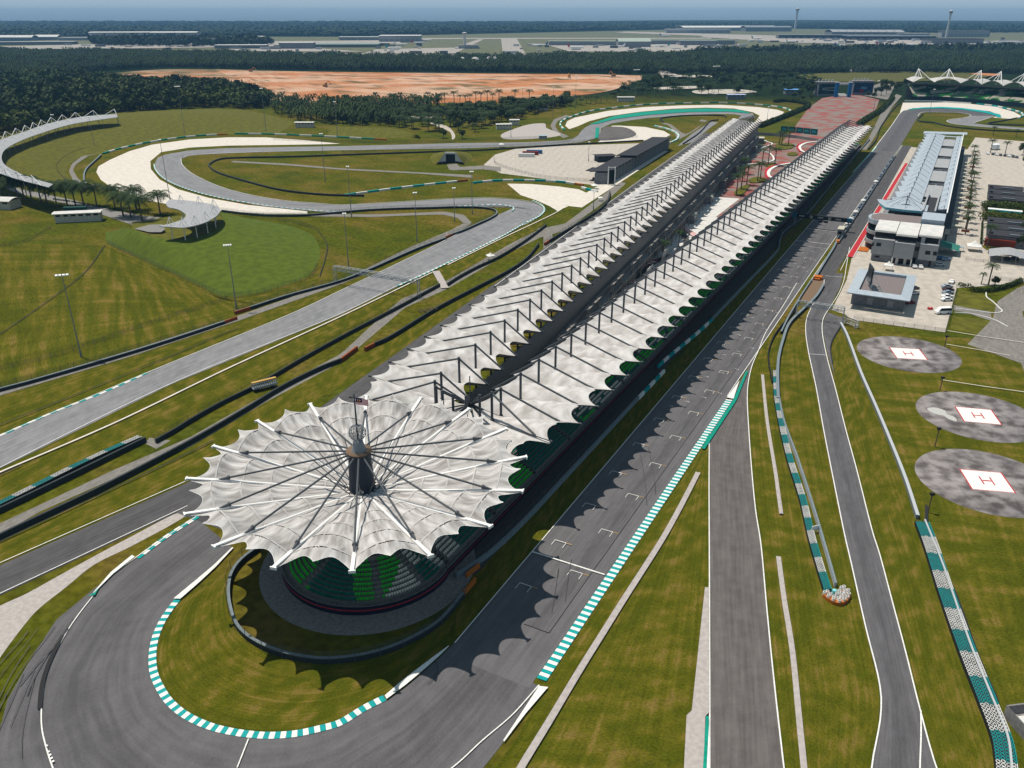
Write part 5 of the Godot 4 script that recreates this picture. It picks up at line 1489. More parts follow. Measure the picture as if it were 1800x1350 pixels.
# ---------------------------------------------------------------- pits, paddock and right-hand verges
func build_right_side():
	plant_kit()
	var along := -ALONG.angle()     # a turn that puts local +x along the main straight
	track_barriers()
	pit_buildings()
	# the two-storey flat building and its screen
	var site := row_frame(CORNER, ALONG)
	var t := thing("service_building", "low square grey building with a broad pale rim round its flat roof", "building")
	t.transform = site
	var st := nst()
	for q in [[194.6, 36.0, 221.5, 36.3], [194.6, 53.9, 221.5, 54.2]]: box(st, Vector3(208, 2.85, (q[1] + q[3]) * 0.5), Vector3(26.9, 5.7, 0.3))
	for s in [194.7, 221.4]: box(st, Vector3(s, 2.85, 45.1), Vector3(0.3, 5.7, 17.6))
	box(st, Vector3(208, 5.3, 45.1), Vector3(26.4, 0.3, 17.5))
	var wl := obj("wall", st, M.wall_grey, t)
	st = nst()
	fill(st, PackedVector2Array([Vector2(192.6, 38.4), Vector2(218.8, 38.4), Vector2(218.8, 52.3), Vector2(192.6, 52.3)]), 5.75)
	obj("roof_deck", st, M.roof_mauve, t)
	st = nst()
	var o4 := [Vector2(188.7, 34.6), Vector2(223.6, 34.6), Vector2(223.6, 55.9), Vector2(188.7, 55.9)]
	var i4 := [Vector2(192.4, 38.2), Vector2(219, 38.2), Vector2(219, 52.5), Vector2(192.4, 52.5)]
	for k in 4:
		var a: Vector2 = o4[k]; var b: Vector2 = o4[(k + 1) % 4]; var c: Vector2 = i4[(k + 1) % 4]; var d: Vector2 = i4[k]
		quad(st, v3(a, 6.1), v3(b, 6.1), v3(c, 6.75), v3(d, 6.75))
		quad(st, v3(a, 5.75), v3(a, 6.1), v3(b, 6.1), v3(b, 5.75))
		quad(st, v3(d, 5.6), v3(d, 6.75), v3(c, 6.75), v3(c, 5.6))
		quad(st, v3(a, 5.75), v3(b, 5.75), v3(c, 5.62), v3(d, 5.62))
	obj("roof_rim", st, M.roof_blue, t)
	for q in [[42.5, 2.0], [49.5, 2.0]]:
		st = nst(); box(st, Vector3(194.5, 2.2, q[0]), Vector3(0.1, 2.6, q[1])); obj("shutter", st, M.wall_pale, wl)
	var sc := thing("video_screen", "tall black video screen on a steel lattice over the flat roof", "screen")
	sc.transform = site
	st = nst(); boxb(st, Vector3(200.2, 10.9, 40.6), Vector3(7.4, 6.2, 0.5), Basis(Vector3.UP, 0.28)); obj("panel", st, M.glass_dark, sc)
	st = nst()
	for k in 4:
		var p := Vector3(197.2 + k * 2.0, 0, 41.7 - k * 0.5)
		tube(st, p + Vector3(0, 5.8, 0.4), p + Vector3(0, 13.6, 0.3), 0.09, -1, 5)
		tube(st, p + Vector3(0, 5.8, 4.4), p + Vector3(0, 11.5, 0.5), 0.09, -1, 5)
		tube(st, p + Vector3(0, 5.9, 0.4), p + Vector3(0, 5.9, 4.4), 0.09, -1, 5)
		if k < 3:
			for y in [6.2, 7.6]: tube(st, p + Vector3(0, y, 0.4), p + Vector3(2.0, y + 1.2, 0.0), 0.07, -1, 5)
			tube(st, p + Vector3(0, 8.8, 2.3), p + Vector3(2.0, 8.8, 1.8), 0.07, -1, 5)
	obj("lattice", st, M.white_steel, sc)
	# gantries
	gantry("pale truss gantry over the pit road beside the flat building", Vector2(102.21, -276.86), Vector2(116.29, -269.75), 6.2, 1.5, M.galv)
	gantry("low truss arm on the grass edge beside the pit gantry", Vector2(117.09, -269.75), Vector2(119.55, -265.2), 2.6, 1.6, M.galv)
	start_gantry(site)
	# tents, cars, container, carport
	tent("small white peaked tent beside the control building's entrance", stw(248.6, 44.0), along, 3.4, 2.5, M.paint, 1.7)
	tent("white peaked tent left of the carport in the paddock", stw(301, 75.6), along + 0.1, 5.8, 2.6, M.paint, 2.3)
	tent("small blue and white tent beside the green shade cloth", stw(297, 70.3), along, 2.6, 2.2, M.roof_blue, 0.8)
	var sh := thing("shade_cloth", "green sloping shade cloth at the foot of the control building", "awning")
	sh.transform = site
	st = nst(true)
	for i in 8:
		for j in 6:
			var g := []
			for q in [[i, j], [i + 1, j], [i + 1, j + 1], [i, j + 1]]:
				var u: float = q[0] / 8.0; var v: float = q[1] / 6.0
				g.append(Vector3(285.0 + u * 12.0, 4.4 - v * 1.7 - 0.5 * sin(PI * u) * sin(PI * v), 61.8 + v * 8.0))
			quad(st, g[0], g[1], g[2], g[3])
	obj("cloth", st, paint_mat(0.03, 0.16, 0.13, 0.9), sh)
	st = nst()
	for q in [[285.2, 69.6], [297, 69.6], [291, 69.7]]: tube(st, Vector3(q[0], 0, q[1]), Vector3(q[0], 2.8, q[1]), 0.06, -1, 6)
	obj("poles", st, M.galv, sh)
	var cp := thing("carport", "arched grey carport sheltering two cars at the right edge", "carport")
	cp.transform = site
	st = nst(true)
	for i in 10:
		var g := []
		for q in [[i, 0], [i + 1, 0], [i + 1, 1], [i, 1]]:
			var u: float = q[0] / 10.0
			g.append(Vector3(283.0 + q[1] * 14.0, 2.6 + 1.7 * (1.0 - pow(absf(u * 2.0 - 1.0), 1.4)), 81.5 + u * 15.5))
		quad(st, g[0], g[1], g[2], g[3])
	obj("roof", st, M.canvas_grey, cp)
	for i in 4:
		for s in [283.2, 296.8]:
			st = nst(); tube(st, Vector3(s, 0, 81.8 + i * 5.0), Vector3(s, 2.6 + (1.2 if i % 3 != 0 else 0.0), 81.8 + i * 5.0), 0.07, -1, 6); obj("post", st, M.galv, cp)
	st = nst(); box(st, Vector3(298.2, 1.0, 89), Vector3(0.2, 1.9, 15)); obj("back_wall", st, M.wall_pale, cp)
	container("rust-red shipping container beside the dark-roofed villas", stw(314.5, 86.2), along + PI / 2, 12.4, paint_mat(0.26, 0.045, 0.02, 0.8), 2.6, 3.4)
	var cars := [
		["white pickup with a box at the head of the parked row", Vector2(178.16, -317.35), 0.95, [0.75, 0.75, 0.74]], ["silver blue car, second in the parked row", Vector2(173.22, -310.98), 0.1, [0.30, 0.36, 0.42]],
		["dark maroon car, third in the parked row", Vector2(171.72, -306.98), 0.1, [0.06, 0.03, 0.03]], ["grey blue car, fourth in the parked row", Vector2(169.7, -303.06), 0.1, [0.22, 0.28, 0.34]],
		["white car, second from the near end of the parked row", Vector2(167.17, -298.55), 0.1, [0.8, 0.8, 0.8]], ["white car at the near end of the parked row", Vector2(165.25, -294.82), 0.1, [0.78, 0.79, 0.8]],
		["silver car left of its twin at the control building door", Vector2(172.76, -339.23), 1.35, [0.55, 0.56, 0.57]], ["silver car right of its twin at the control building door", Vector2(174.93, -338.37), 1.35, [0.6, 0.6, 0.6]],
		["blue car in the shade beside the control building", Vector2(190.52, -352.04), 0.05, [0.06, 0.15, 0.30]], ["light blue car in the shade beside the control building", Vector2(192, -350.67), 0.05, [0.25, 0.36, 0.5]], ["silver car parked nearest in the control building's shade", Vector2(184.91, -341.79), 0.05, [0.42, 0.44, 0.46]],
		["dark grey car behind the flat building, farthest of three", Vector2(159.15, -309.19), 0.2, [0.10, 0.11, 0.12]], ["pale car behind the flat building, middle of three", Vector2(156.15, -302.75), 0.2, [0.6, 0.6, 0.6]], ["dark red car behind the flat building, nearest of three", Vector2(149.51, -291.54), 0.2, [0.2, 0.015, 0.02]],
		["dark blue car left under the carport", Vector2(219.28, -351.49), 1.4, [0.03, 0.05, 0.09]], ["black car right under the carport", Vector2(223.06, -351.47), 1.4, [0.02, 0.02, 0.025]],
		["white hatchback driving along the paddock lane", Vector2(270.73, -468.56), 1.1, [0.55, 0.57, 0.58]]]
	for c in cars: car(c[0], c[1], c[2], c[3], 0, 1.0, "car", "cars parked in the paddock")
	var k := 0
	for x in L([368.09, -646.88, 370.42, -644.09, 372.08, -641.88, 373.79, -639.4, 375.55, -636.68, 377.24, -634.24, 379.12, -631.82, 380.42, -629.16]):
		car("%s car from the left in the far row before the villas" % ORD[k], x, 1.15, [[0.7, 0.7, 0.7], [0.05, 0.07, 0.09], [0.72, 0.72, 0.72], [0.06, 0.08, 0.1], [0.05, 0.05, 0.06], [0.7, 0.7, 0.72], [0.05, 0.08, 0.1], [0.1, 0.12, 0.13]][k], 0, 1.05, "car", "cars parked before the villas")
		k += 1
	car("white minivan parked alone near the lawn", Vector2(156.78, -280.37), 0.12 + PI, [0.8, 0.8, 0.79], 1, 1.1, "van")
	for q in [["white bus left of its twin beyond the far car row", Vector2(385.26, -671.28)], ["white bus right of its twin beyond the far car row", Vector2(388.34, -672.76)]]:
		car(q[0], q[1], 1.15, [0.75, 0.78, 0.8], 1, 1.9, "bus")
	st = nst(); box(st, Vector3.ZERO, Vector3(1.6, 0.5, 1.2)); for q in [-0.6, 0.6]: box(st, Vector3(q, 0.35, 0), Vector3(0.2, 0.3, 1.0))
	var cr := obj("red_crate", st, M.red_paint); cr.position = v3(Vector2(154.41, -285.06), 0.4); tag(cr, "small red crate standing alone on the apron", "crate")
	# paddock villas
	var rows := [[462, 3], [446, 8.5], [423.5, 8.5], [349, 10], [330, 10], [311.5, 0]]
	villa("first dark-roofed villa block, farthest in the paddock", 446.0, 80.4, 13.0, 18.4)
	villa("second dark-roofed villa block from the far end", 430.0, 80.3, 14.0, 18.6)
	villa("third dark-roofed villa block, beside the round hedge", 413.5, 80.1, 14.5, 18.8)
	villa("fourth dark-roofed villa block, behind the swimming-pool shelter", 349.0, 80.2, 13.0, 23.0)
	villa("fifth dark-roofed villa block from the far end", 334.5, 80.1, 13.0, 24.0)
	villa("sixth dark-roofed villa block, beside the lone palm", 320.3, 80.0, 12.5, 25.0)
	var pv := thing("pool_shelter", "white-roofed turquoise shelter between two hedges in the paddock", "building")
	pv.transform = site
	st = nst(); box(st, Vector3(387.0, 1.6, 89.0), Vector3(3.4, 3.2, 15.4)); obj("wall", st, M.teal, pv)
	st = nst(); box(st, Vector3(387.6, 3.35, 89.0), Vector3(4.0, 0.3, 16.2)); obj("roof", st, M.paint, pv)
	st = nst(); box(st, Vector3(381.0, 0.2, 88.0), Vector3(6.0, 0.2, 14.0)); obj("pool", st, paint_mat(0.05, 0.35, 0.42, 0.1), pv)
	hedge("large rounded green hedge between the villa blocks and the shelter", PackedVector2Array([stw(399, 81.5), stw(400, 99)]), 5.5, 9.0, Color(0.045, 0.065, 0.008), 0.45, 26.0)
	hedge("large rounded green hedge in front of the turquoise shelter", PackedVector2Array([stw(373, 81.5), stw(371, 101)]), 5.0, 9.0, Color(0.06, 0.078, 0.008), 0.45, 26.0)
	hedge("dark hedge behind the rust-red container", PackedVector2Array([stw(317.5, 80.5), stw(316, 97)]), 3.0, 3.0)
	hedge("long clipped hedge bordering the lawn by the car park", L([180.67, -306.95, 183.05, -305.51, 189.01, -306.21, 198.95, -312.02, 207.12, -318.79]), 2.0, 2.6, Color(0.03, 0.05, 0.006))
	hedge("short clipped hedge beside the gate post", L([179.12, -312.82, 182.15, -312.07]), 1.6, 2.4, Color(0.03, 0.05, 0.006))
	hedge("thin green hedge along the villa fence", PackedVector2Array([stw(314, 78.6), stw(362, 78.9)]), 2.2, 0.8)
	# lawns
	sheet("lawn", L([165.5, -289.85, 176.83, -309.14, 178.96, -306.24, 184.08, -301.97, 182.68, -298.5, 181.33, -289.16, 179.21, -282.16, 176.87, -280.93, 171.21, -282.81]), M.turf, "small lawn bounded by a white kerb", false, 0.06)
	sheet("lawn", L([159.2, -277.92, 167.08, -274.89, 171.27, -271.34, 172.33, -265.62, 168.28, -257.96, 165.77, -255.85, 151.83, -264.56]), M.turf, "lawn beside the access road", false, 0.06)
	sheet("lawn", L([219.96, -373.7, 223.46, -377.8, 234.97, -369.6, 232.21, -365.65, 223.58, -364.7, 218.9, -367.67]), M.turf, "strip of lawn before the container", false, 0.2)
	barrier("low white kerb round the small lawn", L([185.57, -304.79, 182.83, -299.19, 182.32, -293.77, 180.92, -287.22, 179.76, -282.79, 176.04, -280.93, 171.21, -282.81, 164.44, -285.99]), 0.3, 0.35, M.paint, null, true, "lawn_kerb", "kerb")
	barrier("low white kerb along the second lawn", L([161.84, -281.59, 167.53, -279.72, 171.85, -274.28, 172.96, -266.75]), 0.3, 0.3, M.paint, null, true, "lawn_kerb", "kerb")
	# palms and trees of the paddock
	k = 0
	for x in L([347.06, -629.35, 336.52, -607.65, 326.23, -588.47, 316.92, -570.37, 305.21, -550.19, 295.52, -531.29, 286.96, -513.54, 276.93, -496.01, 267.76, -478.75, 259.71, -463.3, 252, -449.44, 243.69, -434.31, 237.25, -421.34, 229.67, -407.85, 223.65, -396.25]):
		plant(palms[k % 2], x, 0.95 + 0.2 * rng.randf(), rng.randf() * 6.0, "%s palm from the far end of the row behind the pit building" % ORD[k], "palm tree", "palms in a row behind the pit building")
		k += 1
	plant(palms[0], Vector2(373.68, -653.88), 1.15, 0.6, "tall coconut palm left of its neighbour by the far car row", "palm tree", "tall palms by the car row")
	plant(palms[0], Vector2(380.58, -645.41), 1.1, 2.1, "tall coconut palm right of its neighbour by the far car row", "palm tree", "tall palms by the car row")
	plant(palms[0], Vector2(221.81, -372.67), 1.2, 1.0, "palm standing before the rust-red container", "palm tree", "")
	plant(palms[4], Vector2(189.34, -315.79), 0.75, 0.3, "short palm on the lawn behind the clipped hedge", "palm tree", "")
	plant(palms[1], Vector2(191.92, -315.03), 1.1, 2.0, "tallest palm of the clump behind the clipped hedge", "palm tree", "")
	plant(trees[2], Vector2(194.03, -314.27), 0.6, 0.0, "bushy dark shrub tree behind the clipped hedge", "tree", "")
	k = 0
	for q in L([392.58, -642.58, 367.52, -596.52, 296.95, -471.54, 248.43, -389.47, 237.61, -381.95, 237.87, -375.68, 236.28, -369.6]):
		plant(trees[k % 3], q, [1.0, 0.9, 0.8, 0.8, 0.6, 0.8, 0.75][k], k, "%s bushy tree at the paddock's right edge, counted from the far end" % ORD[k], "tree", "bushy trees at the right edge of the paddock")
		k += 1
	# shades behind the pit building
	for i in 15:
		var s := 346.3 - 14.0 + i * 15.0
		var u := thing("garage_awning", "%s cream half-round awning from the near end behind the pits" % ORD[i], "awning", Vector3.ZERO, 0.0, "cream awnings behind the pit building")
		u.transform = site
		st = nst()
		var pl := PackedVector2Array([Vector2(s - 1.9, 65.0), Vector2(s - 1.9, 68.0), Vector2(s - 1.2, 69.2), Vector2(s, 69.8), Vector2(s + 1.2, 69.2), Vector2(s + 1.9, 68.0), Vector2(s + 1.9, 65.0)])
		prism(st, pl, 4.0, 4.25)
		obj("roof", st, M.cream, u)
		st = nst()
		for z in [65.2, 68.6]: tube(st, Vector3(s, 0, z), Vector3(s, 4.0, z), 0.08, -1, 6)
		obj("post", st, M.galv, u)
		if i % 2 == 0:
			var bq := thing("brick_planter", "%s brick planter from the near end of the palm row" % ORD[i / 2], "planter", Vector3.ZERO, 0.0, "brick planters along the palm row")
			bq.transform = site
			st = nst(); box(st, Vector3(s + 6.5, 0.6, 71.5), Vector3(1.2, 1.0, 3.6)); obj("wall", st, M.orange_dull, bq)
			st = nst(); box(st, Vector3(s + 6.5, 1.15, 71.5), Vector3(0.8, 0.12, 3.2)); obj("soil", st, M.rust, bq)
	# helipad floodlight posts
	k = 0
	for q in [[1660, 609, 1663, 590], [1652, 685, 1654, 662], [1643, 785, 1644.5, 752], [1631, 900, 1633, 866]]:
		var a: Array = [[141.95, -248.2, 3.75], [124.37, -214.57, 4], [106.78, -180.51, 5.25], [91.3, -150.93, 4.75]][k]
		var hp := thing("lamp_post", "%s short dark lamp post from the far end beside the helipads" % ORD[k], "lamp post", Vector3(a[0], 0, a[1]), 0.0, "lamp posts beside the helipads")
		st = nst(); tube(st, Vector3.ZERO, Vector3(0, a[2], 0), 0.14, -1, 8); obj("pole", st, M.rust, hp)
		st = nst(); box(st, Vector3(0, a[2], 0), Vector3(0.9, 0.5, 0.6)); obj("lamp_housing", st, M.black, hp)
		k += 1
	# hut corner at the lower right edge
	var hut := thing("hut", "corner of a shabby hut with dark panels at the lower right edge", "hut", v3(Vector2(78.04, -91.05), 0), 0.15)
	st = nst(); box(st, Vector3(1.2, 1.2, 0), Vector3(4.6, 2.4, 6.2)); obj("wall", st, M.concrete_grey, hut)
	for i in 3:
		st = nst(); box(st, Vector3(1.2, 2.48, -2.0 + i * 2.0), Vector3(4.5, 0.1, 1.5)); obj("roof_panel", st, [M.dark_roof, M.concrete_white, M.dark_roof][i], hut)

func villa(label: String, s: float, t0: float, deep: float, wide: float):
	var t := thing("paddock_villa", label, "building", Vector3.ZERO, 0.0, "dark-roofed villas in the paddock")
	t.transform = row_frame(CORNER, ALONG)
	var st := nst()
	box(st, Vector3(s, 2.6, t0 + wide * 0.5), Vector3(deep - 1.6, 5.2, wide - 1.2))
	obj("wall", st, M.wall_grey, t)
	st = nst()
	var h := deep * 0.5
	var r := 6.0
	quad(st, Vector3(s - h, r - 0.7, t0), Vector3(s, r + 0.25, t0), Vector3(s, r + 0.25, t0 + wide), Vector3(s - h, r - 0.7, t0 + wide))
	quad(st, Vector3(s, r + 0.25, t0), Vector3(s + h - 0.6, r - 0.55, t0), Vector3(s + h - 0.6, r - 0.55, t0 + wide), Vector3(s, r + 0.25, t0 + wide))
	quad(st, Vector3(s - h, r - 0.95, t0), Vector3(s - h, r - 0.7, t0), Vector3(s - h, r - 0.7, t0 + wide), Vector3(s - h, r - 0.95, t0 + wide))
	for z in [t0, t0 + wide]:
		tri(st, Vector3(s - h, r - 0.7, z), Vector3(s, r + 0.25, z), Vector3(s + h - 0.6, r - 0.55, z))
	obj("roof", st, M.dark_roof, t)
	st = nst(); box(st, Vector3(s - h + 1.4, r - 0.3, t0 + wide * 0.55), Vector3(1.0, 0.9, wide * 0.35)); obj("vent_ridge", st, M.steel_grey, t)
	st = nst(); box(st, Vector3(s - h + 2.6, r - 0.1, t0 + 1.7), Vector3(2.2, 0.7, 1.6)); obj("roof_hatch", st, M.black, t)

func start_gantry(site: Transform3D):
	var t := thing("start_gantry", "black sponsor gantry spanning the main straight at the finish", "gantry")
	t.transform = site
	var st := nst()
	box(st, Vector3(310.5, 5.9, 6.6), Vector3(1.6, 1.9, 27.0))
	var bd := obj("beam", st, M.black, t)
	for z in [-6.6, 19.8]:
		st = nst(); box(st, Vector3(310.4, 5.9, z), Vector3(2.0, 2.1, 2.2)); obj("end_box", st, paint_mat(0.03, 0.14, 0.22, 0.5), t)
	for z in [1.6, 10.4]:
		st = nst()
		tube(st, Vector3(309.66, 5.9, z), Vector3(309.62, 5.9, z), 0.75, -1, 20)
		var g := obj("round_logo", st, M.cream, bd)
		st = nst()
		for q in [[0.0, 0.2, 0.5, 0.24], [-0.05, -0.15, 0.6, 0.2]]: box(st, Vector3(309.6, 5.9 + q[1], z + q[0]), Vector3(0.02, q[3], q[2]))
		obj("logo_bars", st, M.black, bd)
	for z in [-3.0, 6.0, 14.6]:
		for i in 7:
			st = nst(); box(st, Vector3(309.68, 5.95 + (i % 2) * 0.03, z - 1.1 + i * 0.37), Vector3(0.04, 0.55 if i % 3 else 0.7, 0.22)); obj("letter", st, M.paint, bd)
	for z in [6.4, 8.9]:
		st = nst(); box(st, Vector3(309.4, 4.2, z), Vector3(0.4, 1.0, 2.0)); obj("light_panel", st, M.dark_roof, t)
	for z in [-6.4, 19.4]:
		st = nst()
		for dx in [-0.7, 0.7]:
			tube(st, Vector3(310.4 + dx, 0, z), Vector3(310.4 + dx, 5.0, z), 0.14, -1, 6)
			tube(st, Vector3(310.4 + dx, 0, z + 1.0), Vector3(310.4 - dx, 5.0, z), 0.08, -1, 5)
		obj("leg", st, M.steel_grey, t)
	var bh := thing("marshal_booth", "pale green and white booth on the pit wall by the start gantry", "booth")
	bh.transform = site
	st = nst(); box(st, Vector3(300.5, 2.0, 17.6), Vector3(7.0, 4.0, 2.4)); obj("wall", st, M.wall_pale, bh)
	st = nst(); box(st, Vector3(300.5, 4.15, 17.6), Vector3(7.6, 0.3, 3.0)); obj("roof", st, M.cream, bh)
	for i in 3:
		st = nst(); box(st, Vector3(298.4 + i * 2.1, 2.6, 16.36), Vector3(1.5, 1.2, 0.08)); obj("window", st, M.glass_dark, bh)
	st = nst(); box(st, Vector3(296.9, 2.5, 17.6), Vector3(0.08, 1.3, 1.6)); obj("window", st, M.glass_dark, bh)
	st = nst(); box(st, Vector3(286.5, 0.7, 18.3), Vector3(3.6, 1.3, 2.0)); box(st, Vector3(284.3, 0.5, 18.3), Vector3(1.0, 0.9, 1.3))
	var ob := obj("crash_cushion", st, M.orange); ob.transform = site; tag(ob, "orange crash cushion below the marshal booth", "barrier")

func track_barriers():
	var g: Material = M.barrier_grey
	# pit wall: two parapets with a dark walkway and timing stands between
	var site := row_frame(CORNER, ALONG)
	var t := thing("pit_wall", "long pit wall with a dark walkway between grey parapets", "wall")
	t.transform = site
	var st := nst()
	for z in [[17.6, 17.4], [19.6, 18.6]]:
		box(st, Vector3(430, 0.7, (z[0] + z[1]) * 0.5), Vector3(290, 1.4, 0.25))
	obj("parapet", st, M.barrier_grey, t)
	st = nst(); box(st, Vector3(430, 0.25, 18.3), Vector3(288, 0.4, 1.5)); obj("walkway", st, M.barrier, t)
	for k in 24:
		st = nst(); box(st, Vector3(318 + k * 10.6, 0.95, 18.2), Vector3(7.4, 1.1, 0.9)); obj("timing_stand", st, paint_mat(0.05, 0.07, 0.12, 0.5) if k % 2 else M.steel_grey, t)
	for s in [322.0, 333.0, 352.0, 385.0, 450.0]:
		st = nst(); lathe(st, Vector3(s, 1.9, 18.2), [[1.5, 0.0], [1.3, 0.4], [0.8, 0.75], [0.02, 0.95]], 12); obj("umbrella", st, M.paint, t)
	barrier("dark guard wall funnelling from the escape island to the pit wall", PackedVector2Array([stw(221, 18.9), stw(250, 18.6), stw(275, 18.4), stw(286, 17.9)]), 1.1, 0.7, M.barrier, M.barrier_grey)
	var oc := nst(); box(oc, Vector3(221.0, 0.8, 20.0), Vector3(3.2, 1.5, 3.2)); box(oc, Vector3(219, 0.5, 20.0), Vector3(1.2, 1.0, 2.2))
	var o := obj("crash_cushion", oc, M.orange); o.transform = site; tag(o, "orange crash cushion at the tip of the escape island", "barrier")
	sheet("escape_island", PackedVector2Array([stw(189, 18.3), stw(217, 18.3), stw(225, 21.5), stw(212, 23.7), stw(190, 23.6)]), M.rust, "brown gravel escape island at the pit exit", false, 0.3)
	barrier("dark guard wall on the left of the escape island", PackedVector2Array([stw(150, 19.4), stw(165, 18.7), stw(189, 18.2), stw(217, 18.1)]), 1.0, 0.4, M.barrier, M.barrier_grey)
	barrier("curved dark guard wall between the grass verge and the escape island", L([75, -207.06, 80.12, -224.87, 84.16, -237.27, 89.68, -251.37, 97.07, -268.08, 106.35, -282.37, 116.67, -298.01, 124.72, -312.98]), 1.1, 0.7, M.barrier, M.barrier_grey)
	barrier("thin black fence curving beside the guard wall", L([76.89, -219.07, 80.05, -233.62, 82.27, -241.99, 87.38, -254.47, 93.46, -265.83, 99.23, -275.07, 104.87, -284.25]), 0.9, 0.25, M.black)
	barrier("pale concrete wall between pit road and helipads", L([115.27, -268.61, 113.34, -258.1, 105.37, -224.81, 100.67, -202.65, 96.34, -183.02, 91.94, -164.06, 87.72, -148.29]), 1.0, 0.6, g, M.galv)
	tyre_wall("long turquoise and white tyre wall at the lower right", L([87.6, -146.13, 85.71, -138.17, 83.52, -130.13, 81.2, -121.67, 77.74, -107.94, 75.13, -96.22, 73.37, -88.86, 71.6, -84.56, 69.21, -79.66]), 4, 5.6, 0.68, 0)
	barrier("pale guard rail behind the lower right tyre wall", L([88.41, -146.56, 84.76, -130.85, 82.26, -121.67, 78.62, -107.94, 76.1, -96.68, 74.46, -89.45, 72.34, -84.56, 69.93, -79.66]), 1.1, 0.2, M.galv, M.galv)
	lines("ditch", [L([91.97, -153.19, 88.16, -144.44, 85.62, -133.6, 83, -121.46, 79, -106.05, 77.01, -96.68])], 0.6, M.black, "dark ditch behind the lower right tyre wall")
	tyre_wall("narrow turquoise and white tyre wall on the central grass", L([80.06, -227, 75.07, -208.92, 71.44, -192.53, 67.78, -173.42, 64.96, -154.85, 62.17, -140.79, 60.55, -130.89, 59.51, -123.79]), 2, 4.6, 0.66, 1)
	barrier("pale posted guard rail right of the narrow tyre wall", L([75.72, -208.92, 72.35, -192.53, 69.73, -173.41, 65.72, -148.11, 63.52, -135.51, 61.67, -125.29]), 1.0, 0.35, M.galv, M.barrier_grey)
	var tt := thing("tyre_bundle", "round end bundle of white tyres on an orange base", "tyre barrier")
	var pts := sm(L([59.16, -122.8, 59.61, -121.65, 60.38, -120.85, 61.67, -121.49, 62.64, -122.96, 62.26, -123.95]))
	var b := nst(); wall(b, off(pts, -0.3), 0.75, 1.3); obj("base", b, M.orange, tt)
	var places := []
	for j in 2:
		var q := rs(off(pts, 0.05 - j * 0.66), 8)
		for p in q: places.append(Transform3D(Basis(), v3(p, 0.3)))
	for q in [Vector2(61.46, -122.96), Vector2(61.65, -122.3), Vector2(60.74, -122.14)]: places.append(Transform3D(Basis(), v3(q, 0.3)))
	multi("tyres", tyre_ring(), M.paint, places, [], tt)
	var sg := nst(); box(sg, Vector3(0, 1.2, 0), Vector3(1.8, 1.2, 0.12)); for x in [-0.7, 0.7]: box(sg, Vector3(x, 0.3, 0), Vector3(0.08, 0.6, 0.08))
	var so := obj("marker_board", sg, M.paint); so.position = v3(Vector2(63.83, -143.24), 0); so.rotation.y = 0.3; tag(so, "small white board behind the narrow tyre wall", "board")
	sg = nst(); tube(sg, Vector3(0, 0.2, 0), Vector3(0, 0.9, 0), 0.5, 0.4, 12)
	so = obj("marker_drum", sg, paint_mat(0.2, 0.55, 0.6, 0.5)); so.position = v3(Vector2(60.79, -123.45), 0); tag(so, "pale blue drum by the bundle of tyres", "drum")
	# along the main straight
	var wl := PackedVector2Array([stw(-14.5, -9.0), stw(-6, -7.0), stw(5, -6.1), stw(31, -5.8), stw(78, -5.6)])
	barrier("pale blue guard rail on the grass beside the main straight", wl, 1.1, 0.45, g, M.barrier_grey, true, "barrier", "barrier", 2.8)
	block_wall("turquoise and white blocks bulging beside the main straight", PackedVector2Array([stw(78, -5.6), stw(90, -5.4), stw(100, -5.3)]), 1.1, 0.6, 4.2, 1)
	block_wall("curved row of turquoise and white blocks at the stand gap", PackedVector2Array([stw(102, -8.0), stw(112, -7.6), stw(124, -6.6), stw(140, -5.4), stw(152, -4.9)]), 1.1, 0.6, 4.4, 0)
	barrier("long guard rail between the main stand and the straight", PackedVector2Array([stw(152, -4.9), stw(200, -4.2), stw(258, -3.6), stw(266, -4.6), stw(276, -7)]), 1.1, 0.4, g, M.barrier_grey, true, "barrier", "barrier", 2.8)
	barrier("far guard rail below the start gantry", PackedVector2Array([stw(270, -5.4), stw(288, -7.6), stw(310, -6.8), stw(330, -5.0), stw(440, -6.2), stw(600, -8.2), stw(660, -8.5)]), 1.1, 0.4, M.barrier, M.barrier_grey, true, "barrier", "barrier", 2.8)
	barrier("upper orange gate panel in the trackside rail", L([-8.87, -128.15, -6.45, -131.35]), 1.1, 0.4, M.orange, null, false)
	barrier("lower orange gate panel in the trackside rail", L([-9.03, -122.89, -7.05, -126.93]), 1.1, 0.4, M.orange, null, false)
	barrier("dark curved guard wall round the foot of the round stand", L([-9.11, -122.4, -12.81, -115.06, -16.66, -110.99, -21.67, -107.66, -26.82, -105.92, -32.03, -105.4, -37.65, -106.47, -42.23, -108.37, -46.24, -111.03, -49.06, -114.07, -51.71, -118.94, -53.6, -124.12, -54.39, -128.92, -53.7, -132.88, -51.51, -137.22]), 1.15, 0.45, M.barrier, M.barrier_grey, true, "barrier", "barrier", 3.0)
	# fences of the paddock
	fence("wire fence on the near edge of the pit apron", L([121.63, -273.23, 135.08, -266.85, 148.19, -260.71]), 1.8, 3.0)
	fence("tall wire fence beside the lawns of the car park", L([148.19, -260.71, 156.5, -274.92, 165.61, -290.51, 176.52, -309.87]), 2.4, 3.0)
	fence("wire fence before the carport and white tent", PackedVector2Array([stw(281, 73), stw(281, 100)]), 1.6, 3.0)
	fence("wire fence across the apron behind the hedge", PackedVector2Array([stw(255, 83), stw(251, 112)]), 1.8, 3.0)

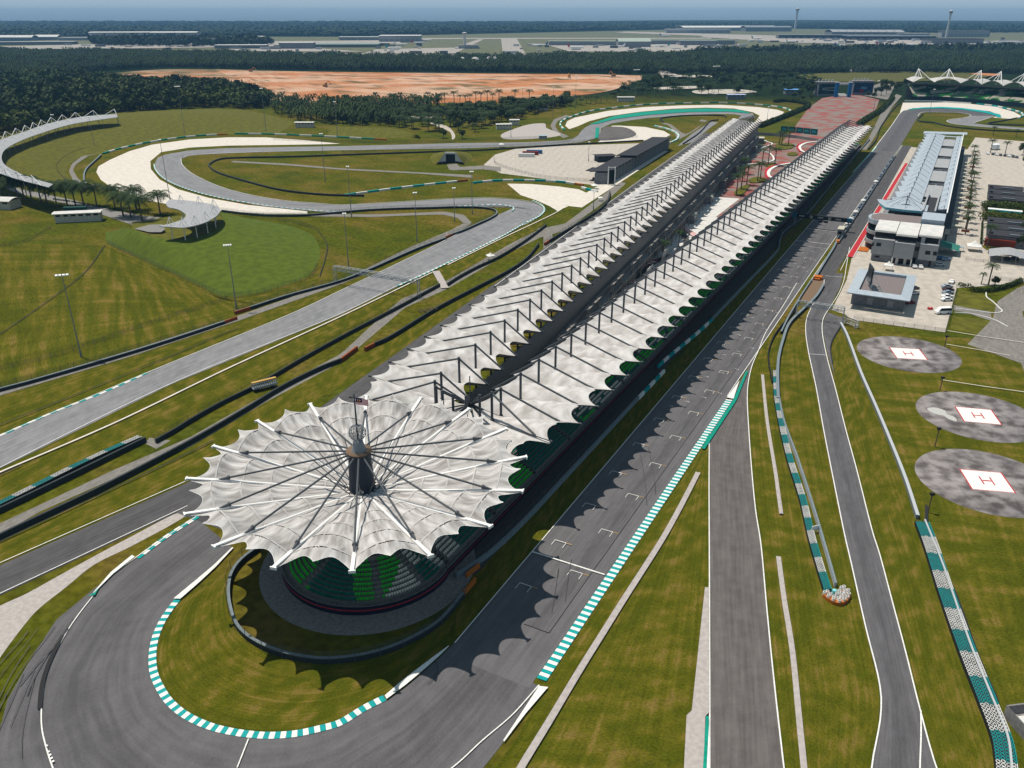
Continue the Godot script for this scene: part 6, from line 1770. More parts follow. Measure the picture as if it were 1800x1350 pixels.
func pit_buildings():
	var site := row_frame(CORNER, ALONG)
	var t := thing("control_building", "pale grey three-storey race control building with bullnosed roofs", "building")
	t.transform = site
	# left, middle and right blocks: [t0, t1, front s, foot]
	var st := nst()
	for q in [[35.3, 44.0, 261.0, 3.3], [44.3, 52.2, 258.2, 3.3], [54.2, 61.3, 260.4, 3.3]]:
		box(st, Vector3((q[2] + 272.0) * 0.5, (10.0 + q[3]) * 0.5, (q[0] + q[1]) * 0.5), Vector3(272.0 - q[2], 10.0 - q[3], q[1] - q[0]))
	for z in [44.15, 53.2]: box(st, Vector3(268.5, 6.5, z), Vector3(10.0, 7.0, 2.2))
	obj("facade", st, M.wall_pale, t)
	st = nst()
	box(st, Vector3(267.2, 1.65, 40.0), Vector3(11.5, 3.3, 8.6)); box(st, Vector3(268.2, 1.65, 57.4), Vector3(11.5, 3.3, 7.6))
	box(st, Vector3(278, 5.0, 48.3), Vector3(14, 10.0, 25.4))
	obj("ground_floor", st, M.wall_grey, t)
	st = nst(); box(st, Vector3(264.5, 1.65, 48.3), Vector3(5.0, 3.28, 8.4)); obj("entrance", st, M.glass_dark, t)
	for q in [[46.3, 260.5], [49.5, 260.8]]:
		st = nst(); box(st, Vector3(q[1], 1.65, q[0]), Vector3(0.3, 3.28, 1.1)); obj("entrance_pier", st, M.concrete_white, t)
	for z in [44.5, 52.0]:
		st = nst(); tube(st, Vector3(258.6, 0, z), Vector3(258.6, 3.3, z), 0.28, -1, 10); obj("column", st, M.white_steel, t)
	# dark glazed top storey
	st = nst()
	for q in [[35.6, 43.9, 263.5], [44.3, 52.2, 261.5], [52.3, 61.1, 264.0]]: box(st, Vector3((q[2] + 276) * 0.5, 11.6, (q[0] + q[1]) * 0.5), Vector3(276 - q[2], 3.2, q[1] - q[0]))
	obj("top_glazing", st, M.glass_dark, t)
	for q in [[35.5, 43.7, 262.6], [44.5, 52.0, 259.6]]:
		st = nst(); box(st, Vector3(q[2], 10.5, (q[0] + q[1]) * 0.5), Vector3(0.06, 0.9, q[1] - q[0])); obj("balcony_rail", st, M.mesh_fence, t)
	st = nst(); box(st, Vector3(262.0, 11.6, 54.8), Vector3(1.0, 3.2, 1.5)); box(st, Vector3(262.0, 11.6, 61.0), Vector3(1.0, 3.2, 0.5)); obj("top_pier", st, M.wall_pale, t)
	for q in [[35.2, 43.8, 263.0], [44.1, 52.5, 259.4], [52.8, 61.7, 262.4]]:
		st = nst()
		var pr := [[q[2] + 0.5, 12.5], [q[2], 12.7], [q[2] + 0.2, 13.4], [q[2] + 1.2, 13.9], [q[2] + 3.0, 14.2], [279.0, 14.6], [279.0, 14.2], [q[2] + 0.5, 12.5]]
		for i in pr.size() - 1: quad(st, Vector3(pr[i][0], pr[i][1], q[0]), Vector3(pr[i + 1][0], pr[i + 1][1], q[0]), Vector3(pr[i + 1][0], pr[i + 1][1], q[1]), Vector3(pr[i][0], pr[i][1], q[1]))
		for z in [q[0], q[1]]:
			for i in pr.size() - 2: tri(st, Vector3(pr[0][0], pr[0][1], z), Vector3(pr[i][0], pr[i][1], z), Vector3(pr[i + 1][0], pr[i + 1][1], z))
		obj("roof", st, M.concrete_white, t)
	var win := [[260.95, 7.6, 37.9, 1.9, 1.5], [260.95, 7.4, 35.6, 0.7, 1.6], [261.35, 2.1, 38.2, 1.8, 0.8], [263.4, 7.2, 44.1, 1.4, 1.6], [263.4, 7.0, 53.2, 1.6, 1.7], [260.35, 6.6, 57.6, 2.0, 1.6], [260.35, 6.6, 60.4, 1.5, 1.6], [262.4, 1.5, 59.2, 0.9, 2.6]]
	for q in win:
		st = nst(); box(st, Vector3(q[0], q[1], q[2]), Vector3(0.14, q[4], q[3])); obj("window", st, M.glass_dark, t)
	# rounded stair tower on the pit lane side
	var rt := thing("rounded_tower", "rounded glazed corner tower facing the pit lane", "tower")
	rt.transform = site
	var base := PackedVector2Array()
	for i in 13:
		var a := PI * 0.5 + PI * i / 12.0 + PI * 0.5
		base.append(Vector2(288.0 + cos(a) * 9.0, 36.0 + sin(a) * 6.3))
	base.append(Vector2(297, 40)); base.append(Vector2(279, 40))
	var fl := [[0.0, 3.0, M.glass_dark, 0.92], [3.0, 4.6, M.wall_pale, 1.0], [4.6, 7.4, M.glass_dark, 0.95], [7.4, 8.9, M.wall_pale, 1.0], [8.9, 12.0, M.glass_dark, 0.95], [12.0, 14.0, M.roof_blue, 1.0]]
	for q in fl:
		st = nst()
		var p := PackedVector2Array()
		for v in base: p.append((v - Vector2(288, 38)) * float(q[3]) + Vector2(288, 38))
		prism(st, p, q[0], q[1])
		obj("glass_band" if q[2] == M.glass_dark else "floor_band", st, q[2], rt)
	st = nst()
	fill(st, PackedVector2Array([Vector2(280.5, 33), Vector2(284, 31), Vector2(291, 31), Vector2(296, 34), Vector2(297, 52), Vector2(279, 52)]), 14.05)
	obj("roof_deck", st, M.roof_mauve, rt)
	# main pit building
	var pb := thing("pit_building", "very long pit building with sawtooth pale blue roof wings", "building")
	pb.transform = site
	st = nst(); box(st, Vector3(450, 6.0, 48.4), Vector3(306, 12.0, 24.0)); box(st, Vector3(450, 4.0, 34.6), Vector3(306, 8.0, 3.4))
	obj("wall", st, M.wall_grey, pb)
	st = nst(); box(st, Vector3(288.5, 8.2, 56.7), Vector3(16, 16.4, 9.4)); obj("stair_core", st, M.roof_blue, pb)
	for k in 38:
		st = nst(); box(st, Vector3(304 + k * 8.0, 2.0, 32.86), Vector3(6.2, 3.6, 0.08)); obj("garage_door", st, M.steel_grey, pb)
	for k in 76:
		st = nst(); box(st, Vector3(301 + k * 4.0, 5.2, 60.46), Vector3(2.6, 6.5, 0.12)); obj("window", st, M.glass_dark, pb)
	st = nst()
	for k in 19: box(st, Vector3(302 + k * 16.4, 3.4, 63.4), Vector3(0.5, 6.8, 0.5))
	box(st, Vector3(450, 6.9, 62.6), Vector3(306, 0.25, 4.0))
	obj("rear_gallery", st, M.barrier, pb)
	for k in 17:
		var s := 318.0 + 16.4 * k
		# front wing bay: pointed at its far end
		st = nst()
		var p := [Vector3(s - 8.2, 15.7, 38.6), Vector3(s + 8.0, 16.2, 35.8), Vector3(s + 8.0, 16.9, 43.5), Vector3(s - 8.2, 16.5, 43.5), Vector3(s + 8.0, 15.9, 49.6), Vector3(s - 8.2, 15.5, 49.6)]
		for y in [0.0, -0.3]:
			var d := Vector3(0, y, 0)
			quad(st, p[0] + d, p[1] + d, p[2] + d, p[3] + d); quad(st, p[3] + d, p[2] + d, p[4] + d, p[5] + d)
		var dn := Vector3(0, -0.3, 0)
		for e in [[0, 1], [1, 2], [2, 4], [4, 5], [5, 3], [3, 0]]: quad(st, p[e[0]], p[e[1]], p[e[1]] + dn, p[e[0]] + dn)
		obj("front_wing", st, M.roof_blue, pb)
		st = nst()
		var m := Vector3(s - 8.2, 16.6, 43.5)
		tube(st, m, m + Vector3(0, 2.6, 0), 0.13, -1, 6)
		tube(st, m + Vector3(0, 2.5, 0), p[0] + Vector3(0, 0.2, 0.6), 0.07, -1, 5); tube(st, m + Vector3(0, 2.5, 0), p[5] + Vector3(0, 0.2, -0.4), 0.07, -1, 5)
		tube(st, m, m + Vector3(16.2, 0.3, 0), 0.1, -1, 5)
		tube(st, p[0] + Vector3(0, 0.06, 0), p[3] + Vector3(0, 0.06, 0), 0.09, -1, 5); tube(st, p[3] + Vector3(0, 0.06, 0), p[5] + Vector3(0, 0.06, 0), 0.09, -1, 5)
		obj("stay", st, M.steel, pb)
		# louvred middle, some bays open
		if k % 3 != 1:
			st = nst()
			for i in 6: boxb(st, Vector3(s - 6.8 + i * 2.72, 15.0, 53.4), Vector3(2.5, 0.12, 7.6), Basis(Vector3(0, 0, 1), 0.22))
			obj("louvre", st, M.wall_pale, pb)
		else:
			st = nst(); box(st, Vector3(s, 12.3, 53.4), Vector3(15.6, 0.2, 7.6)); obj("open_well", st, M.dark_roof, pb)
			st = nst(); box(st, Vector3(s, 14.6, 53.4), Vector3(0.4, 0.5, 7.6)); box(st, Vector3(s, 13.4, 53.4), Vector3(15, 0.3, 0.4)); obj("well_beam", st, M.galv, pb)
		# rear wing bay
		st = nst()
		var r := [Vector3(s - 8.2, 15.3, 57.4), Vector3(s + 8.0, 15.8, 57.4), Vector3(s + 8.0, 16.2, 61.3), Vector3(s - 8.2, 15.9, 61.3)]
		for y in [0.0, -0.3]:
			var d := Vector3(0, y, 0)
			quad(st, r[0] + d, r[1] + d, r[2] + d, r[3] + d)
		for e in [[0, 1], [1, 2], [2, 3], [3, 0]]: quad(st, r[e[0]], r[e[1]], r[e[1]] + dn, r[e[0]] + dn)
		obj("rear_wing", st, M.roof_blue, pb)
		st = nst()
		tube(st, Vector3(s - 8.2, 15.8, 60.0), Vector3(s - 8.2, 17.6, 60.0), 0.11, -1, 6)
		tube(st, Vector3(s - 8.2, 17.5, 60.0), Vector3(s - 8.2, 15.5, 57.5), 0.06, -1, 5)
		tube(st, r[0] + Vector3(0, 0.06, 0), r[3] + Vector3(0, 0.06, 0), 0.08, -1, 5)
		obj("rear_stay", st, M.steel, pb)
	st = nst(); box(st, Vector3(450, 16.1, 61.6), Vector3(300, 0.5, 0.5)); obj("gutter", st, M.white_steel, pb)
	# near wing: pale blue canopy with a teal edge
	st = nst()
	var wing := L([180.07, -402.92, 177.35, -393.72, 176.29, -384.27, 183.01, -378.76, 191.67, -375.15, 198.69, -388.53, 193.45, -396.24])
	var lw := PackedVector2Array()
	for p in wing: lw.append(Vector2((p - CORNER).dot(ALONG), (p - CORNER).dot(ACROSS)))
	prism(st, lw, 15.8, 16.2)
	obj("end_wing", st, M.roof_blue, pb)
	st = nst()
	for i in [1, 2, 3]:
		quad(st, v3(lw[i], 15.2) + Vector3(-0.05, 0, 0), v3(lw[i], 16.25) + Vector3(-0.05, 0, 0), v3(lw[i + 1], 16.25) + Vector3(-0.05, 0, 0), v3(lw[i + 1], 15.2) + Vector3(-0.05, 0, 0))
	obj("wing_edge", st, paint_mat(0.12, 0.36, 0.42, 0.5), pb)
	st = nst()
	tube(st, Vector3(311, 10, 43.5), Vector3(311, 20.5, 43.5), 0.2, -1, 8)
	for p in lw: tube(st, Vector3(311, 20.2, 43.5), v3(p.lerp(Vector2(311, 43.5), 0.25), 16.3), 0.08, -1, 5)
	obj("wing_mast", st, M.steel, pb)
	# covered ramp between pale parapets
	st = nst()
	for z in [51.6, 56.6]: box(st, Vector3(322, 15.7, z), Vector3(48, 2.6, 0.7))
	obj("ramp_parapet", st, M.wall_pale, pb)
	st = nst(); box(st, Vector3(318, 15.3, 54.1), Vector3(40, 0.3, 4.3)); obj("ramp_floor", st, M.dark_roof, pb)
	# far end canopy
	st = nst(); boxb(st, Vector3(606, 15.6, 49), Vector3(14, 0.4, 30), Basis(Vector3(1, 0, 0), -0.03)); boxb(st, Vector3(596, 14.4, 48), Vector3(5, 0.3, 26), Basis())
	obj("far_wing", st, M.roof_blue, pb)

# ---------------------------------------------------------------- infield, banks and the support pits
func surf(called: String, a: PackedVector2Array, ya: float, b: PackedVector2Array, yb: float, n: int, m: int, mt: Material, label: String, bow := 0.0, taper := 0.0):
	# a grass slope from line a at height ya up to line b at height yb
	var p := rs(sm(a), n)
	var q := rs(sm(b), n)
	var nz := noise(55, 0.05, 3)
	var rows := []
	for i in m + 1:
		var row := []
		var u := float(i) / m
		for j in n + 1:
			var c := p[j].lerp(q[j], u)
			var low := 1.0 if taper <= 0.0 else smoothstep(0.0, taper, float(j) / n)
			row.append(v3(c, (lerpf(ya, yb, smoothstep(0.0, 1.0, u) * 0.6 + u * 0.4) + sin(PI * u) * (bow + nz.get_noise_2d(c.x, c.y) * 0.5)) * low + 0.02))
		rows.append(row)
	var st := nst(true)
	for i in m:
		for j in n:
			for g in [[0, 0], [0, 1], [1, 1], [0, 0], [1, 1], [1, 0]]:
				var v: Vector3 = rows[i + g[0]][j + g[1]]
				st.set_uv(Vector2(v.x, v.z) / 40.0); st.add_vertex(v)
	put(called, st, mt, label)

func build_left_side():
	# --- the bank under the long curved shelter
	var foot := L([-222.78, -773.98, -255.52, -758.96, -277.92, -749.87, -303.07, -720.13, -312.55, -672.55, -316.72, -646.74, -326.04, -638.59, -319.28, -600.27, -304.67, -565.98, -283.7, -531.23, -281.09, -510.83, -300.28, -523.73, -320.33, -539.21])
	var crest := L([-211.15, -753.47, -255.71, -827.67, -296.18, -860.01, -341.02, -852.79, -379.16, -819.25, -394.18, -766.94, -390.48, -695.8, -383.34, -653.9, -372.35, -616.47, -358.93, -587.78, -340.2, -556.91, -323.43, -535.13, -311.11, -520.8])
	surf("grass_bank", foot, 0.02, crest, 8.0, 60, 10, M.turf, "curved grass spectator bank at the left", 1.0, 0.3)
	surf("grass_bank", crest, 8.0, L([-216.18, -850.32, -290.48, -948.71, -334.31, -972.47, -383.68, -961.06, -432.77, -927.55, -451.9, -866.28, -449.89, -787.39, -444.32, -731.36, -431.18, -676.27, -413.87, -625.83, -384.02, -577.39, -341.33, -525.8, -316.3, -507.44]), 0.0, 60, 6, M.turf, "back slope of the left bank", 0.0, 0.3)
	var t := thing("curved_shelter", "long thin curved white shelter roof along the top of the bank", "shelter roof")
	var inner := rs(sm(L([-355.36, -767.94, -371.27, -722.67, -367.54, -655.2, -360.68, -615.49, -350.21, -580.06, -337.5, -552.91, -320.15, -523.73, -304.31, -503.14, -277.7, -474.92, -252.26, -452.71])), 44)
	var outer := rs(sm(L([-363.34, -781.34, -382.64, -763.81, -389.19, -717.01, -380.39, -656.91, -373.64, -614.14, -357.64, -571.22, -335.9, -529.18, -312.42, -496.36, -283.12, -467.08, -246.69, -437.71])), 44)
	for i in 44:
		var st := nst()
		var f := 0.006
		var a := inner[i].lerp(inner[i + 1], f); var b := inner[i].lerp(inner[i + 1], 1.0 - f); var c := outer[i].lerp(outer[i + 1], 1.0 - f); var d := outer[i].lerp(outer[i + 1], f)
		quad(st, v3(a, 14.0), v3(b, 14.0), v3(c, 15.2), v3(d, 15.2))
		quad(st, v3(a, 13.7), v3(b, 13.7), v3(c, 14.9), v3(d, 14.9))
		quad(st, v3(a, 13.7), v3(a, 14.0), v3(b, 14.0), v3(b, 13.7)); quad(st, v3(d, 14.9), v3(d, 15.2), v3(c, 15.2), v3(c, 14.9))
		obj("roof_panel", st, M.canvas_grey, t)
		if i % 2 == 0:
			st = nst()
			var foot_ := inner[i].lerp(outer[i], 0.62)
			tube(st, v3(foot_, 5), v3(foot_, 15), 0.22, -1, 6)
			tube(st, v3(inner[i].lerp(outer[i], 0.15), 7), v3(inner[i].lerp(outer[i], 0.15), 14), 0.16, -1, 6)
			obj("post", st, M.steel_grey, t)
			st = nst()
			var top := v3(outer[i], 19.5)
			for k in [i, mini(i + 1, 44)]: tube(st, v3(outer[k], 15.1), top, 0.2, -1, 5)
			tube(st, v3(inner[i].lerp(outer[i], 0.3), 14.4), top, 0.14, -1, 5)
			obj("tripod", st, M.white_steel, t)
	# --- the mound with the hook-shaped shelter
	var mfoot := L([-203.29, -402.45, -192.46, -380.35, -173.23, -361.25, -144.55, -333.5, -125.86, -314.5, -110.93, -300.05, -103.65, -301.42, -93.21, -312.16, -84.99, -325.98, -84.78, -340.08, -86.69, -358.1, -93.42, -383.16, -103.5, -403.24, -117.42, -416.49, -139.16, -430.57, -153.83, -438.63])
	var mtop := L([-179.16, -379.67, -173.39, -374.19, -165.87, -366.74, -159.56, -362.6, -154.4, -360.55, -149.78, -360.53, -145.79, -361.53, -142.23, -364.58, -139.86, -369.79, -138.85, -376.22, -138.89, -382.87, -139.75, -389.73, -141.76, -396.82, -144.01, -402.91, -146.2, -407.9, -148.31, -411.73])
	surf("grass_mound", mfoot, 0.02, mtop, 7.0, 60, 12, M.lush, "lush grass mound in the left infield", 0.6)
	surf("grass_mound", mtop, 7.0, L([-198.4, -421.8, -194.09, -424.32, -190.64, -426.88, -188.19, -432.09, -186.18, -434.73, -182.1, -436.05, -177.99, -437.38, -173.87, -438.71, -171.26, -440.06, -168.64, -441.42, -166.71, -442.1, -165.08, -442.78, -164.07, -443.47, -163.05, -444.16, -162.04, -444.85, -161.01, -445.54]), 0.1, 60, 6, M.turf, "back of the grass mound")
	sheet("paved_pad", L([-177.71, -378.85, -173.93, -386.72, -168.1, -387.84, -162.8, -377.69, -162.54, -372.27, -168.09, -372.29]), M.concrete_grey, "small paved pad on the mound top", false, 7.3)
	var lo := thing("hook_shelter", "hook-shaped white shelter roof on the grass mound", "shelter roof")
	var ol := sm(L([-157.05, -358.97, -151.37, -357.37, -145.43, -356.1, -141.62, -359.76, -139.07, -365.67, -138.07, -373.46, -138.72, -384.29, -141.25, -393.7, -145.7, -401.35, -151.98, -406.61, -158.79, -410.64, -167.21, -414.07, -173.41, -415.2, -173.34, -409.77, -167.81, -397.6, -162.49, -393.79, -157.69, -388.23, -153.03, -380.44, -151.53, -372.72, -152.59, -367.37, -154.29, -363.02]), true, 3)
	var st := nst(); prism(st, ol, 13.0, 13.35); obj("roof", st, M.canvas_grey, lo)
	for q in L([-152.5, -360.33, -146.51, -359.25, -142.69, -363.51, -140.45, -371.21, -140.63, -382.75, -145.54, -397.5, -155.49, -405.3, -165.54, -407.99]):
		st = nst(); tube(st, v3(q, 0.5), v3(q, 13.0), 0.22, -1, 6); obj("post", st, M.white_steel, lo)
		st = nst()
		for k in 3: tube(st, v3(q + Vector2(cos(k * 2.1), sin(k * 2.1)) * 2.2, 13.3), v3(q, 17.2), 0.13, -1, 5)
		obj("tripod", st, M.white_steel, lo)
	surf("grass_bank", L([-165.89, -758.35, -138.99, -736.36, -109.13, -736.16, -79.29, -735.96]), 0.0, L([-170.31, -794.09, -136.93, -785.56, -109.44, -777.23, -81.16, -731.42]), 3.0, 30, 5, M.turf, "low grass bank by the palm grove")
	# --- barriers of the infield track
	var B: Material = M.barrier
	barrier("long dark guard wall above the infield straight", L([-149.8, -210.54, -148.08, -213.22, -142.68, -218.47, -121.94, -242.01, -109.85, -257.61, -101.22, -269.76]), 1.1, 0.5, B, M.barrier_grey, true, "barrier", "barrier", 2.8)
	barrier("dull orange gate in the guard wall above the infield straight", L([-101.22, -269.76, -98.24, -274.42]), 1.2, 0.5, M.orange_dull, null, false)
	barrier("dark guard wall from the orange gate to the infield hairpin", L([-100.73, -279.85, -95.91, -286.08, -87.32, -297.92, -69.37, -318.34, -61.58, -331.58, -43.81, -367.6, -31.85, -387.23]), 1.1, 0.5, B, M.barrier_grey, true, "barrier", "barrier", 2.8)
	barrier("dull orange gate before the infield hairpin", L([-100.63, -279.54, -96.59, -284.82]), 1.25, 0.5, M.orange_dull, null, false)
	barrier("second orange gate beside the infield hairpin wall", L([-32.21, -388.32, -28.08, -397.2]), 1.2, 0.5, M.orange_dull, null, false)
	barrier("dark guard wall wrapping the inside of the infield hairpin", L([-30.58, -392.72, -24.67, -401.77, -17.53, -416.1, -11.38, -428.75, -8.24, -439.39, -9.97, -449.12, -15.79, -454.16, -31.8, -456.11, -43.76, -454.28, -63.2, -452.2, -81.5, -448.01, -93.13, -443.17, -112.22, -435.77, -132.13, -435.85, -144.99, -439.96, -159.59, -446.93]), 1.1, 0.5, B, M.barrier_grey, true, "barrier", "barrier", 2.6)
	barrier("dark wall left of the service road, lower left", L([-90.59, -182.39, -87.83, -188.56, -85.79, -194.07, -81.08, -204.47, -74.78, -215.8, -66.18, -235.78, -57.31, -255, -50.08, -269.62, -40.4, -289.14, -28.92, -313.08]), 1.3, 0.5, B, null, true, "barrier", "barrier", 2.4)
	barrier("dark wall left of the service road, upper part", L([-25.82, -313.44, -21.84, -323.4, -14.59, -338.13, -6.77, -351.61, 5.47, -379.63, 17.59, -413.5]), 1.3, 0.5, B, null, true, "barrier", "barrier", 2.4)
	barrier("dark wall beside the lower left tyre wall", L([-113.61, -148.62, -112.27, -150.6, -103.44, -165.69, -93.57, -183.3]), 1.4, 0.6, B)
	tyre_wall("speckled turquoise and white tyre wall at the lower left", L([-114.3, -151.95, -109.9, -160.17, -105.53, -168.57, -100.53, -177.12, -95.54, -184.52]), 2, 4.2, 0.66, 0)
	barrier("long black wall between service road and escape road", L([-107.57, -138.28, -106.59, -140.66, -95.02, -158.2, -81.86, -181.47, -73.34, -199.84, -66.46, -215.78, -58.28, -229.49, -53.56, -235.3]), 1.4, 0.6, B)
	barrier("lower orange end of the long black wall", L([-53.59, -235.43, -50.32, -245.46]), 1.4, 0.6, M.orange_dull, null, false)
	barrier("upper orange end of the next black wall", L([-47.58, -244.24, -45.22, -248.42]), 1.4, 0.6, M.orange_dull, null, false)
	barrier("black wall along the back straight's grass", L([-45.22, -248.42, -41.78, -253.24, -27.87, -283.55, -15.62, -306.1, -1.63, -331.39, 6.34, -350.38, 12.56, -375.46]), 1.4, 0.6, B)
	barrier("black wall with orange end beside the back straight", L([15.62, -376.48, 28.72, -405.07, 40.28, -429.85, 49.87, -453.16, 56.61, -477.3, 59.44, -497.01]), 1.4, 0.6, B, null, true, "barrier", "barrier", 2.6)
	barrier("short orange wall end by the crossing", L([15.32, -375.45, 17.7, -381.17]), 1.45, 0.65, M.orange_dull, null, false)
	block_wall("turquoise and white blocks along the infield lawn, left row", L([-100.21, -489.34, -89.69, -497.7, -70.73, -511.63, -50.61, -524.4, -28.8, -537.76]), 1.1, 1.2, 7.5, 0, M.teal, M.paint, M.orange_dull)
	block_wall("turquoise and white blocks above the pale infield gravel", L([-25.04, -528.06, -10.96, -535.71, 11.23, -536.58, 31.31, -531.62, 45.08, -520.2]), 1.2, 1.2, 7.0, 0, M.teal, M.paint, M.orange)
	block_wall("short turquoise and white row by the white umbrella", L([43.43, -512.89, 46.52, -507.5, 52.18, -500.48]), 1.2, 1.4, 4.5, 1, M.teal, M.paint)
	block_wall("green and white blocks round the left gravel trap", L([-316.28, -646.73, -313.85, -675.55, -301.73, -716.75, -277.28, -748.04, -254.93, -757.09]), 1.2, 1.2, 9.0, 0, M.teal_green, M.paint, M.orange)
	block_wall("green and white blocks along the top of the gravel trap", L([-249.95, -760.8, -219.65, -758.72, -184.22, -749.24, -149.28, -738.2, -107.19, -722.26]), 1.2, 1.2, 12.0, 0, M.teal_green, M.paint, M.orange)
	block_wall("turquoise and white blocks round the far bend", L([48.73, -783.88, 46.77, -825.76, 52.2, -862.39, 66.54, -902.16, 88.74, -948.37, 117.72, -980.64, 157.4, -1015, 205.66, -1031.1, 252.79, -1037.4, 291.91, -1013.8, 309.56, -985.09, 309.58, -949.37, 297.4, -916.14]), 1.3, 1.4, 11.0, 0, M.teal_green, M.paint)
	block_wall("pale turquoise blocks behind the support building", L([137.22, -816.39, 144.2, -799.45, 148.42, -775.29, 147.67, -748.83, 140.48, -720.64, 132.19, -704.05]), 1.2, 1.4, 7.0, 0, paint_mat(0.3, 0.6, 0.58, 0.6), M.paint)
	block_wall("turquoise and white blocks outside the first corner", L([555.44, -1024.6, 562.87, -1001.7, 560.64, -961.79, 554.33, -930.39, 538.54, -898.36, 521.75, -878.2]), 1.4, 1.5, 11.0, 0, M.teal, M.paint)
	barrier("dark hedge-like wall round the infield lawn", L([-88.03, -487.64, -110.6, -490.22, -139.41, -503.1, -173.22, -534.56, -199.21, -563.28, -211.74, -583.27, -217.28, -597.32, -216.32, -622.12, -203.01, -627.24, -163.6, -632.29, -130.62, -640.16, -70.96, -653.68, -22.41, -664.9, 37.61, -690.26, 111.76, -717.44]), 1.2, 0.8, M.barrier)
	barrier("dark guard wall inside the far bend", L([150.49, -842.94, 151.8, -871.27, 160.17, -886.06, 190.37, -903.77, 222.89, -900.9, 222.83, -885.56]), 1.3, 0.8, B)
	barrier("dark guard wall beside the pit entry lane", L([141.91, -697.53, 168.94, -763.59, 189.45, -824.71, 200.96, -856.5, 209.47, -863.57]), 1.2, 0.6, B)
	barrier("dark guard wall of the second corner", L([516.25, -817.93, 468.99, -827.04, 467.57, -833.75, 492.21, -854.26, 525.73, -883.16]), 1.2, 0.8, B)
	barrier("dark guard wall behind the pit building's far end", L([443.62, -920.34, 408.56, -850.22, 417.28, -840.92, 418.43, -814.33, 435.37, -789.18, 468.6, -773.06, 487.02, -769.05]), 1.2, 0.8, B)
	barrier("white wall below the far covered grandstand", L([483.56, -1056.1, 516.78, -1052.3, 550.38, -1027.9]), 1.6, 0.8, M.paint, null, false)
	barrier("dark wall along the end of the main straight", PackedVector2Array([stw(600, -3), stw(660, -3.5)]) + L([342.78, -789.84, 394.64, -894.36, 431.1, -965.87, 464.73, -1028.7]), 1.3, 0.6, B)
	barrier("dark curved guard wall at the foot of the left bank", L([-257.22, -503.65, -273.05, -527.36, -285.13, -551.12, -295.87, -576.93, -305, -607.5, -313.83, -638.51]), 1.2, 0.7, B, M.barrier_grey)
	fence("grey mesh fence curving on the left bank", L([-279.23, -523.62, -301.11, -551.2, -320.74, -586.14, -331.67, -615.13, -339.3, -652.45, -338.25, -678.72]), 2.6, 3.0)
	fence("grey mesh fence along the left edge of the mound", L([-191.51, -378.26, -172.01, -358.39, -143.61, -331.02, -125.08, -312.26, -109.83, -297.31]), 2.4, 3.0)
	fence("mesh fence at the right foot of the mound", L([-109.83, -297.31, -101.03, -300.02, -91.5, -309.95, -83.45, -324.38, -83.61, -339.21]), 2.4, 3.0)
	fence("wire fence along the lower left lawn", L([-157.01, -228.85, -145.07, -239.69, -138.76, -249.41, -126.3, -269.83, -108.53, -295.95]), 1.8, 3.5)
	fence("wire fence across the left field", L([-241.68, -372.29, -232.88, -380.49, -234.34, -409.64]), 1.6, 3.0)
	fence("mesh fence behind the mound shelter", L([-157.97, -440.01, -130.07, -430.54, -108.31, -415.22, -96.68, -402.05]), 2.2, 3.5)
	fence("mesh fence round the container yard", L([-13.4, -620.97, -11.32, -598.59, 0.14, -575.37, 22.67, -545.49, 51.48, -531.52, 57.85, -522]), 2.2, 4.0)
	fence("mesh fence along the straight above the yard", L([-132.73, -651.23, -63.6, -671.04, 0.18, -685.82, 67.83, -714.37, 109.83, -738.25]), 2.2, 5.0)
	fence("mesh fence beside the palm grove", L([-204.99, -722.89, -143.74, -709.09, -76.2, -705.38, -24.19, -721.72, 29.98, -735.24]), 2.2, 5.0)
	fence("dark boundary fence between earthworks and palms", L([7.5, -1082.2, 73.92, -1111.8, 122.97, -1159.8, 174.65, -1259.6, 210.3, -1389.6]), 3.0, 6.0)
	hedge("low clipped hedge along the palm path", L([-268.23, -478.74, -252.7, -470.85, -234.63, -460.21, -215.1, -448.57, -193.91, -438.8, -183.12, -434.72]), 1.1, 1.6, Color(0.03, 0.06, 0.008), 0.3, 20.0)
	# --- masts
	light_mast("tall four-lamp floodlight mast in the lower left field", -137.27, -239.67, 26.75, 4, 4.0)
	light_mast("floodlight mast before the grass mound", -102.03, -286.1, 23.75, 4, 3.0)
	light_mast("dark thin floodlight mast at the edge of the pale gravel", -199.69, -477.33, 34, 2, 1.6)
	light_mast("floodlight mast on the infield lawn", -120.9, -534.3, 29.75, 3, 2.4)
	light_mast("floodlight mast on the left of the infield hairpin lawn", -86.11, -434.72, 26.25, 2, 1.8)
	light_mast("floodlight mast left of the track leading to the hairpin", -70.04, -338.57, 23.25, 2, 1.8)
	light_mast("floodlight mast in the middle of the hairpin lawn", -45.44, -382.98, 23, 2, 2.2)
	light_mast("short floodlight mast inside the infield hairpin", -30.05, -423.67, 17.25, 2, 2.0)
	light_mast("floodlight mast behind the infield hairpin", -21.58, -441.23, 22.5, 3, 2.4)
	light_mast("floodlight mast before the curved shelter", -390.76, -724.1, 20.5, 3, 2.6)
	light_mast("floodlight mast on the left bank", -335.92, -675.69, 24.25, 2, 2.0)
	light_mast("wide floodlight mast before the forest", -292.62, -755.49, 40.75, 5, 5.0)
	light_mast("floodlight mast at the right end of the left bank", -225.02, -774, 37.5, 3, 3.0)
	light_mast("floodlight mast by the white shed before the oil palms", -154.67, -747.22, 28.75, 3, 2.6)
	light_mast("tall dark floodlight mast in the mid palm grove", 11.24, -913.13, 27, 4, 3.0)
	light_mast("slender floodlight mast left of the far bend", 43.23, -897.17, 29.25, 2, 2.0)
	light_mast("tall floodlight mast outside the far bend", 72.11, -974.96, 35.25, 4, 3.0)
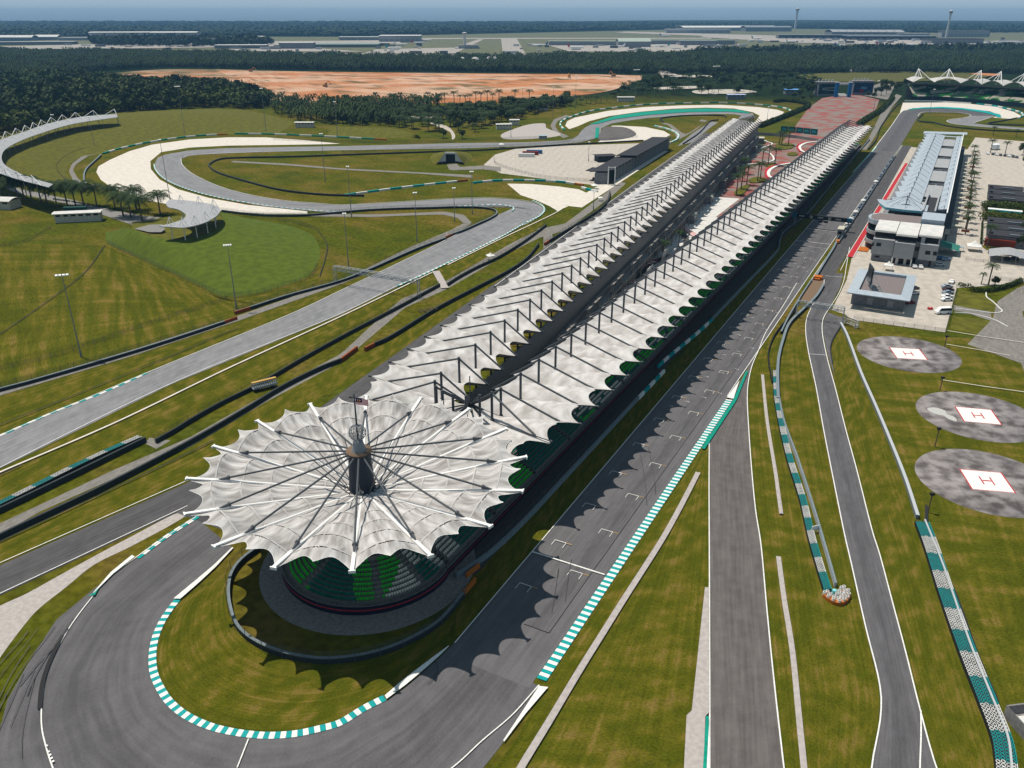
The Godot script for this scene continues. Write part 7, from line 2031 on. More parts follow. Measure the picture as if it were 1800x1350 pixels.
	light_mast("wide floodlight mast behind the far bend", 153.79, -1073.5, 35.25, 5, 9.0)
	light_mast("wide-headed floodlight mast among the far palms", 248.04, -1058.3, 40.25, 5, 10.0)
	light_mast("floodlight mast on the right of the red plaza", 406.29, -960.17, 30.75, 3, 3.0)
	light_mast("floodlight mast at the inside of the first corner", 450.35, -920.28, 25, 3, 3.0)
	light_mast("lamp mast at the end of the back straight gravel", 259.58, -865.58, 12.75, 2, 1.6)
	light_mast("lamp mast by the container yard's black building", 56.25, -612.96, 13.75, 2, 1.6)
	light_mast("lamp mast at the pale shed's yard", -0.95, -738.99, 12, 2, 1.4)
	light_mast("lamp mast beside the infield gravel tip", 45.21, -451.74, 9.5, 1, 1.0)
	gantry("pale truss gantry across the infield straight", Vector2(-71.34, -316.59), Vector2(-35.68, -298.46), 7.5, 1.6, M.galv)
	# --- sheds and containers
	var kt := -ALONG.angle()
	shed("white service shed with a row of small windows on the left field", Vector2(-227.64, -425.74) , 0.21, 22.0, 5.5, 4.6, M.cream, M.concrete_white, 0.9, 6)
	shed("white shed cut by the left edge of the view", Vector2(-285.82, -457.49), -0.15, 16.0, 9.0, 4.6, M.cream, M.concrete_white, 0.8, 3, 0.0, 1.2)
	container("dark green container behind the white service shed", Vector2(-240.22, -447.27), 0.1, 12.0, paint_mat(0.02, 0.08, 0.07, 0.8))
	shed("white shed at the right end of the left bank", Vector2(-197.82, -810.29), 0.0, 17.0, 6.0, 4.5, M.cream, M.concrete_white, 0.8, 6)
	shed("long white shed by the patch of bare ground", Vector2(-7.81, -796.42), 0.12, 14.0, 6.0, 4.5, M.cream, M.concrete_white, 0.6, 5)
	shed("small white shed behind the long white shed", Vector2(2.17, -826.09), 0.12, 9.0, 6.0, 5.0, M.cream, M.concrete_white, 0.6, 3)
	shed("white shed beside the path outside the far bend", Vector2(34.08, -957.5), 0.1, 12.0, 6.0, 4.5, M.cream, M.concrete_white, 0.6, 4)
	shed("pale shed above the far bend", Vector2(140.1, -1059.3), 0.0, 20.0, 7.0, 5.0, M.cream, M.concrete_white, 0.8, 5)
	shed("grey shed with a blue and white roof above the far bend", Vector2(282.57, -1087), 0.0, 22.0, 8.0, 5.5, M.wall_grey, paint_mat(0.45, 0.52, 0.75, 0.6), 0.8, 4)
	shed("shed with a bright blue roof left of the plaza gate", Vector2(375.05, -1157.3), -0.1, 18.0, 14.0, 6.0, M.wall_grey, paint_mat(0.12, 0.33, 0.65, 0.6), 1.0, 3)
	container("white container in the container yard, nearest of three", Vector2(10.96, -633.95), -0.08, 12.2, M.paint)
	container("dark red container in the container yard, middle of three", Vector2(14.18, -643.42), -0.08, 12.2, paint_mat(0.2, 0.03, 0.025, 0.8))
	container("blue container in the container yard, farthest of three", Vector2(17.42, -650.34), -0.08, 12.2, paint_mat(0.03, 0.14, 0.3, 0.7))
	shed("small blue cabin on the grass above the container yard", Vector2(26.82, -730), 0.0, 7.0, 3.0, 2.8, M.wall_pale, paint_mat(0.3, 0.45, 0.5, 0.6), 0.2, 2)
	var tp := thing("tunnel_portal", "white tunnel portal with wing walls and a dark red foot band", "tunnel")
	var c := Vector2(-44.71, -606.06)
	tp.position = v3(c, 0)
	st = nst()
	for s: float in [-1.0, 1.0]:
		var w := [Vector3(3.4 * s, 0, 0), Vector3(3.4 * s, 7.4, -0.6), Vector3(5.0 * s, 7.2, -0.4), Vector3(10.0 * s, 0, 3.0)]
		quad(st, w[0], w[1], w[2], w[3])
		var bk := Vector3(0, 0, -0.5)
		quad(st, w[0] + bk, w[1] + bk, w[2] + bk, w[3] + bk); quad(st, w[2], w[2] + bk, w[3] + bk, w[3]); quad(st, w[0], w[0] + bk, w[1] + bk, w[1])
	box(st, Vector3(0, 7.0, -0.7), Vector3(7.0, 1.2, 0.8))
	obj("wall", st, M.paint, tp)
	st = nst()
	for s: float in [-1.0, 1.0]: quad(st, Vector3(3.45 * s, 0, 0.06), Vector3(3.45 * s, 1.5, 0.06), Vector3(9.2 * s, 0.9, 2.62), Vector3(9.9 * s, 0, 3.06))
	obj("foot_band", st, paint_mat(0.06, 0.01, 0.015, 0.7), tp)
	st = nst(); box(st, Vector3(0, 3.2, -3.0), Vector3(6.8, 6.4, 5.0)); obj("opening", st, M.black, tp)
	surf("grass_bank", L([-55.16, -598.83, -61.79, -626.43, -59.6, -650.8, -48.82, -667.99, -34.49, -653.47, -29.74, -626.25, -33.44, -598.71]), 0.02, L([-48.64, -602.55, -48.42, -605.14, -47.79, -607.76, -44.75, -611.71, -41.17, -607.72, -40.59, -605.1, -40.02, -602.5]), 6.9, 24, 6, M.turf, "grass bank over the tunnel mouth")
	# --- black support building
	var bb := thing("support_building", "long black-roofed support pit building with an open gallery", "building")
	st = nst(); prism(st, L([52.57, -526.58, 61.97, -526.53, 87.32, -586.6, 74.53, -586.67]), 0.0, 7.0); prism(st, L([75.51, -585.26, 87.06, -585.19, 126.1, -675.69, 113.34, -675.78]), 0.0, 8.2); obj("wall", st, M.wall_grey, bb)
	st = nst(); prism(st, L([49.31, -526.97, 62.32, -526.91, 86.49, -583.96, 73.12, -585.27]), 7.6, 8.1); obj("lower_roof", st, M.dark_roof, bb)
	st = nst(); prism(st, L([72.49, -580.63, 86.51, -579.06, 126.41, -670.44, 111.8, -672.49]), 9.1, 9.6); obj("upper_roof", st, M.dark_roof, bb)
	st = nst(); prism(st, L([47.8, -538.71, 51.68, -536.61, 57.23, -548.24, 53.29, -550.43]), 6.2, 6.6); obj("side_roof", st, M.dark_roof, bb)
	var gal := rs(L([66.23, -535.33, 89.97, -590.91, 131.43, -694.41]), 22)
	for p in gal:
		st = nst(); tube(st, v3(p, 0), v3(p, 8.0), 0.2, -1, 6); obj("post", st, M.wall_pale, bb)
	var face := rs(L([51.92, -536.38, 62.59, -532.43]), 6)
	for i in 6:
		st = nst(); wall(st, PackedVector2Array([face[i].lerp(face[i + 1], 0.15), face[i].lerp(face[i + 1], 0.85)]), 2.4, 0.2, 0.2); obj("window", st, M.glass_dark, bb)
	st = nst(); wall(st, PackedVector2Array([face[1], face[6]]), 2.2, 0.25, 3.2); obj("green_window", st, paint_mat(0.02, 0.10, 0.06, 0.3), bb)
	var sb := thing("score_tower", "black scoreboard between two white columns by the support building", "scoreboard")
	var sp: Array = [63.11, -523.85, 11.25]
	sb.position = Vector3(sp[0], 0, sp[1])
	for x in [-2.1, 2.1]:
		st = nst(); box(st, Vector3(x, sp[2] * 0.5, 0), Vector3(0.6, sp[2], 0.8)); obj("column", st, M.white_steel, sb)
	st = nst(); box(st, Vector3(0, sp[2] * 0.45, 0), Vector3(3.4, sp[2] * 0.78, 0.5)); obj("panel", st, M.glass_dark, sb)
	st = nst(); tube(st, Vector3(-2.1, sp[2] - 0.3, 0), Vector3(2.1, sp[2] - 0.3, 0), 0.15, -1, 6); obj("beam", st, M.white_steel, sb)
	shed("small black-roofed pavilion in the container yard", Vector2(68.23, -615.41), 0.25, 13.0, 8.0, 4.2, M.barrier, M.dark_roof, 1.4, 3, 0.0, 0.1)
	# --- odd pieces on the grass
	var tr := thing("trailer", "grey slatted trailer with a yellow top rail beside the service road", "trailer", v3(Vector2(-72.01, -215.4), 0), 0.62)
	st = nst(); box(st, Vector3(0, 1.0, 0), Vector3(7.2, 0.25, 2.0)); obj("bed", st, M.steel_grey, tr)
	for i in 12:
		st = nst()
		for z in [-0.95, 0.95]: box(st, Vector3(-3.3 + i * 0.6, 1.9, z), Vector3(0.28, 1.6, 0.08))
		obj("slat", st, M.galv, tr)
	st = nst(); box(st, Vector3(0, 2.8, 0), Vector3(7.2, 0.18, 0.9)); obj("top_rail", st, M.yellow_paint, tr)
	for x in [-2.2, 2.2]:
		for z in [-0.9, 0.9]:
			st = nst(); tube(st, Vector3(x, 0.45, z - 0.15), Vector3(x, 0.45, z + 0.15), 0.45, -1, 12); obj("wheel", st, M.rubber, tr)
	var fr := thing("steel_frames", "pile of dark rusty steel frames on the grass", "frames", v3(Vector2(-30.87, -282.75), 0), 0.5)
	for i in 6:
		st = nst()
		var o := Vector3((i % 3) * 2.2 - 2.2, 0, (i / 3) * 1.8 - 0.9)
		for q in [[-1, 0.1, -0.8, 1, 1.1, -0.8], [-1, 1.1, -0.8, 1, 0.1, -0.8], [-1, 1.1, -0.8, -1, 1.1, 0.8], [1, 1.1, -0.8, 1, 1.1, 0.8], [-1, 0.1, 0.8, 1, 1.1, 0.8], [-1, 1.1, 0.8, 1, 1.1, 0.8]]: tube(st, o + Vector3(q[0], q[1], q[2]), o + Vector3(q[3], q[4], q[5]), 0.07, -1, 5)
		obj("frame", st, M.rust, fr)
	tent("white marshal umbrella beside the upper service road", Vector2(-9.54, -351.34), 0.4, 3.2, 2.2, M.paint, 1.2)
	tent("white marshal umbrella above the infield gravel tip", Vector2(51.42, -511.05), 0.3, 4.0, 2.4, M.paint, 1.0)
	tent("small white marshal shelter on the infield fence", Vector2(-8.62, -682.79), 0.0, 4.0, 2.6, M.paint, 0.8)
	tent("white marshal umbrella near the crossing", Vector2(51.47, -475.75), 0.0, 2.6, 2.0, M.paint, 0.6)
	# --- palms along the path
	var k := 0
	for p in L([-305.46, -490.27, -298.37, -486.13, -290.49, -480.44, -284.74, -477.23, -278.72, -474.07, -270.65, -469.4, -265, -464.82, -257.19, -460.31, -251.07, -460.28, -247.64, -462.49, -241.01, -458.76, -235.32, -461.7, -222.4, -456.2, -209.09, -436.16, -203.96, -433.47, -208.42, -451.38, -194.62, -425.61, -191.37, -441.51]):
		plant(palms[2 + k % 2], p, rng.randf_range(1.5, 1.8), rng.randf() * 6.0, "%s oil palm from the left edge in the row along the dark path" % ORD[k], "palm tree", "oil palms along the dark path")
		k += 1
	plaza_things()

func plaza_things():
	var k := 0
	var lt := -(ALONG * 9.6 - ACROSS * 0.97).angle()
	for p in L([91.03, -424.44, 110.26, -471.14, 129.42, -519.41, 149.15, -568.46, 166.95, -609.62, 187.18, -659.71, 206.18, -707.73]):
		shed("%s flat-roofed kiosk from the near end behind the back stand" % ORD[k], p, lt, 9.0, 10.5, 4.4, M.wall_grey, M.cream, 0.3, 1, 0.0, 0.02, "kiosk", "kiosk")
		k += 1
	var lawns := [L([215.51, -687.59, 223.99, -703.46, 231.6, -703.42, 232.32, -690.61, 222.88, -672.28, 213.81, -666.4]), L([213.94, -649.18, 220.12, -654.79, 221.43, -647.74, 215.33, -636.8, 211.41, -638.17]), L([154.31, -538.83, 162.62, -548.86, 166.74, -540.75, 161.39, -530.98, 153.56, -529.1]), L([133.29, -491.61, 145.19, -517.87, 151.32, -523.42, 146.49, -510.6, 135.86, -488.27]), L([182.08, -597.53, 189.5, -604.77, 190.65, -597.48, 181.55, -585.76]), L([41.35, -315.49, 45.58, -325.57, 47.23, -325.56, 42.92, -313.23])]
	for q in lawns: sheet("lawn", q, M.turf, "small lawn on the plaza", true, 0.62)
	k = 0
	for p in L([134.52, -491.6, 141.8, -508.83, 149.15, -523.43, 157.58, -561.44, 159.16, -534.87, 163.2, -542.77, 187.91, -595.11, 180.3, -599.95, 186.2, -604.78, 221.57, -690.68, 227.18, -690.65, 220.65, -693.85, 66.72, -350.18, 77.93, -373.19, 148.24, -536.89]):
		plant(palms[k % 2], p, 1.4 if k < 12 else 1.0, rng.randf() * 6.0, ["palm nearest the white court on the plaza", "second palm from the white court", "third palm from the white court", "palm beside the nearest kiosk lawn", "left palm of the pair on the plaza's oval lawn", "right palm of the pair on the plaza's oval lawn", "lone palm by the white curve of the plaza", "left palm of the plaza's middle clump", "right palm of the plaza's middle clump", "middle palm on the far oval lawn", "tallest palm on the far oval lawn", "left palm on the far oval lawn", "thin palm rising between the two canopies", "second thin palm rising by the red striped curve", "palm half hidden behind a kiosk"][k], "palm tree", "palms on the plaza")
		k += 1
	lay = 0.66
	lines("plaza_curve", [L([215.36, -720.16, 215.89, -710.08, 216.87, -700.27, 209.47, -687.63, 200.93, -675.41, 198.62, -660.66, 199.83, -649.27, 197.7, -632.87, 192.4, -614.71, 185.25, -607.25, 172.52, -599.99, 163.1, -595.24])], 1.3, M.paint, "white curved track line on the plaza")
	lines("plaza_curve", [L([259.2, -713.13, 248.83, -706.57, 239.41, -693.73, 232.55, -678.25, 228.64, -660.48, 229.81, -649.09]), L([203.54, -604.69, 191.57, -595.09, 181.83, -581.17, 174.37, -563.5, 171.52, -550.87, 172.17, -542.73])], 2.2, M.paint, "white hooked track lines on the plaza")
	lines("plaza_curve", [L([260.35, -716.48, 249.51, -711.53, 239.07, -698.52, 230.72, -678.26, 226.37, -657.61]), L([203.48, -607.15, 190.65, -597.48, 180.49, -583.46, 171.84, -561.37, 168.63, -544.76])], 1.6, M.red_paint, "red edges of the hooked track lines")
	lines("plaza_curve", [L([48.9, -316.98, 62.38, -346.6, 73.26, -358.49, 79.95, -369.15, 83.34, -382.52, 84.3, -399.06, 82.33, -408.42])], 3.0, M.concrete_dark, "dark curved track on the pale court")
	for q in [L([47.32, -315.47, 49.01, -324.76, 52.72, -334.54, 58.11, -343.08, 63.16, -348.38]), L([83.06, -410.82, 87, -407.21, 88.88, -397.9, 89.9, -387.87])]:
		var a := rs(sm(q), 22)
		var st := nst(); var s2 := nst()
		for i in 22: stripe(st if i % 2 else s2, PackedVector2Array([a[i], a[i + 1]]), 3.4, 0.72)
		put("plaza_stripe", st, M.red_paint, "red stripes of a plaza kerb"); put("plaza_stripe", s2, M.paint, "white stripes of a plaza kerb")
	var bd := thing("billboard_row", "row of dark teal billboards across the plaza", "billboard")
	var bl := rs(L([245.8, -774.61, 259.88, -764.87, 271.86, -751.66]), 5)
	for i in 5:
		var st := nst(); wall(st, PackedVector2Array([bl[i].lerp(bl[i + 1], 0.03), bl[i].lerp(bl[i + 1], 0.97)]), 5.0, 0.5, 0.5); obj("panel", st, paint_mat(0.01, 0.10, 0.11, 0.5), bd)
		st = nst(); wall(st, PackedVector2Array([bl[i].lerp(bl[i + 1], 0.2), bl[i].lerp(bl[i + 1], 0.75)]), 2.0, 0.6, 2.0); obj("print", st, paint_mat(0.03, 0.26, 0.28, 0.5), bd)
	barrier("low grey wall with openings across the plaza", L([219.25, -755.73, 232.35, -748.26, 247.93, -733.79, 259.2, -713.13]), 2.6, 0.6, M.concrete_grey, null, false, "plaza_wall", "wall")
	hedge("long clipped hedge round the plaza's left side", L([235.5, -807.15, 254.02, -837.6, 285.78, -890.12, 314.16, -937.97, 337.6, -978.72, 349.26, -1010, 347.73, -1036.6, 335.51, -1057.5, 320.23, -1043.7]), 4.0, 6.0, Color(0.025, 0.045, 0.008), 0.7, 12.0)
	hedge("long clipped hedge along the plaza's right side", L([339, -828.01, 374.73, -889.41, 406.83, -942.84, 448.33, -1022.2, 480.48, -1085.1]), 4.0, 6.0, Color(0.035, 0.055, 0.008), 0.7, 12.0)
	# entrance gate with its two poster buildings
	k = 0
	for q in [[Vector2(410.85, -1124.2), 24.0, "poster building left of the entrance pylons, with a teal poster"], [Vector2(465.4, -1143.9), 27.0, "poster building right of the entrance pylons, with a blue and red poster"]]:
		var g := thing("poster_building", q[2], "building", v3(q[0], 0))
		var st := nst(); box(st, Vector3(0, 8.5, -8), Vector3(q[1], 17, 16)); obj("wall", st, M.wall_grey, g)
		st = nst(); box(st, Vector3(0, 17.3, -8), Vector3(q[1] + 2, 0.6, 17)); obj("roof", st, M.concrete_grey, g)
		for i in 5:
			st = nst(); box(st, Vector3(-9 + i * 4.4, 18.8, -10), Vector3(1.6, 2.6, 2.0)); obj("roof_plant", st, M.galv, g)
		st = nst(); quad(st, Vector3(-q[1] * 0.46, 3, 0.1), Vector3(-q[1] * 0.46, 15.5, 0.1), Vector3(q[1] * 0.46, 15.5, 0.1), Vector3(q[1] * 0.46, 3, 0.1)); obj("poster", st, mat(1, 1, 1, 0.6, poster_print(k)), g)
		k += 1
	for q in [[Vector2(418.45, -1112.3), "left blue pylon of the plaza entrance"], [Vector2(435.32, -1112.2), "right blue pylon of the plaza entrance"]]:
		var g := thing("entrance_pylon", q[1], "pylon", v3(q[0], 0))
		var st := nst(); box(st, Vector3(0, 9, 0), Vector3(4.2, 18, 3)); obj("shaft", st, paint_mat(0.01, 0.12, 0.3, 0.5), g)
		st = nst(); box(st, Vector3(0, 18.3, 0), Vector3(4.8, 0.6, 3.6)); obj("cap", st, M.paint, g)
	var eb := thing("entrance_beam", "pale bridge between the entrance pylons", "bridge", v3(Vector2(429.77, -1120.1), 0))
	var st := nst(); box(st, Vector3(0, 15.5, -3), Vector3(15, 2.2, 5)); obj("deck", st, M.concrete_white, eb)
	for i in 5:
		st = nst(); box(st, Vector3(0, 0.25 + i * 0.5, -9 - i * 2.0), Vector3(20, 0.5, 2.0)); obj("step", st, M.concrete_white, eb)
	far_grandstand()

func poster_print(k: int) -> ImageTexture:
	# racing poster: a leaning rider shape on a dark teal or blue ground
	var im := Image.create(128, 64, false, Image.FORMAT_RGB8)
	var n := noise(60 + k, 0.03, 4)
	for y in 64:
		for x in 128:
			var g := 0.5 + n.get_noise_2d(x, y)
			var c := Color(0.0, 0.30, 0.30).lerp(Color(0.0, 0.08, 0.12), clampf(g, 0, 1)) if k == 0 else Color(0.02, 0.30, 0.48).lerp(Color(0.01, 0.05, 0.12), clampf(g, 0, 1))
			var u := (x - 62) / 26.0; var v := (y - 34) / 20.0
			if u * u + v * v < 0.35 + n.get_noise_2d(x * 3.0, y * 3.0) * 0.5: c = Color(0.04, 0.02, 0.05) if k == 0 else Color(0.3, 0.5, 0.6)
			if absf(absf(x - 62.0) - 20.0 + (64 - y) * 0.25) < 4 and k == 0 and y > 12: c = Color(0.6, 0.68, 0.66)
			if k == 1 and x < 44 and absf(y - 26) < 7: c = Color(0.5, 0.05, 0.06)
			im.set_pixel(x, y, c)
	im.generate_mipmaps()
	return ImageTexture.create_from_image(im)

func far_grandstand():
	var t := thing("corner_grandstand", "far curved grandstand with green and white seats and scalloped white roofs", "grandstand")
	var f := rs(sm(L([499, -1070.2, 532.58, -1066.3, 554.56, -1041.5, 578.3, -1008, 590.35, -985.72, 605.96, -946.86])), 60)
	var n := normals(f)
	if n[30].y > 0.0:
		for i in n.size(): n[i] = -n[i]
	var st := nst()
	for i in 60: quad(st, v3(f[i], 0), v3(f[i], 5.0), v3(f[i + 1], 5.0), v3(f[i + 1], 0))
	obj("front_wall", st, paint_mat(0.015, 0.03, 0.045, 0.7), t)
	var im := Image.create(512, 64, false, Image.FORMAT_RGB8)
	var nz := noise(77, 0.02, 3)
	for y in 64:
		for x in 512:
			var g := nz.get_noise_2d(x * 0.6, y * 1.5 + x * 0.3)
			var c := Color(0.62, 0.6, 0.55) if g > 0.12 else (Color(0.02, 0.36, 0.1) if g > -0.14 else Color(0.0, 0.16, 0.12))
			if y % 4 == 0: c *= 0.72
			if x % 64 < 3: c = Color(0.12, 0.13, 0.12)
			im.set_pixel(x, y, c)
	im.generate_mipmaps()
	st = nst()
	for i in 60:
		var a := v3(f[i], 5.0); var b := v3(f[i + 1], 5.0); var c := v3(f[i + 1] + n[i + 1] * 26.0, 17.0); var d := v3(f[i] + n[i] * 26.0, 17.0)
		for q in [[a, i, 1.0], [b, i + 1, 1.0], [c, i + 1, 0.0], [a, i, 1.0], [c, i + 1, 0.0], [d, i, 0.0]]:
			st.set_uv(Vector2(q[1] / 60.0, q[2])); st.add_vertex(q[0])
	var seats := obj("seat_rows", st, mat(0.9, 0.9, 0.9, 0.9, ImageTexture.create_from_image(im)), t)
	# the name spelt in dark seats
	var word := "SEPANG"
	for i in 6:
		var at := 12.0 + i * 3.7
		var j := int(at)
		var dir := (f[j + 1] - f[j]).normalized()
		var z3 := Vector3(n[j].x * 26.0, 12.0, n[j].y * 26.0).normalized()
		var x3 := Vector3(dir.x, 0, dir.y)
		var tm := TextMesh.new()
		tm.text = word[i]; tm.font = SystemFont.new(); (tm.font as SystemFont).font_names = PackedStringArray(["Droid Sans"])
		tm.font_size = 64; tm.pixel_size = 0.14; tm.depth = 0.2
		var o := inst("letter", tm, M.black, seats)
		o.transform = Transform3D(Basis(x3, z3, x3.cross(z3)), v3(f[j] + n[j] * 15.5, 12.5))
	st = nst()
	for i in 60: quad(st, v3(f[i] + n[i] * 26.2, 0), v3(f[i] + n[i] * 26.2, 18.5), v3(f[i + 1] + n[i + 1] * 26.2, 18.5), v3(f[i + 1] + n[i + 1] * 26.2, 0))
	obj("rear_wall", st, M.concrete_grey, t)
	for k in 7:
		st = nst(true)
		for i in 8:
			for j in 6:
				var g := []
				for q in [[i, j], [i + 1, j], [i + 1, j + 1], [i, j + 1]]:
					var u: float = q[0] / 8.0; var v: float = q[1] / 6.0
					var x := k * 8.5 + u * 8.5
					var a := f[mini(int(x), 60)].lerp(f[mini(int(x) + 1, 60)], x - int(x))
					var m := n[mini(int(x), 60)]
					g.append(v3(a + m * (7.0 + v * 27.0), 21.0 + 5.0 * sin(PI * u) * (1.0 - 0.4 * v) + v * 2.0))
				quad(st, g[0], g[1], g[2], g[3])
		obj("roof_panel", st, M.canvas, t)
		st = nst()
		var xm := mini(int(k * 8.5 + 4.2), 60)
		var p := f[xm] + n[xm] * 26.0
		for q in [-3.0, 3.0]: tube(st, v3(p + Vector2(q, 0), 20), v3(p, 36), 0.9, 0.3, 5)
		tube(st, v3(f[xm] + n[xm] * 12.0, 25.5), v3(p, 35.5), 0.35, -1, 5)
		for e in [-4, 4]: tube(st, v3(f[clampi(xm + e, 0, 60)] + n[xm] * 9.0, 22.5), v3(p, 35.5), 0.35, -1, 5)
		obj("mast", st, M.white_steel, t)

# ---------------------------------------------------------------- forest, earthworks, airport
func inside_points(poly: PackedVector2Array, step: float, jit := 0.45) -> PackedVector2Array:
	var lo := poly[0]; var hi := poly[0]
	for p in poly: lo = lo.min(p); hi = hi.max(p)
	var o := PackedVector2Array()
	var z := lo.y
	while z < hi.y:
		var x := lo.x
		while x < hi.x:
			var p := Vector2(x + rng.randf_range(-jit, jit) * step, z + rng.randf_range(-jit, jit) * step)
			if Geometry2D.is_point_in_polygon(p, poly): o.append(p)
			x += step
		z += step
	return o

func crown_mesh(sd: int, count: int, leaf: float, palm: bool) -> ArrayMesh:
	# a crown one unit in radius on a short stem
	var r := RandomNumberGenerator.new(); r.seed = sd
	var st := nst()
	if palm:
		for i in 13:
			var a := TAU * i / 13.0 + r.randf() * 0.3
			var d := Vector3(cos(a), 0, sin(a)); var s := Vector3(-d.z, 0, d.x)
			var up_: float = [0.55, 0.25, 0.02][i % 3]
			var m := d * 0.6 + Vector3.UP * (1.35 + up_); var e := d * 1.1 + Vector3.UP * (1.0 + up_ * 0.7)
			st.set_color(Color(1, 1, 1) * r.randf_range(0.7, 1.3))
			tri(st, Vector3(0, 1.25, 0), m + s * 0.13, m - s * 0.13); tri(st, m + s * 0.13, e, m - s * 0.13)
		st.set_color(Color(0.9, 0.7, 0.6))
		tube(st, Vector3.ZERO, Vector3(0, 1.3, 0), 0.07, -1, 3, false)
	else:
		for k in 5:
			var a := TAU * k / 5.0
			clump(st, Vector3(cos(a) * 0.45, 1.0 + r.randf() * 0.5, sin(a) * 0.45), Vector3(0.5, 0.42, 0.5), count / 5, leaf, r, Color(1, 1, 1) * r.randf_range(0.8, 1.2))
		st.set_color(Color(0.9, 0.7, 0.6))
		tube(st, Vector3.ZERO, Vector3(0, 1.0, 0), 0.06, -1, 3, false)
	st.generate_normals()
	return st.commit()

func forest(label: String, poly: PackedVector2Array, step: float, size: float, mesh: ArrayMesh, base: Color, vary := 0.3):
	var flat := 0.3 if size > 20.0 else 1.0
	var places := []; var colors := []
	var n := noise(90, 0.004, 3)
	for p in inside_points(poly, step):
		var s := size * rng.randf_range(0.65, 1.45) * (1.0 + 0.25 * n.get_noise_2d(p.x * 2.0, p.y * 2.0))
		places.append(Transform3D(Basis(Vector3.UP, rng.randf() * 6.28).scaled(Vector3(s, s * rng.randf_range(0.85, 1.2) * flat, s)), v3(p, -0.2)))
		var g := n.get_noise_2d(p.x, p.y)
		colors.append(base.lerp(Color(base.r * 1.5, base.g * 1.25, base.b * 0.9), clampf(g * 1.5 + rng.randf() * 0.3, 0, 1)) * rng.randf_range(1.0 - vary, 1.0 + vary))
	var o := multi("forest", mesh, M.leaf, places, colors, null)
	o.set_meta("label", label)
	o.set_meta("category", "forest")

func scatter(list: PackedVector2Array, protos: Array, lo: float, hi: float, label: String, category: String, group: String):
	var k := 0
	for p in list:
		plant(protos[rng.randi() % protos.size()], p, rng.randf_range(lo, hi), rng.randf() * 6.28, (ORD[k] + " " + label + ", counted from the left") if list.size() <= 20 else label, category, group)
		k += 1

func far_block(label: String, c: Vector2, l: float, d: float, h: float, turn: float, wm: Material, rm: Material, bays := 8, arched := 0.0, category := "building", called := "airport_building"):
	var t := thing(called, label, category, v3(c, 0), turn)
	var st := nst(); box(st, Vector3(0, h * 0.5, 0), Vector3(l, h, d)); var w := obj("wall", st, wm, t)
	st = nst()
	var k := 6
	for i in k:
		var u0 := float(i) / k * 2.0 - 1.0; var u1 := float(i + 1) / k * 2.0 - 1.0
		var y0 := h + arched * (1.0 - u0 * u0); var y1 := h + arched * (1.0 - u1 * u1)
		boxb(st, Vector3(0, (y0 + y1) * 0.5 + 0.5, (u0 + u1) * 0.25 * d * 1.04), Vector3(l * 1.02, 1.0, d * 1.04 / k + 0.3), Basis(Vector3.RIGHT, -atan2(y1 - y0, d / k)))
	obj("roof", st, rm, t)
	for i in bays:
		st = nst(); box(st, Vector3((i + 0.5) / bays * l - l * 0.5, h * 0.4, d * 0.5 + 0.3), Vector3(l / bays * 0.6, h * 0.22, 0.5)); obj("window", st, M.steel_grey, w)

func plane_proto() -> Node3D:
	var t := Node3D.new(); t.name = "airliner"
	var st := nst()
	var pr := [[-22, 0.3], [-16, 1.5], [-10, 2.0], [14, 2.0], [19, 1.5], [22, 0.2]]
	for i in pr.size() - 1: tube(st, Vector3(pr[i][0], 4.2, 0), Vector3(pr[i + 1][0], 4.2, 0), pr[i][1], pr[i + 1][1], 10, false)
	obj("fuselage", st, M.white_steel, t)
	for s: float in [-1.0, 1.0]:
		st = nst(); quad(st, Vector3(6, 3.6, 1.5 * s), Vector3(-2, 3.6, 1.5 * s), Vector3(-8, 4.8, 20 * s), Vector3(-5, 4.8, 20 * s)); quad(st, Vector3(6, 3.3, 1.5 * s), Vector3(-2, 3.3, 1.5 * s), Vector3(-8, 4.6, 20 * s), Vector3(-5, 4.6, 20 * s)); obj("wing", st, M.galv, t)
		st = nst(); tube(st, Vector3(4, 2.4, 7 * s), Vector3(-1, 2.4, 7 * s), 1.1, 0.8, 8); obj("engine", st, M.galv, t)
	st = nst()
	for z in [-0.25, 0.25]: quad(st, Vector3(-15, 5.6, z), Vector3(-21, 12.5, z), Vector3(-23.5, 12.5, z), Vector3(-21.5, 4.8, z))
	quad(st, Vector3(-17, 5, -7), Vector3(-20, 5, -7), Vector3(-21, 5, 7), Vector3(-17, 5, 7))
	obj("tail", st, null, t)
	return t

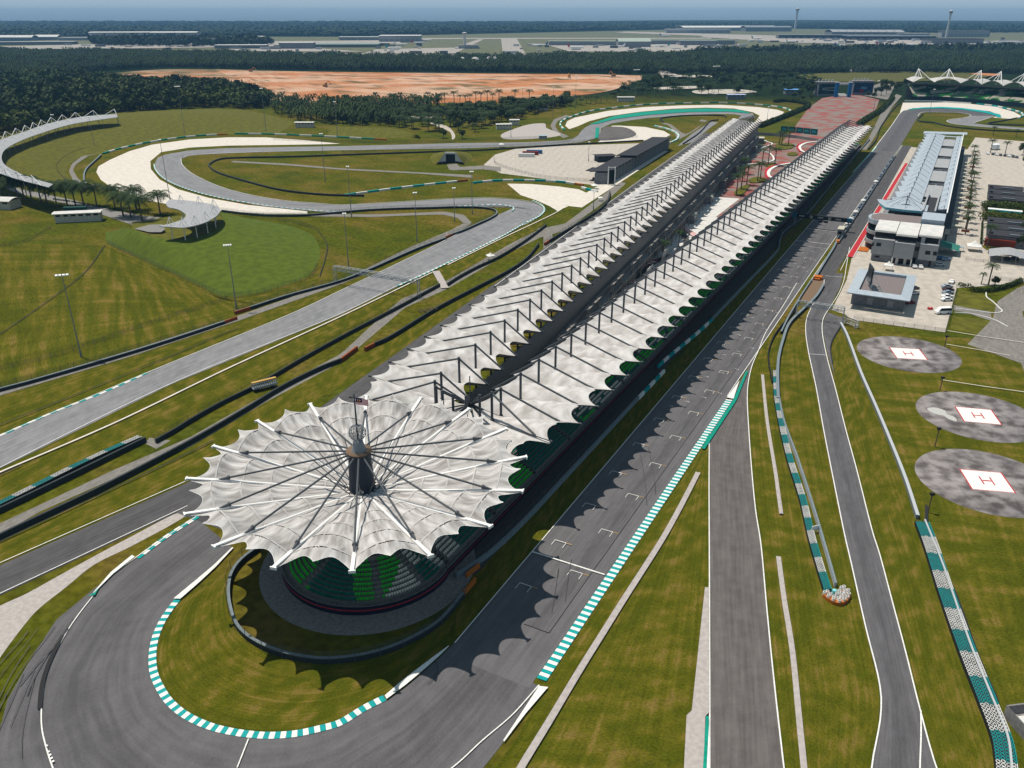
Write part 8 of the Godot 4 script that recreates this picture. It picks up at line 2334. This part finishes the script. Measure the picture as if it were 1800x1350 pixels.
func build_background():
	# --- earthworks: bare orange ground with low heaps
	var a := rs(sm(L([-719.16, -1463.8, -712.45, -1591.7, -657.78, -1680.4, -517.77, -1653, -422.76, -1619.1, -291.25, -1593.6, -143.14, -1568.6, 0.52, -1551.7, 141.2, -1535.2, 227.31, -1505.6])), 90)
	var b := rs(sm(L([-604.61, -1341.8, -515.99, -1308.3, -374.4, -1208.8, -303.2, -1077.9, -230.39, -1021.8, -176.03, -1021.3, -108.81, -1027.3, -27.29, -1040, 21.7, -1074.8, 116.13, -1168.4, 205.75, -1389.7])), 90)
	var n1 := noise(61, 0.012, 4); var n2 := noise(62, 0.05, 3); var n3 := noise(63, 0.0045, 3)
	var st := SurfaceTool.new(); st.begin(Mesh.PRIMITIVE_TRIANGLES)
	for i in 41:
		var v := i / 40.0
		for j in 91:
			var p := a[j].lerp(b[j], v)
			var h := (2.0 + 4.5 * absf(n1.get_noise_2d(p.x, p.y * 1.6)) + n2.get_noise_2d(p.x, p.y) * 1.6) * sin(PI * clampf(v, 0.0, 1.0)) * minf(1.0, minf(j, 90 - j) / 6.0)
			var g := n1.get_noise_2d(p.x * 0.7 + 300.0, p.y * 2.0)
			var c := Color(0.50, 0.20, 0.08).lerp(Color(0.60, 0.39, 0.27), clampf(0.5 + n3.get_noise_2d(p.x, p.y * 2.5) * 2.2, 0, 1))
			c = c.lerp(Color(0.30, 0.12, 0.05), clampf(n2.get_noise_2d(p.x * 0.5, p.y * 1.5) * 2.2 - 0.35, 0, 0.8))
			var green := clampf(g * 5.0 - 1.1, 0, 0.9)
			if j < 26: green = clampf(0.75 - v * 0.9 + g, 0, 0.95)
			c = c.lerp(Color(0.085, 0.085, 0.03), green)
			st.set_color(c); st.set_uv(p / 60.0); st.add_vertex(v3(p, 0.4 + maxf(h, 0.0)))
	for i in 40:
		for j in 90:
			var k := i * 91 + j
			for q in [k, k + 1, k + 92, k, k + 92, k + 91]: st.add_index(q)
	put("earthworks", st, M.soil, "bare orange earthworks with low heaps")
	var ex := excavator()
	var k := 0
	for q in [[Vector2(-467.43, -1558.1), "excavator on the left crest of the earthworks"], [Vector2(-264.76, -1226), "excavator with a raised arm in the middle of the earthworks"], [Vector2(91.78, -1391.1), "excavator on the right part of the earthworks"], [Vector2(168.53, -1439.6), "excavator at the far right heap of the earthworks"]]:
		if k == 0:
			ex.position = v3(q[0], 3.5); ex.set_meta("label", q[1])
		else: dup(ex, v3(q[0], 4.0), 0.8 * k, q[1], 1.5)
		k += 1
	ex.scale = Vector3.ONE * 1.5
	# --- airfield
	lay = 0.5
	sheet("airfield", L([-1741, -2869.7, -1888.9, -3257.9, -1638.7, -3923.6, -707.61, -3937.8, 318.13, -4930.1, 1571.3, -6124.8, 2920.5, -4891.2, 1459.8, -2422.1, 516.16, -2338.7, 365.05, -2246.4, 0.75, -2165.2, -368.16, -2186.4, -734.47, -2364.1, -1173, -2592.5]), world_tex(mat(0.15, 0.155, 0.085, 1.0, M.grain), 300.0), "flat airfield with dry grass", false, 1.2)
	var taxi := [L([-749.61, -2315.3, 0.74, -2137.3, 498.94, -2259.1, 512.62, -2322.3, 0.78, -2238.3, -744.86, -2398.2]), L([-687.23, -3564.6, 1.32, -3619.8, 819.9, -3633.4, 846.97, -3754.8, 1.37, -3757, -717.21, -3722.2]), L([-45.31, -3621.3, 19.95, -3619.2, 36.34, -2193.2, -22.02, -2194.3]), L([-194.71, -2320.3, -135.78, -3547.8, -112.91, -3547.1, -149.53, -2319.4]), L([-390.89, -2324.2, -398.97, -2575.3, -173.24, -2694.7, -194.71, -2320.3]), L([468.72, -2407.7, 1019.4, -2624.7, 1596.7, -2653.6, 1525.2, -2532.7, 960.06, -2469.1, 502.29, -2274.6]), L([641.97, -4989.1, 1166.7, -4216.9, 1792.9, -2985.1, 1732.1, -2882.4, 988.51, -3836.3, 546.39, -4714.1]), L([114.28, -2923.2, 701.21, -3013.7, 623.85, -2404.4, 157.22, -2414.2]), L([924.76, -4225.7, 1310, -3503.8, 1928.3, -3213.9, 1648.2, -2740.6, 1006.8, -3118.4, 816.96, -3842]), L([-835.24, -2585, -575.12, -2619.5, -401.91, -2391.1, -755.55, -2433.3]), L([-1611.5, -2772.7, -1228.8, -3179, -438.53, -3413.3, -381.65, -3041.9, -948.42, -2669.7, -1406.1, -2558.3])]
	M.taxi = world_tex(mat(0.42, 0.385, 0.35, 1.0, M.grain), 200.0)
	for i in taxi.size(): sheet("taxiway", taxi[i], M.taxi, "pale concrete taxiway of the airfield", false, 1.4 + i * 0.12)
	for q in [[Vector2(-1972.2, -3458.1), 70.0, "left white domed hangar at the far left"], [Vector2(-1897.5, -3455.9), 66.0, "second white domed hangar from the left"], [Vector2(-1846.8, -3525.7), 90.0, "third white domed hangar from the left"]]:
		far_block(q[2], q[0], q[1], 60, 11, 0.1, M.wall_pale, M.concrete_white, 5, 7.0)
	far_block("low pale warehouse right of the domed hangars", Vector2(-1696.5, -3450.1), 120, 50, 11, 0.1, M.wall_pale, M.concrete_white, 8)
	far_block("huge grey hangar, left of the pair", Vector2(-1563.9, -3553.9), 225, 90, 27, 0.12, M.wall_pale, M.concrete_white, 10, 2.0)
	far_block("huge grey hangar, right of the pair", Vector2(-1362.8, -3585.2), 185, 90, 26, 0.12, M.wall_pale, M.concrete_white, 9, 3.0)
	far_block("long low roof in front of the forest at far left", Vector2(-1607.5, -2966.6), 260, 60, 10, 0.15, M.wall_grey, M.wall_pale, 8)
	far_block("long dark roof before the huge hangars", Vector2(-1282.3, -2958.4), 180, 60, 10, 0.1, M.wall_grey, M.dark_roof, 8)
	far_block("pale office block right of the huge hangars", Vector2(-997.21, -2900.5), 46, 30, 22, 0.1, M.concrete_white, M.concrete_grey, 5)
	far_block("pale cargo shed behind the office block", Vector2(-1061.6, -3298.1), 260, 70, 18, 0.1, M.wall_pale, M.concrete_white, 10)
	far_block("wide cargo shed with a pale roof", Vector2(-818.06, -2666.7), 150, 50, 10, 0.08, M.wall_grey, M.concrete_white, 8)
	far_block("long cargo terminal with a white end wall", Vector2(-638.15, -2621), 100, 45, 18, 0.05, M.wall_grey, M.concrete_white, 8)
	far_block("long green-roofed cargo terminal", Vector2(-522.27, -2792.7), 200, 130, 9, 0.05, M.wall_grey, paint_mat(0.20, 0.27, 0.24, 0.8), 12)
	far_block("pale cargo warehouse behind the parked airliners", Vector2(-413.16, -3279.8), 150, 120, 22, 0.05, M.wall_pale, M.concrete_white, 8)
	far_block("low pale warehouses at mid left", Vector2(-582.79, -3488), 190, 60, 12, 0.05, M.wall_pale, M.concrete_white, 8)
	far_block("brick-coloured service block by the airfield tower", Vector2(-132.77, -2651), 60, 50, 10, 0.1, M.wall_pale, M.concrete_grey, 4)
	control_tower("stubby grey airfield control tower among low blocks", Vector2(-142.21, -2651.2), 46.0, 7.0)
	far_block("long low pier terminal, left wing", Vector2(271.99, -2893.9), 300, 40, 14, -0.03, M.steel_grey, paint_mat(0.36, 0.42, 0.34, 0.7), 16)
	far_block("long low pier terminal, right wing", Vector2(560.76, -2990.3), 380, 40, 14, 0.03, M.steel_grey, paint_mat(0.30, 0.36, 0.32, 0.7), 16)
	far_block("peaked middle block of the pier terminal", Vector2(380.59, -2771.1), 100, 70, 17, 0.0, M.steel_grey, paint_mat(0.34, 0.40, 0.35, 0.7), 6, 8.0)
	far_block("low airport building by the right pier", Vector2(611.82, -2910.6), 120, 40, 15, 0.0, M.wall_grey, paint_mat(0.2, 0.25, 0.25, 0.8), 6)
	far_block("wide pale second terminal in the distance", Vector2(1290, -5357.2), 560, 200, 18, 0.05, M.wall_pale, M.concrete_white, 14, 8.0)
	far_block("second terminal's dark-roofed wing", Vector2(1458.9, -5104.9), 260, 120, 22, 0.0, M.wall_grey, M.steel_grey, 8, 6.0)
	far_block("white satellite pier in the distance", Vector2(968.19, -4632.3), 330, 60, 20, -0.05, M.wall_pale, M.concrete_white, 10)
	far_block("long dark pier of the main terminal", Vector2(1342.9, -3656.7), 480, 70, 15, -0.12, M.glass_dark, M.steel_grey, 16)
	far_block("dark wing at the right of the main terminal", Vector2(1488.2, -3498.3), 330, 90, 15, -0.05, M.glass_dark, M.steel_grey, 10)
	for i in 9:
		far_block("%s arched bay from the left of the main terminal roof" % ORD[i], (Vector2(1483.3, -4101.9)).lerp(Vector2(1748, -4042.7), i / 8.0), 40, 100, 18, 0.0, M.wall_grey, M.canvas_grey, 3, 9.0, "terminal bay", "terminal_bay")
	far_block("low dark car park at the right of the main terminal", Vector2(1546.8, -3103.8), 180, 80, 16, 0.0, M.wall_grey, M.dark_roof, 8)
	far_block("pale hotel block behind the second control tower", Vector2(1984.2, -3892.5), 210, 40, 26, 0.0, M.wall_pale, M.concrete_grey, 12)
	far_block("low white building at the far right", Vector2(1646.2, -2935.8), 90, 40, 12, 0.0, M.concrete_white, M.concrete_white, 5)
	far_block("low white sheds on the right pier apron", Vector2(1803.4, -3992.3), 140, 40, 14, 0.0, M.wall_pale, M.concrete_white, 6)
	for q in [[Vector2(-74.47, -1771.2), "left pair of white storage domes in the forest", 9.0], [Vector2(-42.07, -1819.8), "right white storage dome in the forest", 12.0], [Vector2(-99.9, -1771.6), "small white storage dome in the forest", 6.0]]:
		var d := thing("storage_dome", q[1], "dome", v3(q[0], 0))
		st = nst(); lathe(st, Vector3.ZERO, [[q[2], 10.0], [q[2] * 0.95, 13.0], [q[2] * 0.7, 16.0], [q[2] * 0.35, 17.6], [0.05, 18.0]], 18); obj("shell", st, M.canvas, d)
		st = nst(); lathe(st, Vector3.ZERO, [[q[2] * 0.98, 0.0], [q[2], 10.0]], 18); obj("drum", st, M.wall_pale, d)
	control_tower("slender white airport control tower on the skyline", Vector2(1878.6, -5893.4), 128.0, 11.0)
	control_tower("second slender pale control tower behind the hotel block", Vector2(1867.7, -3807.1), 110.0, 7.0)
	shed("small pale shelter on the far field behind the plaza", Vector2(642.23, -1620.1), 0.0, 24, 10, 7, M.concrete_white, M.concrete_white, 1.0, 3)
	var pl := plane_proto()
	add_child(pl)
	var planes := [[Vector2(-322.01, -3277.2), 0.1, "white airliner right of the pale cargo warehouse"], [Vector2(-319.75, -3013.1), 0.5, "airliner nose-in beside the cargo warehouse"], [Vector2(-356.19, -2835.9), 0.6, "airliner before the cargo warehouse"], [Vector2(-345.49, -2574.1), 0.4, "airliner parked below the green-roofed terminal"], [Vector2(87.87, -2801.4), 3.1, "airliner left of the pier terminal"], [Vector2(190.92, -2622.8), 0.0, "airliner at the left wing of the pier"], [Vector2(318.42, -2683.2), 3.0, "airliner with a pale teal tail at the pier"], [Vector2(462.23, -2723.8), 3.1, "airliner right of the pier's middle block"], [Vector2(679.93, -3936.8), 0.3, "airliner on the far taxiway"], [Vector2(708.08, -2763.2), 1.2, "lone airliner on the right apron"], [Vector2(986.89, -3119), 0.5, "airliner on the far right taxiway"], [Vector2(947.04, -2626.3), 3.0, "red airliner on the near right taxiway"], [Vector2(1026.7, -2755.6), 0.5, "airliner beside the red airliner"], [Vector2(1179.8, -2798.4), 0.1, "white airliner on the right taxiway"], [Vector2(1272.6, -2820), 0.1, "white airliner farthest right on the taxiway"], [Vector2(974.32, -3514), 0.3, "airliner rolling on the diagonal taxiway"]]
	k = 0
	for q in planes:
		var o: Node3D = pl if k == 0 else pl.duplicate()
		o.name = numbered("airliner")
		if k > 0: add_child(o)
		o.position = v3(q[0], 1.5); o.rotation.y = q[1]; o.scale = Vector3.ONE * 1.15
		(o.get_node("tail") as MeshInstance3D).material_override = [paint_mat(0.05, 0.12, 0.35), paint_mat(0.5, 0.04, 0.05), M.white_steel, paint_mat(0.05, 0.3, 0.32)][k % 4]
		if k == 11: (o.get_node("fuselage") as MeshInstance3D).material_override = paint_mat(0.5, 0.05, 0.05)
		tag(o, q[2], "airliner", "airliners on the airfield")
		k += 1
	var cst := nst(); box(cst, Vector3(0, 0.5, 0), Vector3(1, 1, 1)); cst.generate_normals()
	var cp := []; var cc := []
	for q in inside_points(L([-755.55, -2433.3, -375.43, -2230.5, 538.47, -2441.7, 1622.1, -2696.4, 2085.7, -3480.1, 1475.9, -3820.1, 686.88, -3127.1, 95.43, -2923.7, -377.99, -2935.6, -889.43, -2755.7, -1433, -2962.2, -1665.9, -2867.8]), 62.0):
		if rng.randf() < 0.22:
			cp.append(Transform3D(Basis(Vector3.UP, rng.randf_range(-0.3, 0.3)).scaled(Vector3(rng.randf_range(6, 34), rng.randf_range(3, 8), rng.randf_range(6, 14))), v3(q, 1.5)))
			cc.append([Color(0.6, 0.6, 0.58), Color(0.25, 0.26, 0.28), Color(0.1, 0.11, 0.12), Color(0.4, 0.42, 0.45)][rng.randi() % 4])
	var cl := multi("airfield_vehicles", cst.commit(), M.tint, cp, cc, null)
	cl.set_meta("label", "many small vehicles and cabins spread over the airfield"); cl.set_meta("category", "vehicles")
	# --- woods
	var leafy_ := crown_mesh(5, 90, 0.24, false)
	var palmy := crown_mesh(6, 0, 0.0, true)
	var far_ := crown_mesh(7, 70, 0.3, false)
	forest("dark palm plantation between the earthworks and the airfield", L([-1408.3, -2312.4, -1031.3, -2273.6, -669.12, -2149.7, -345.82, -2050.9, 0.69, -2007.5, 346.64, -2130.8, 826.05, -2192.7, 1344.5, -2227.3, 928.85, -1524.6, 761.18, -1571.3, 531.08, -1559.4, 291.57, -1533.2, 233.61, -1548.6, 0.53, -1589.6, -298.32, -1633.4, -530.82, -1695.9, -678.11, -1733.8, -788.03, -1608.3, -735.25, -1477.2, -810.64, -1311.7]), 9.5, 6.2, palmy, Color(0.019, 0.041, 0.014), 0.4)
	forest("dense dark wood at the left behind the curved shelter", L([-841.24, -1333.5, -748.44, -1504.6, -598.91, -1330.7, -482.5, -1287.1, -356.06, -1173.3, -295.51, -1049.4, -279.26, -996.5, -295.58, -966.19, -340.26, -984.63, -385.93, -966.96, -432.1, -933.04, -453.26, -880.91, -457.82, -812.18, -456.65, -752.91, -440.4, -676.33]), 8.0, 6.0, leafy_, Color(0.034, 0.055, 0.012), 0.45)
	forest("young oil palm plantation before the earthworks", L([-295.26, -1035.7, -226.2, -1002.3, -159.49, -1001.7, -80.02, -1007.4, -79.91, -924.65, -119.12, -893.34, -99.1, -822.46, -114.52, -813.94, -143.3, -822.79, -173.56, -836.3, -203.71, -845.61, -236.17, -884.17, -262.12, -937.18]), 9.0, 5.6, palmy, Color(0.022, 0.046, 0.012))
	forest("dark undergrowth of the mixed grove behind the tunnel", L([-203.93, -899.15, -162.02, -936.35, -133.64, -1007.9, -86.08, -924.7, -63.53, -958.33, 0.31, -1013.1, 70.61, -1060, 72.51, -1006.1, 42.47, -975.22, 24.78, -918.37, 0.25, -872.45, -21.47, -853.5, -57.53, -863.23, -95.22, -893.15, -114.16, -854.21, -142.58, -818.44, -177.36, -827.42]), 9.0, 4.0, leafy_, Color(0.026, 0.046, 0.010))
	forest("undergrowth of the scattered grove above the far bend", L([126.5, -1088.5, 147.25, -1203.2, 208.57, -1377.8, 285.89, -1451, 420.06, -1489.3, 463.37, -1410.8, 487.91, -1374.4, 461.35, -1297.1, 406.3, -1218.8, 368.67, -1149, 346.19, -1219.4, 256.94, -1299.5, 155.8, -1118.8]), 26.0, 4.4, leafy_, Color(0.03, 0.05, 0.012))
	forest("far forest reaching to the horizon", L([-3325.1, -3979.6, -2045.4, -3531.7, -1738.6, -4165.6, -732.96, -4080.6, 332.51, -5154.8, 1629.6, -6353.5, 2299.5, -5977.1, 2091.9, -4651.4, 2839.3, -4754, 3630.7, -4345.7, 6326.8, -8243.8, 4905.9, -8523.4, 3.39, -8989, -5344.3, -9301.4, -7315.6, -9164.9]), 46.0, 27.0, far_, Color(0.014, 0.032, 0.018), 0.25)
	forest("strip of wood beyond the right airfield", L([1055.1, -2467.1, 1525.2, -2532.7, 1362.5, -2257.6, 836.9, -2222.1, 571.17, -2197.6, 426.32, -2185.8, 538.9, -2305.6]), 14.0, 8.0, far_, Color(0.016, 0.034, 0.013))
	forest("woods among the airport buildings at left", L([-1484.7, -3070.8, -1276.5, -3304.1, -826.38, -3053.6, -776.54, -2798.8, -998.94, -2713.8, -1306.7, -2811.5]), 26.0, 11.0, far_, Color(0.016, 0.034, 0.016))
	sheet("field", L([492.45, -1502.1, 600.36, -1581.2, 692.39, -1603.4, 830.19, -1585.8, 839.65, -1525.8, 739.38, -1407.3, 640.53, -1372.5, 550.73, -1350.6, 491.95, -1386.2]), world_tex(mat(0.105, 0.105, 0.022, 1.0, M.grain), 60.0), "open grassy field beyond the plaza", true, 0.9)
	sheet("bare_soil", L([812.32, -1540.7, 845.11, -1555.1, 855.59, -1518.5, 817.33, -1484.1]), paint_mat(0.42, 0.18, 0.08, 1.0), "patch of bare soil beyond the covered grandstand", true, 1.3)
	for q in [L([279.42, -1641.6, 289.21, -1547.8, 283.78, -1491.1, 252.67, -1451.4]), L([276.5, -1505, 335.47, -1504.2, 336.24, -1463.4, 278.82, -1464.2]), L([-123.75, -883.29, -77.73, -898.14, -73.52, -882.89, -115.97, -868.49]), L([254.2, -1202.1, 322.13, -1219.7, 333.96, -1174.7, 251.22, -1150.2]), L([206.22, -1249.5, 278.19, -1278.5, 276.04, -1248.7, 209.72, -1220.9])]: sheet("car_park", q, M.concrete, "pale paved strip among the palms", true, 0.9)
	# --- single palms and trees that can be told from the woods
	scatter(inside_points(L([-160.2, -925.31, -132.03, -995.2, -83.73, -898.19, -62.81, -946.79, 0.3, -1006.7, 70.61, -1060, 73.84, -1006, 42.22, -969.22, 24.51, -907.73, 3.14, -862.77, -16.39, -826.23, -25.92, -776.51, -51.57, -768.93, -84.25, -784.82, -107.44, -801.26]), 14.0), [palms[2], palms[3], palms[2], palms[3], trees[0]], 1.0, 1.5, "palm or dark tree in the mixed grove behind the tunnel", "tree", "grove behind the tunnel")
	scatter(L([-98.78, -1007.6, -83.85, -988.55, -77.74, -994.72, -67.56, -1000.9, -61.27, -1007.2, -54.24, -1000.8, -49.22, -1007.1, -43.05, -1020.1, -36.28, -1000.6, -29.31, -1013.4, -22.72, -1019.9, -15.27, -1019.8, 3.74, -1033, 21.01, -1039.6]), [palms[0]], 1.3, 1.9, "tall single palm standing against the orange earthworks", "palm tree", "tall palms before the earthworks")
	scatter(L([56.79, -999.82, 64.21, -1012.6, 70.5, -1006.1, 77.26, -1025.6, 81.69, -1012.4, 89.38, -1032.2, 94.27, -1025.4, 101.66, -1038.8, 107.18, -1032, 115.47, -1045.6]), [palms[2], palms[0]], 0.9, 1.3, "palm in the short row outside the far bend", "palm tree", "palms in a row outside the far bend")
	scatter(inside_points(L([124.86, -1073.8, 147.25, -1203.2, 205.18, -1354.7, 285.89, -1451, 420.06, -1489.3, 463.37, -1410.8, 487.91, -1374.4, 461.35, -1297.1, 406.3, -1218.8, 363.64, -1132.7, 318.21, -1117.2, 225.33, -1134.1, 151.7, -1088.3]), 26.0), [palms[2], palms[3], trees[0], palms[0]], 1.0, 1.5, "palm or tree in the scattered grove above the far bend", "tree", "grove above the far bend")
	scatter(L([373.48, -1116.7, 410.7, -1200.4, 393.5, -1132.4, 412.81, -1173.9, 438.33, -1218.4, 485.9, -1147.8, 485.23, -1131.5, 523.93, -1217.5, 502.21, -1156, 534.32, -1217.4, 534.49, -1199.1, 558.56, -1245.6, 579.74, -1275.1, 597.23, -1295.6]), [trees[0], trees[1]], 1.1, 1.7, "rounded dark tree beside the plaza entrance", "tree", "trees beside the plaza entrance")
	scatter(L([361.25, -1101.3, 362.52, -1071.5, 378.03, -1086.1, 462.92, -1100.3, 464.92, -1123.7]), [trees[2]], 0.9, 1.2, "small bushy tree before the poster buildings", "tree", "bushy trees before the poster buildings")
	scatter(L([403.89, -758.21, 427.9, -750.6, 443.98, -743.2]), [palms[1]], 0.8, 1.0, "small palm on the verge behind the paddock", "palm tree", "small palms behind the paddock")
	plant(trees[1], Vector2(-59.91, -735.83), 1.1, 0.4, "round bushy tree left of the two by the tunnel road", "tree", "")
	plant(trees[1], Vector2(-43.31, -732.21), 1.05, 1.9, "round bushy tree right of the two by the tunnel road", "tree", "")
	# --- low hills on the skyline
	var hp := []
	var hn := noise(64, 0.0006, 4)
	for i in 3:
		var row := []
		for j in 61:
			var ang := lerpf(-0.55, 0.75, j / 60.0)
			var rad := 8300.0 + i * 320.0
			var hh := maxf(0.0, 5.0 + 28.0 * smoothstep(-0.12, 0.2, ang) + 8.0 * hn.get_noise_2d(j * 160.0, 0.0)) if i == 1 else 0.0
			row.append(Vector3(sin(ang) * rad, hh, -cos(ang) * rad))
		hp.append(row)
	st = nst(true); quads(st, hp)
	put("hills", st, world_tex(mat(0.014, 0.03, 0.016, 1.0, M.grain), 200.0), "low wooded hills on the skyline")

func excavator() -> Node3D:
	var t := thing("excavator", "excavator", "excavator", Vector3.ZERO, 0.0, "excavators on the earthworks")
	var y := paint_mat(0.5, 0.22, 0.03, 0.5)
	for s: float in [-1.0, 1.0]:
		var st := nst(); box(st, Vector3(0, 0.5, 1.2 * s), Vector3(4.0, 0.9, 0.6)); tube(st, Vector3(2.0, 0.5, 1.2 * s - 0.3), Vector3(2.0, 0.5, 1.2 * s + 0.3), 0.45, -1, 8); obj("track", st, M.rubber, t)
	var st := nst(); box(st, Vector3(-0.4, 1.6, 0), Vector3(3.4, 1.1, 2.5)); obj("body", st, y, t)
	st = nst(); box(st, Vector3(0.6, 2.7, 0.6), Vector3(1.4, 1.4, 1.1)); obj("cab", st, M.glass_dark, t)
	st = nst(); tube(st, Vector3(1.0, 2.0, -0.3), Vector3(3.8, 5.0, -0.3), 0.35, 0.28, 6); tube(st, Vector3(3.8, 5.0, -0.3), Vector3(6.2, 2.6, -0.3), 0.26, 0.2, 6); obj("boom", st, y, t)
	st = nst(); box(st, Vector3(6.1, 2.1, -0.3), Vector3(0.9, 1.0, 1.2)); obj("bucket", st, M.steel_grey, t)
	return t

func control_tower(label: String, p: Vector2, h: float, r: float):
	var t := thing("control_tower", label, "control tower", v3(p, 0))
	var st := nst(); lathe(st, Vector3.ZERO, [[r * 0.75, 0.0], [r * 0.55, h * 0.5], [r * 0.6, h * 0.82], [r * 0.9, h * 0.88]], 20); obj("shaft", st, M.concrete_white, t)
	st = nst(); lathe(st, Vector3.ZERO, [[r * 0.9, h * 0.88], [r * 1.1, h * 0.91], [r * 0.95, h * 0.955]], 20); obj("cab", st, M.steel_grey, t)
	st = nst(); lathe(st, Vector3.ZERO, [[r * 1.05, h * 0.955], [r * 0.9, h * 0.975], [r * 0.1, h], [0.02, h * 1.03]], 20); obj("roof", st, M.concrete_white, t)
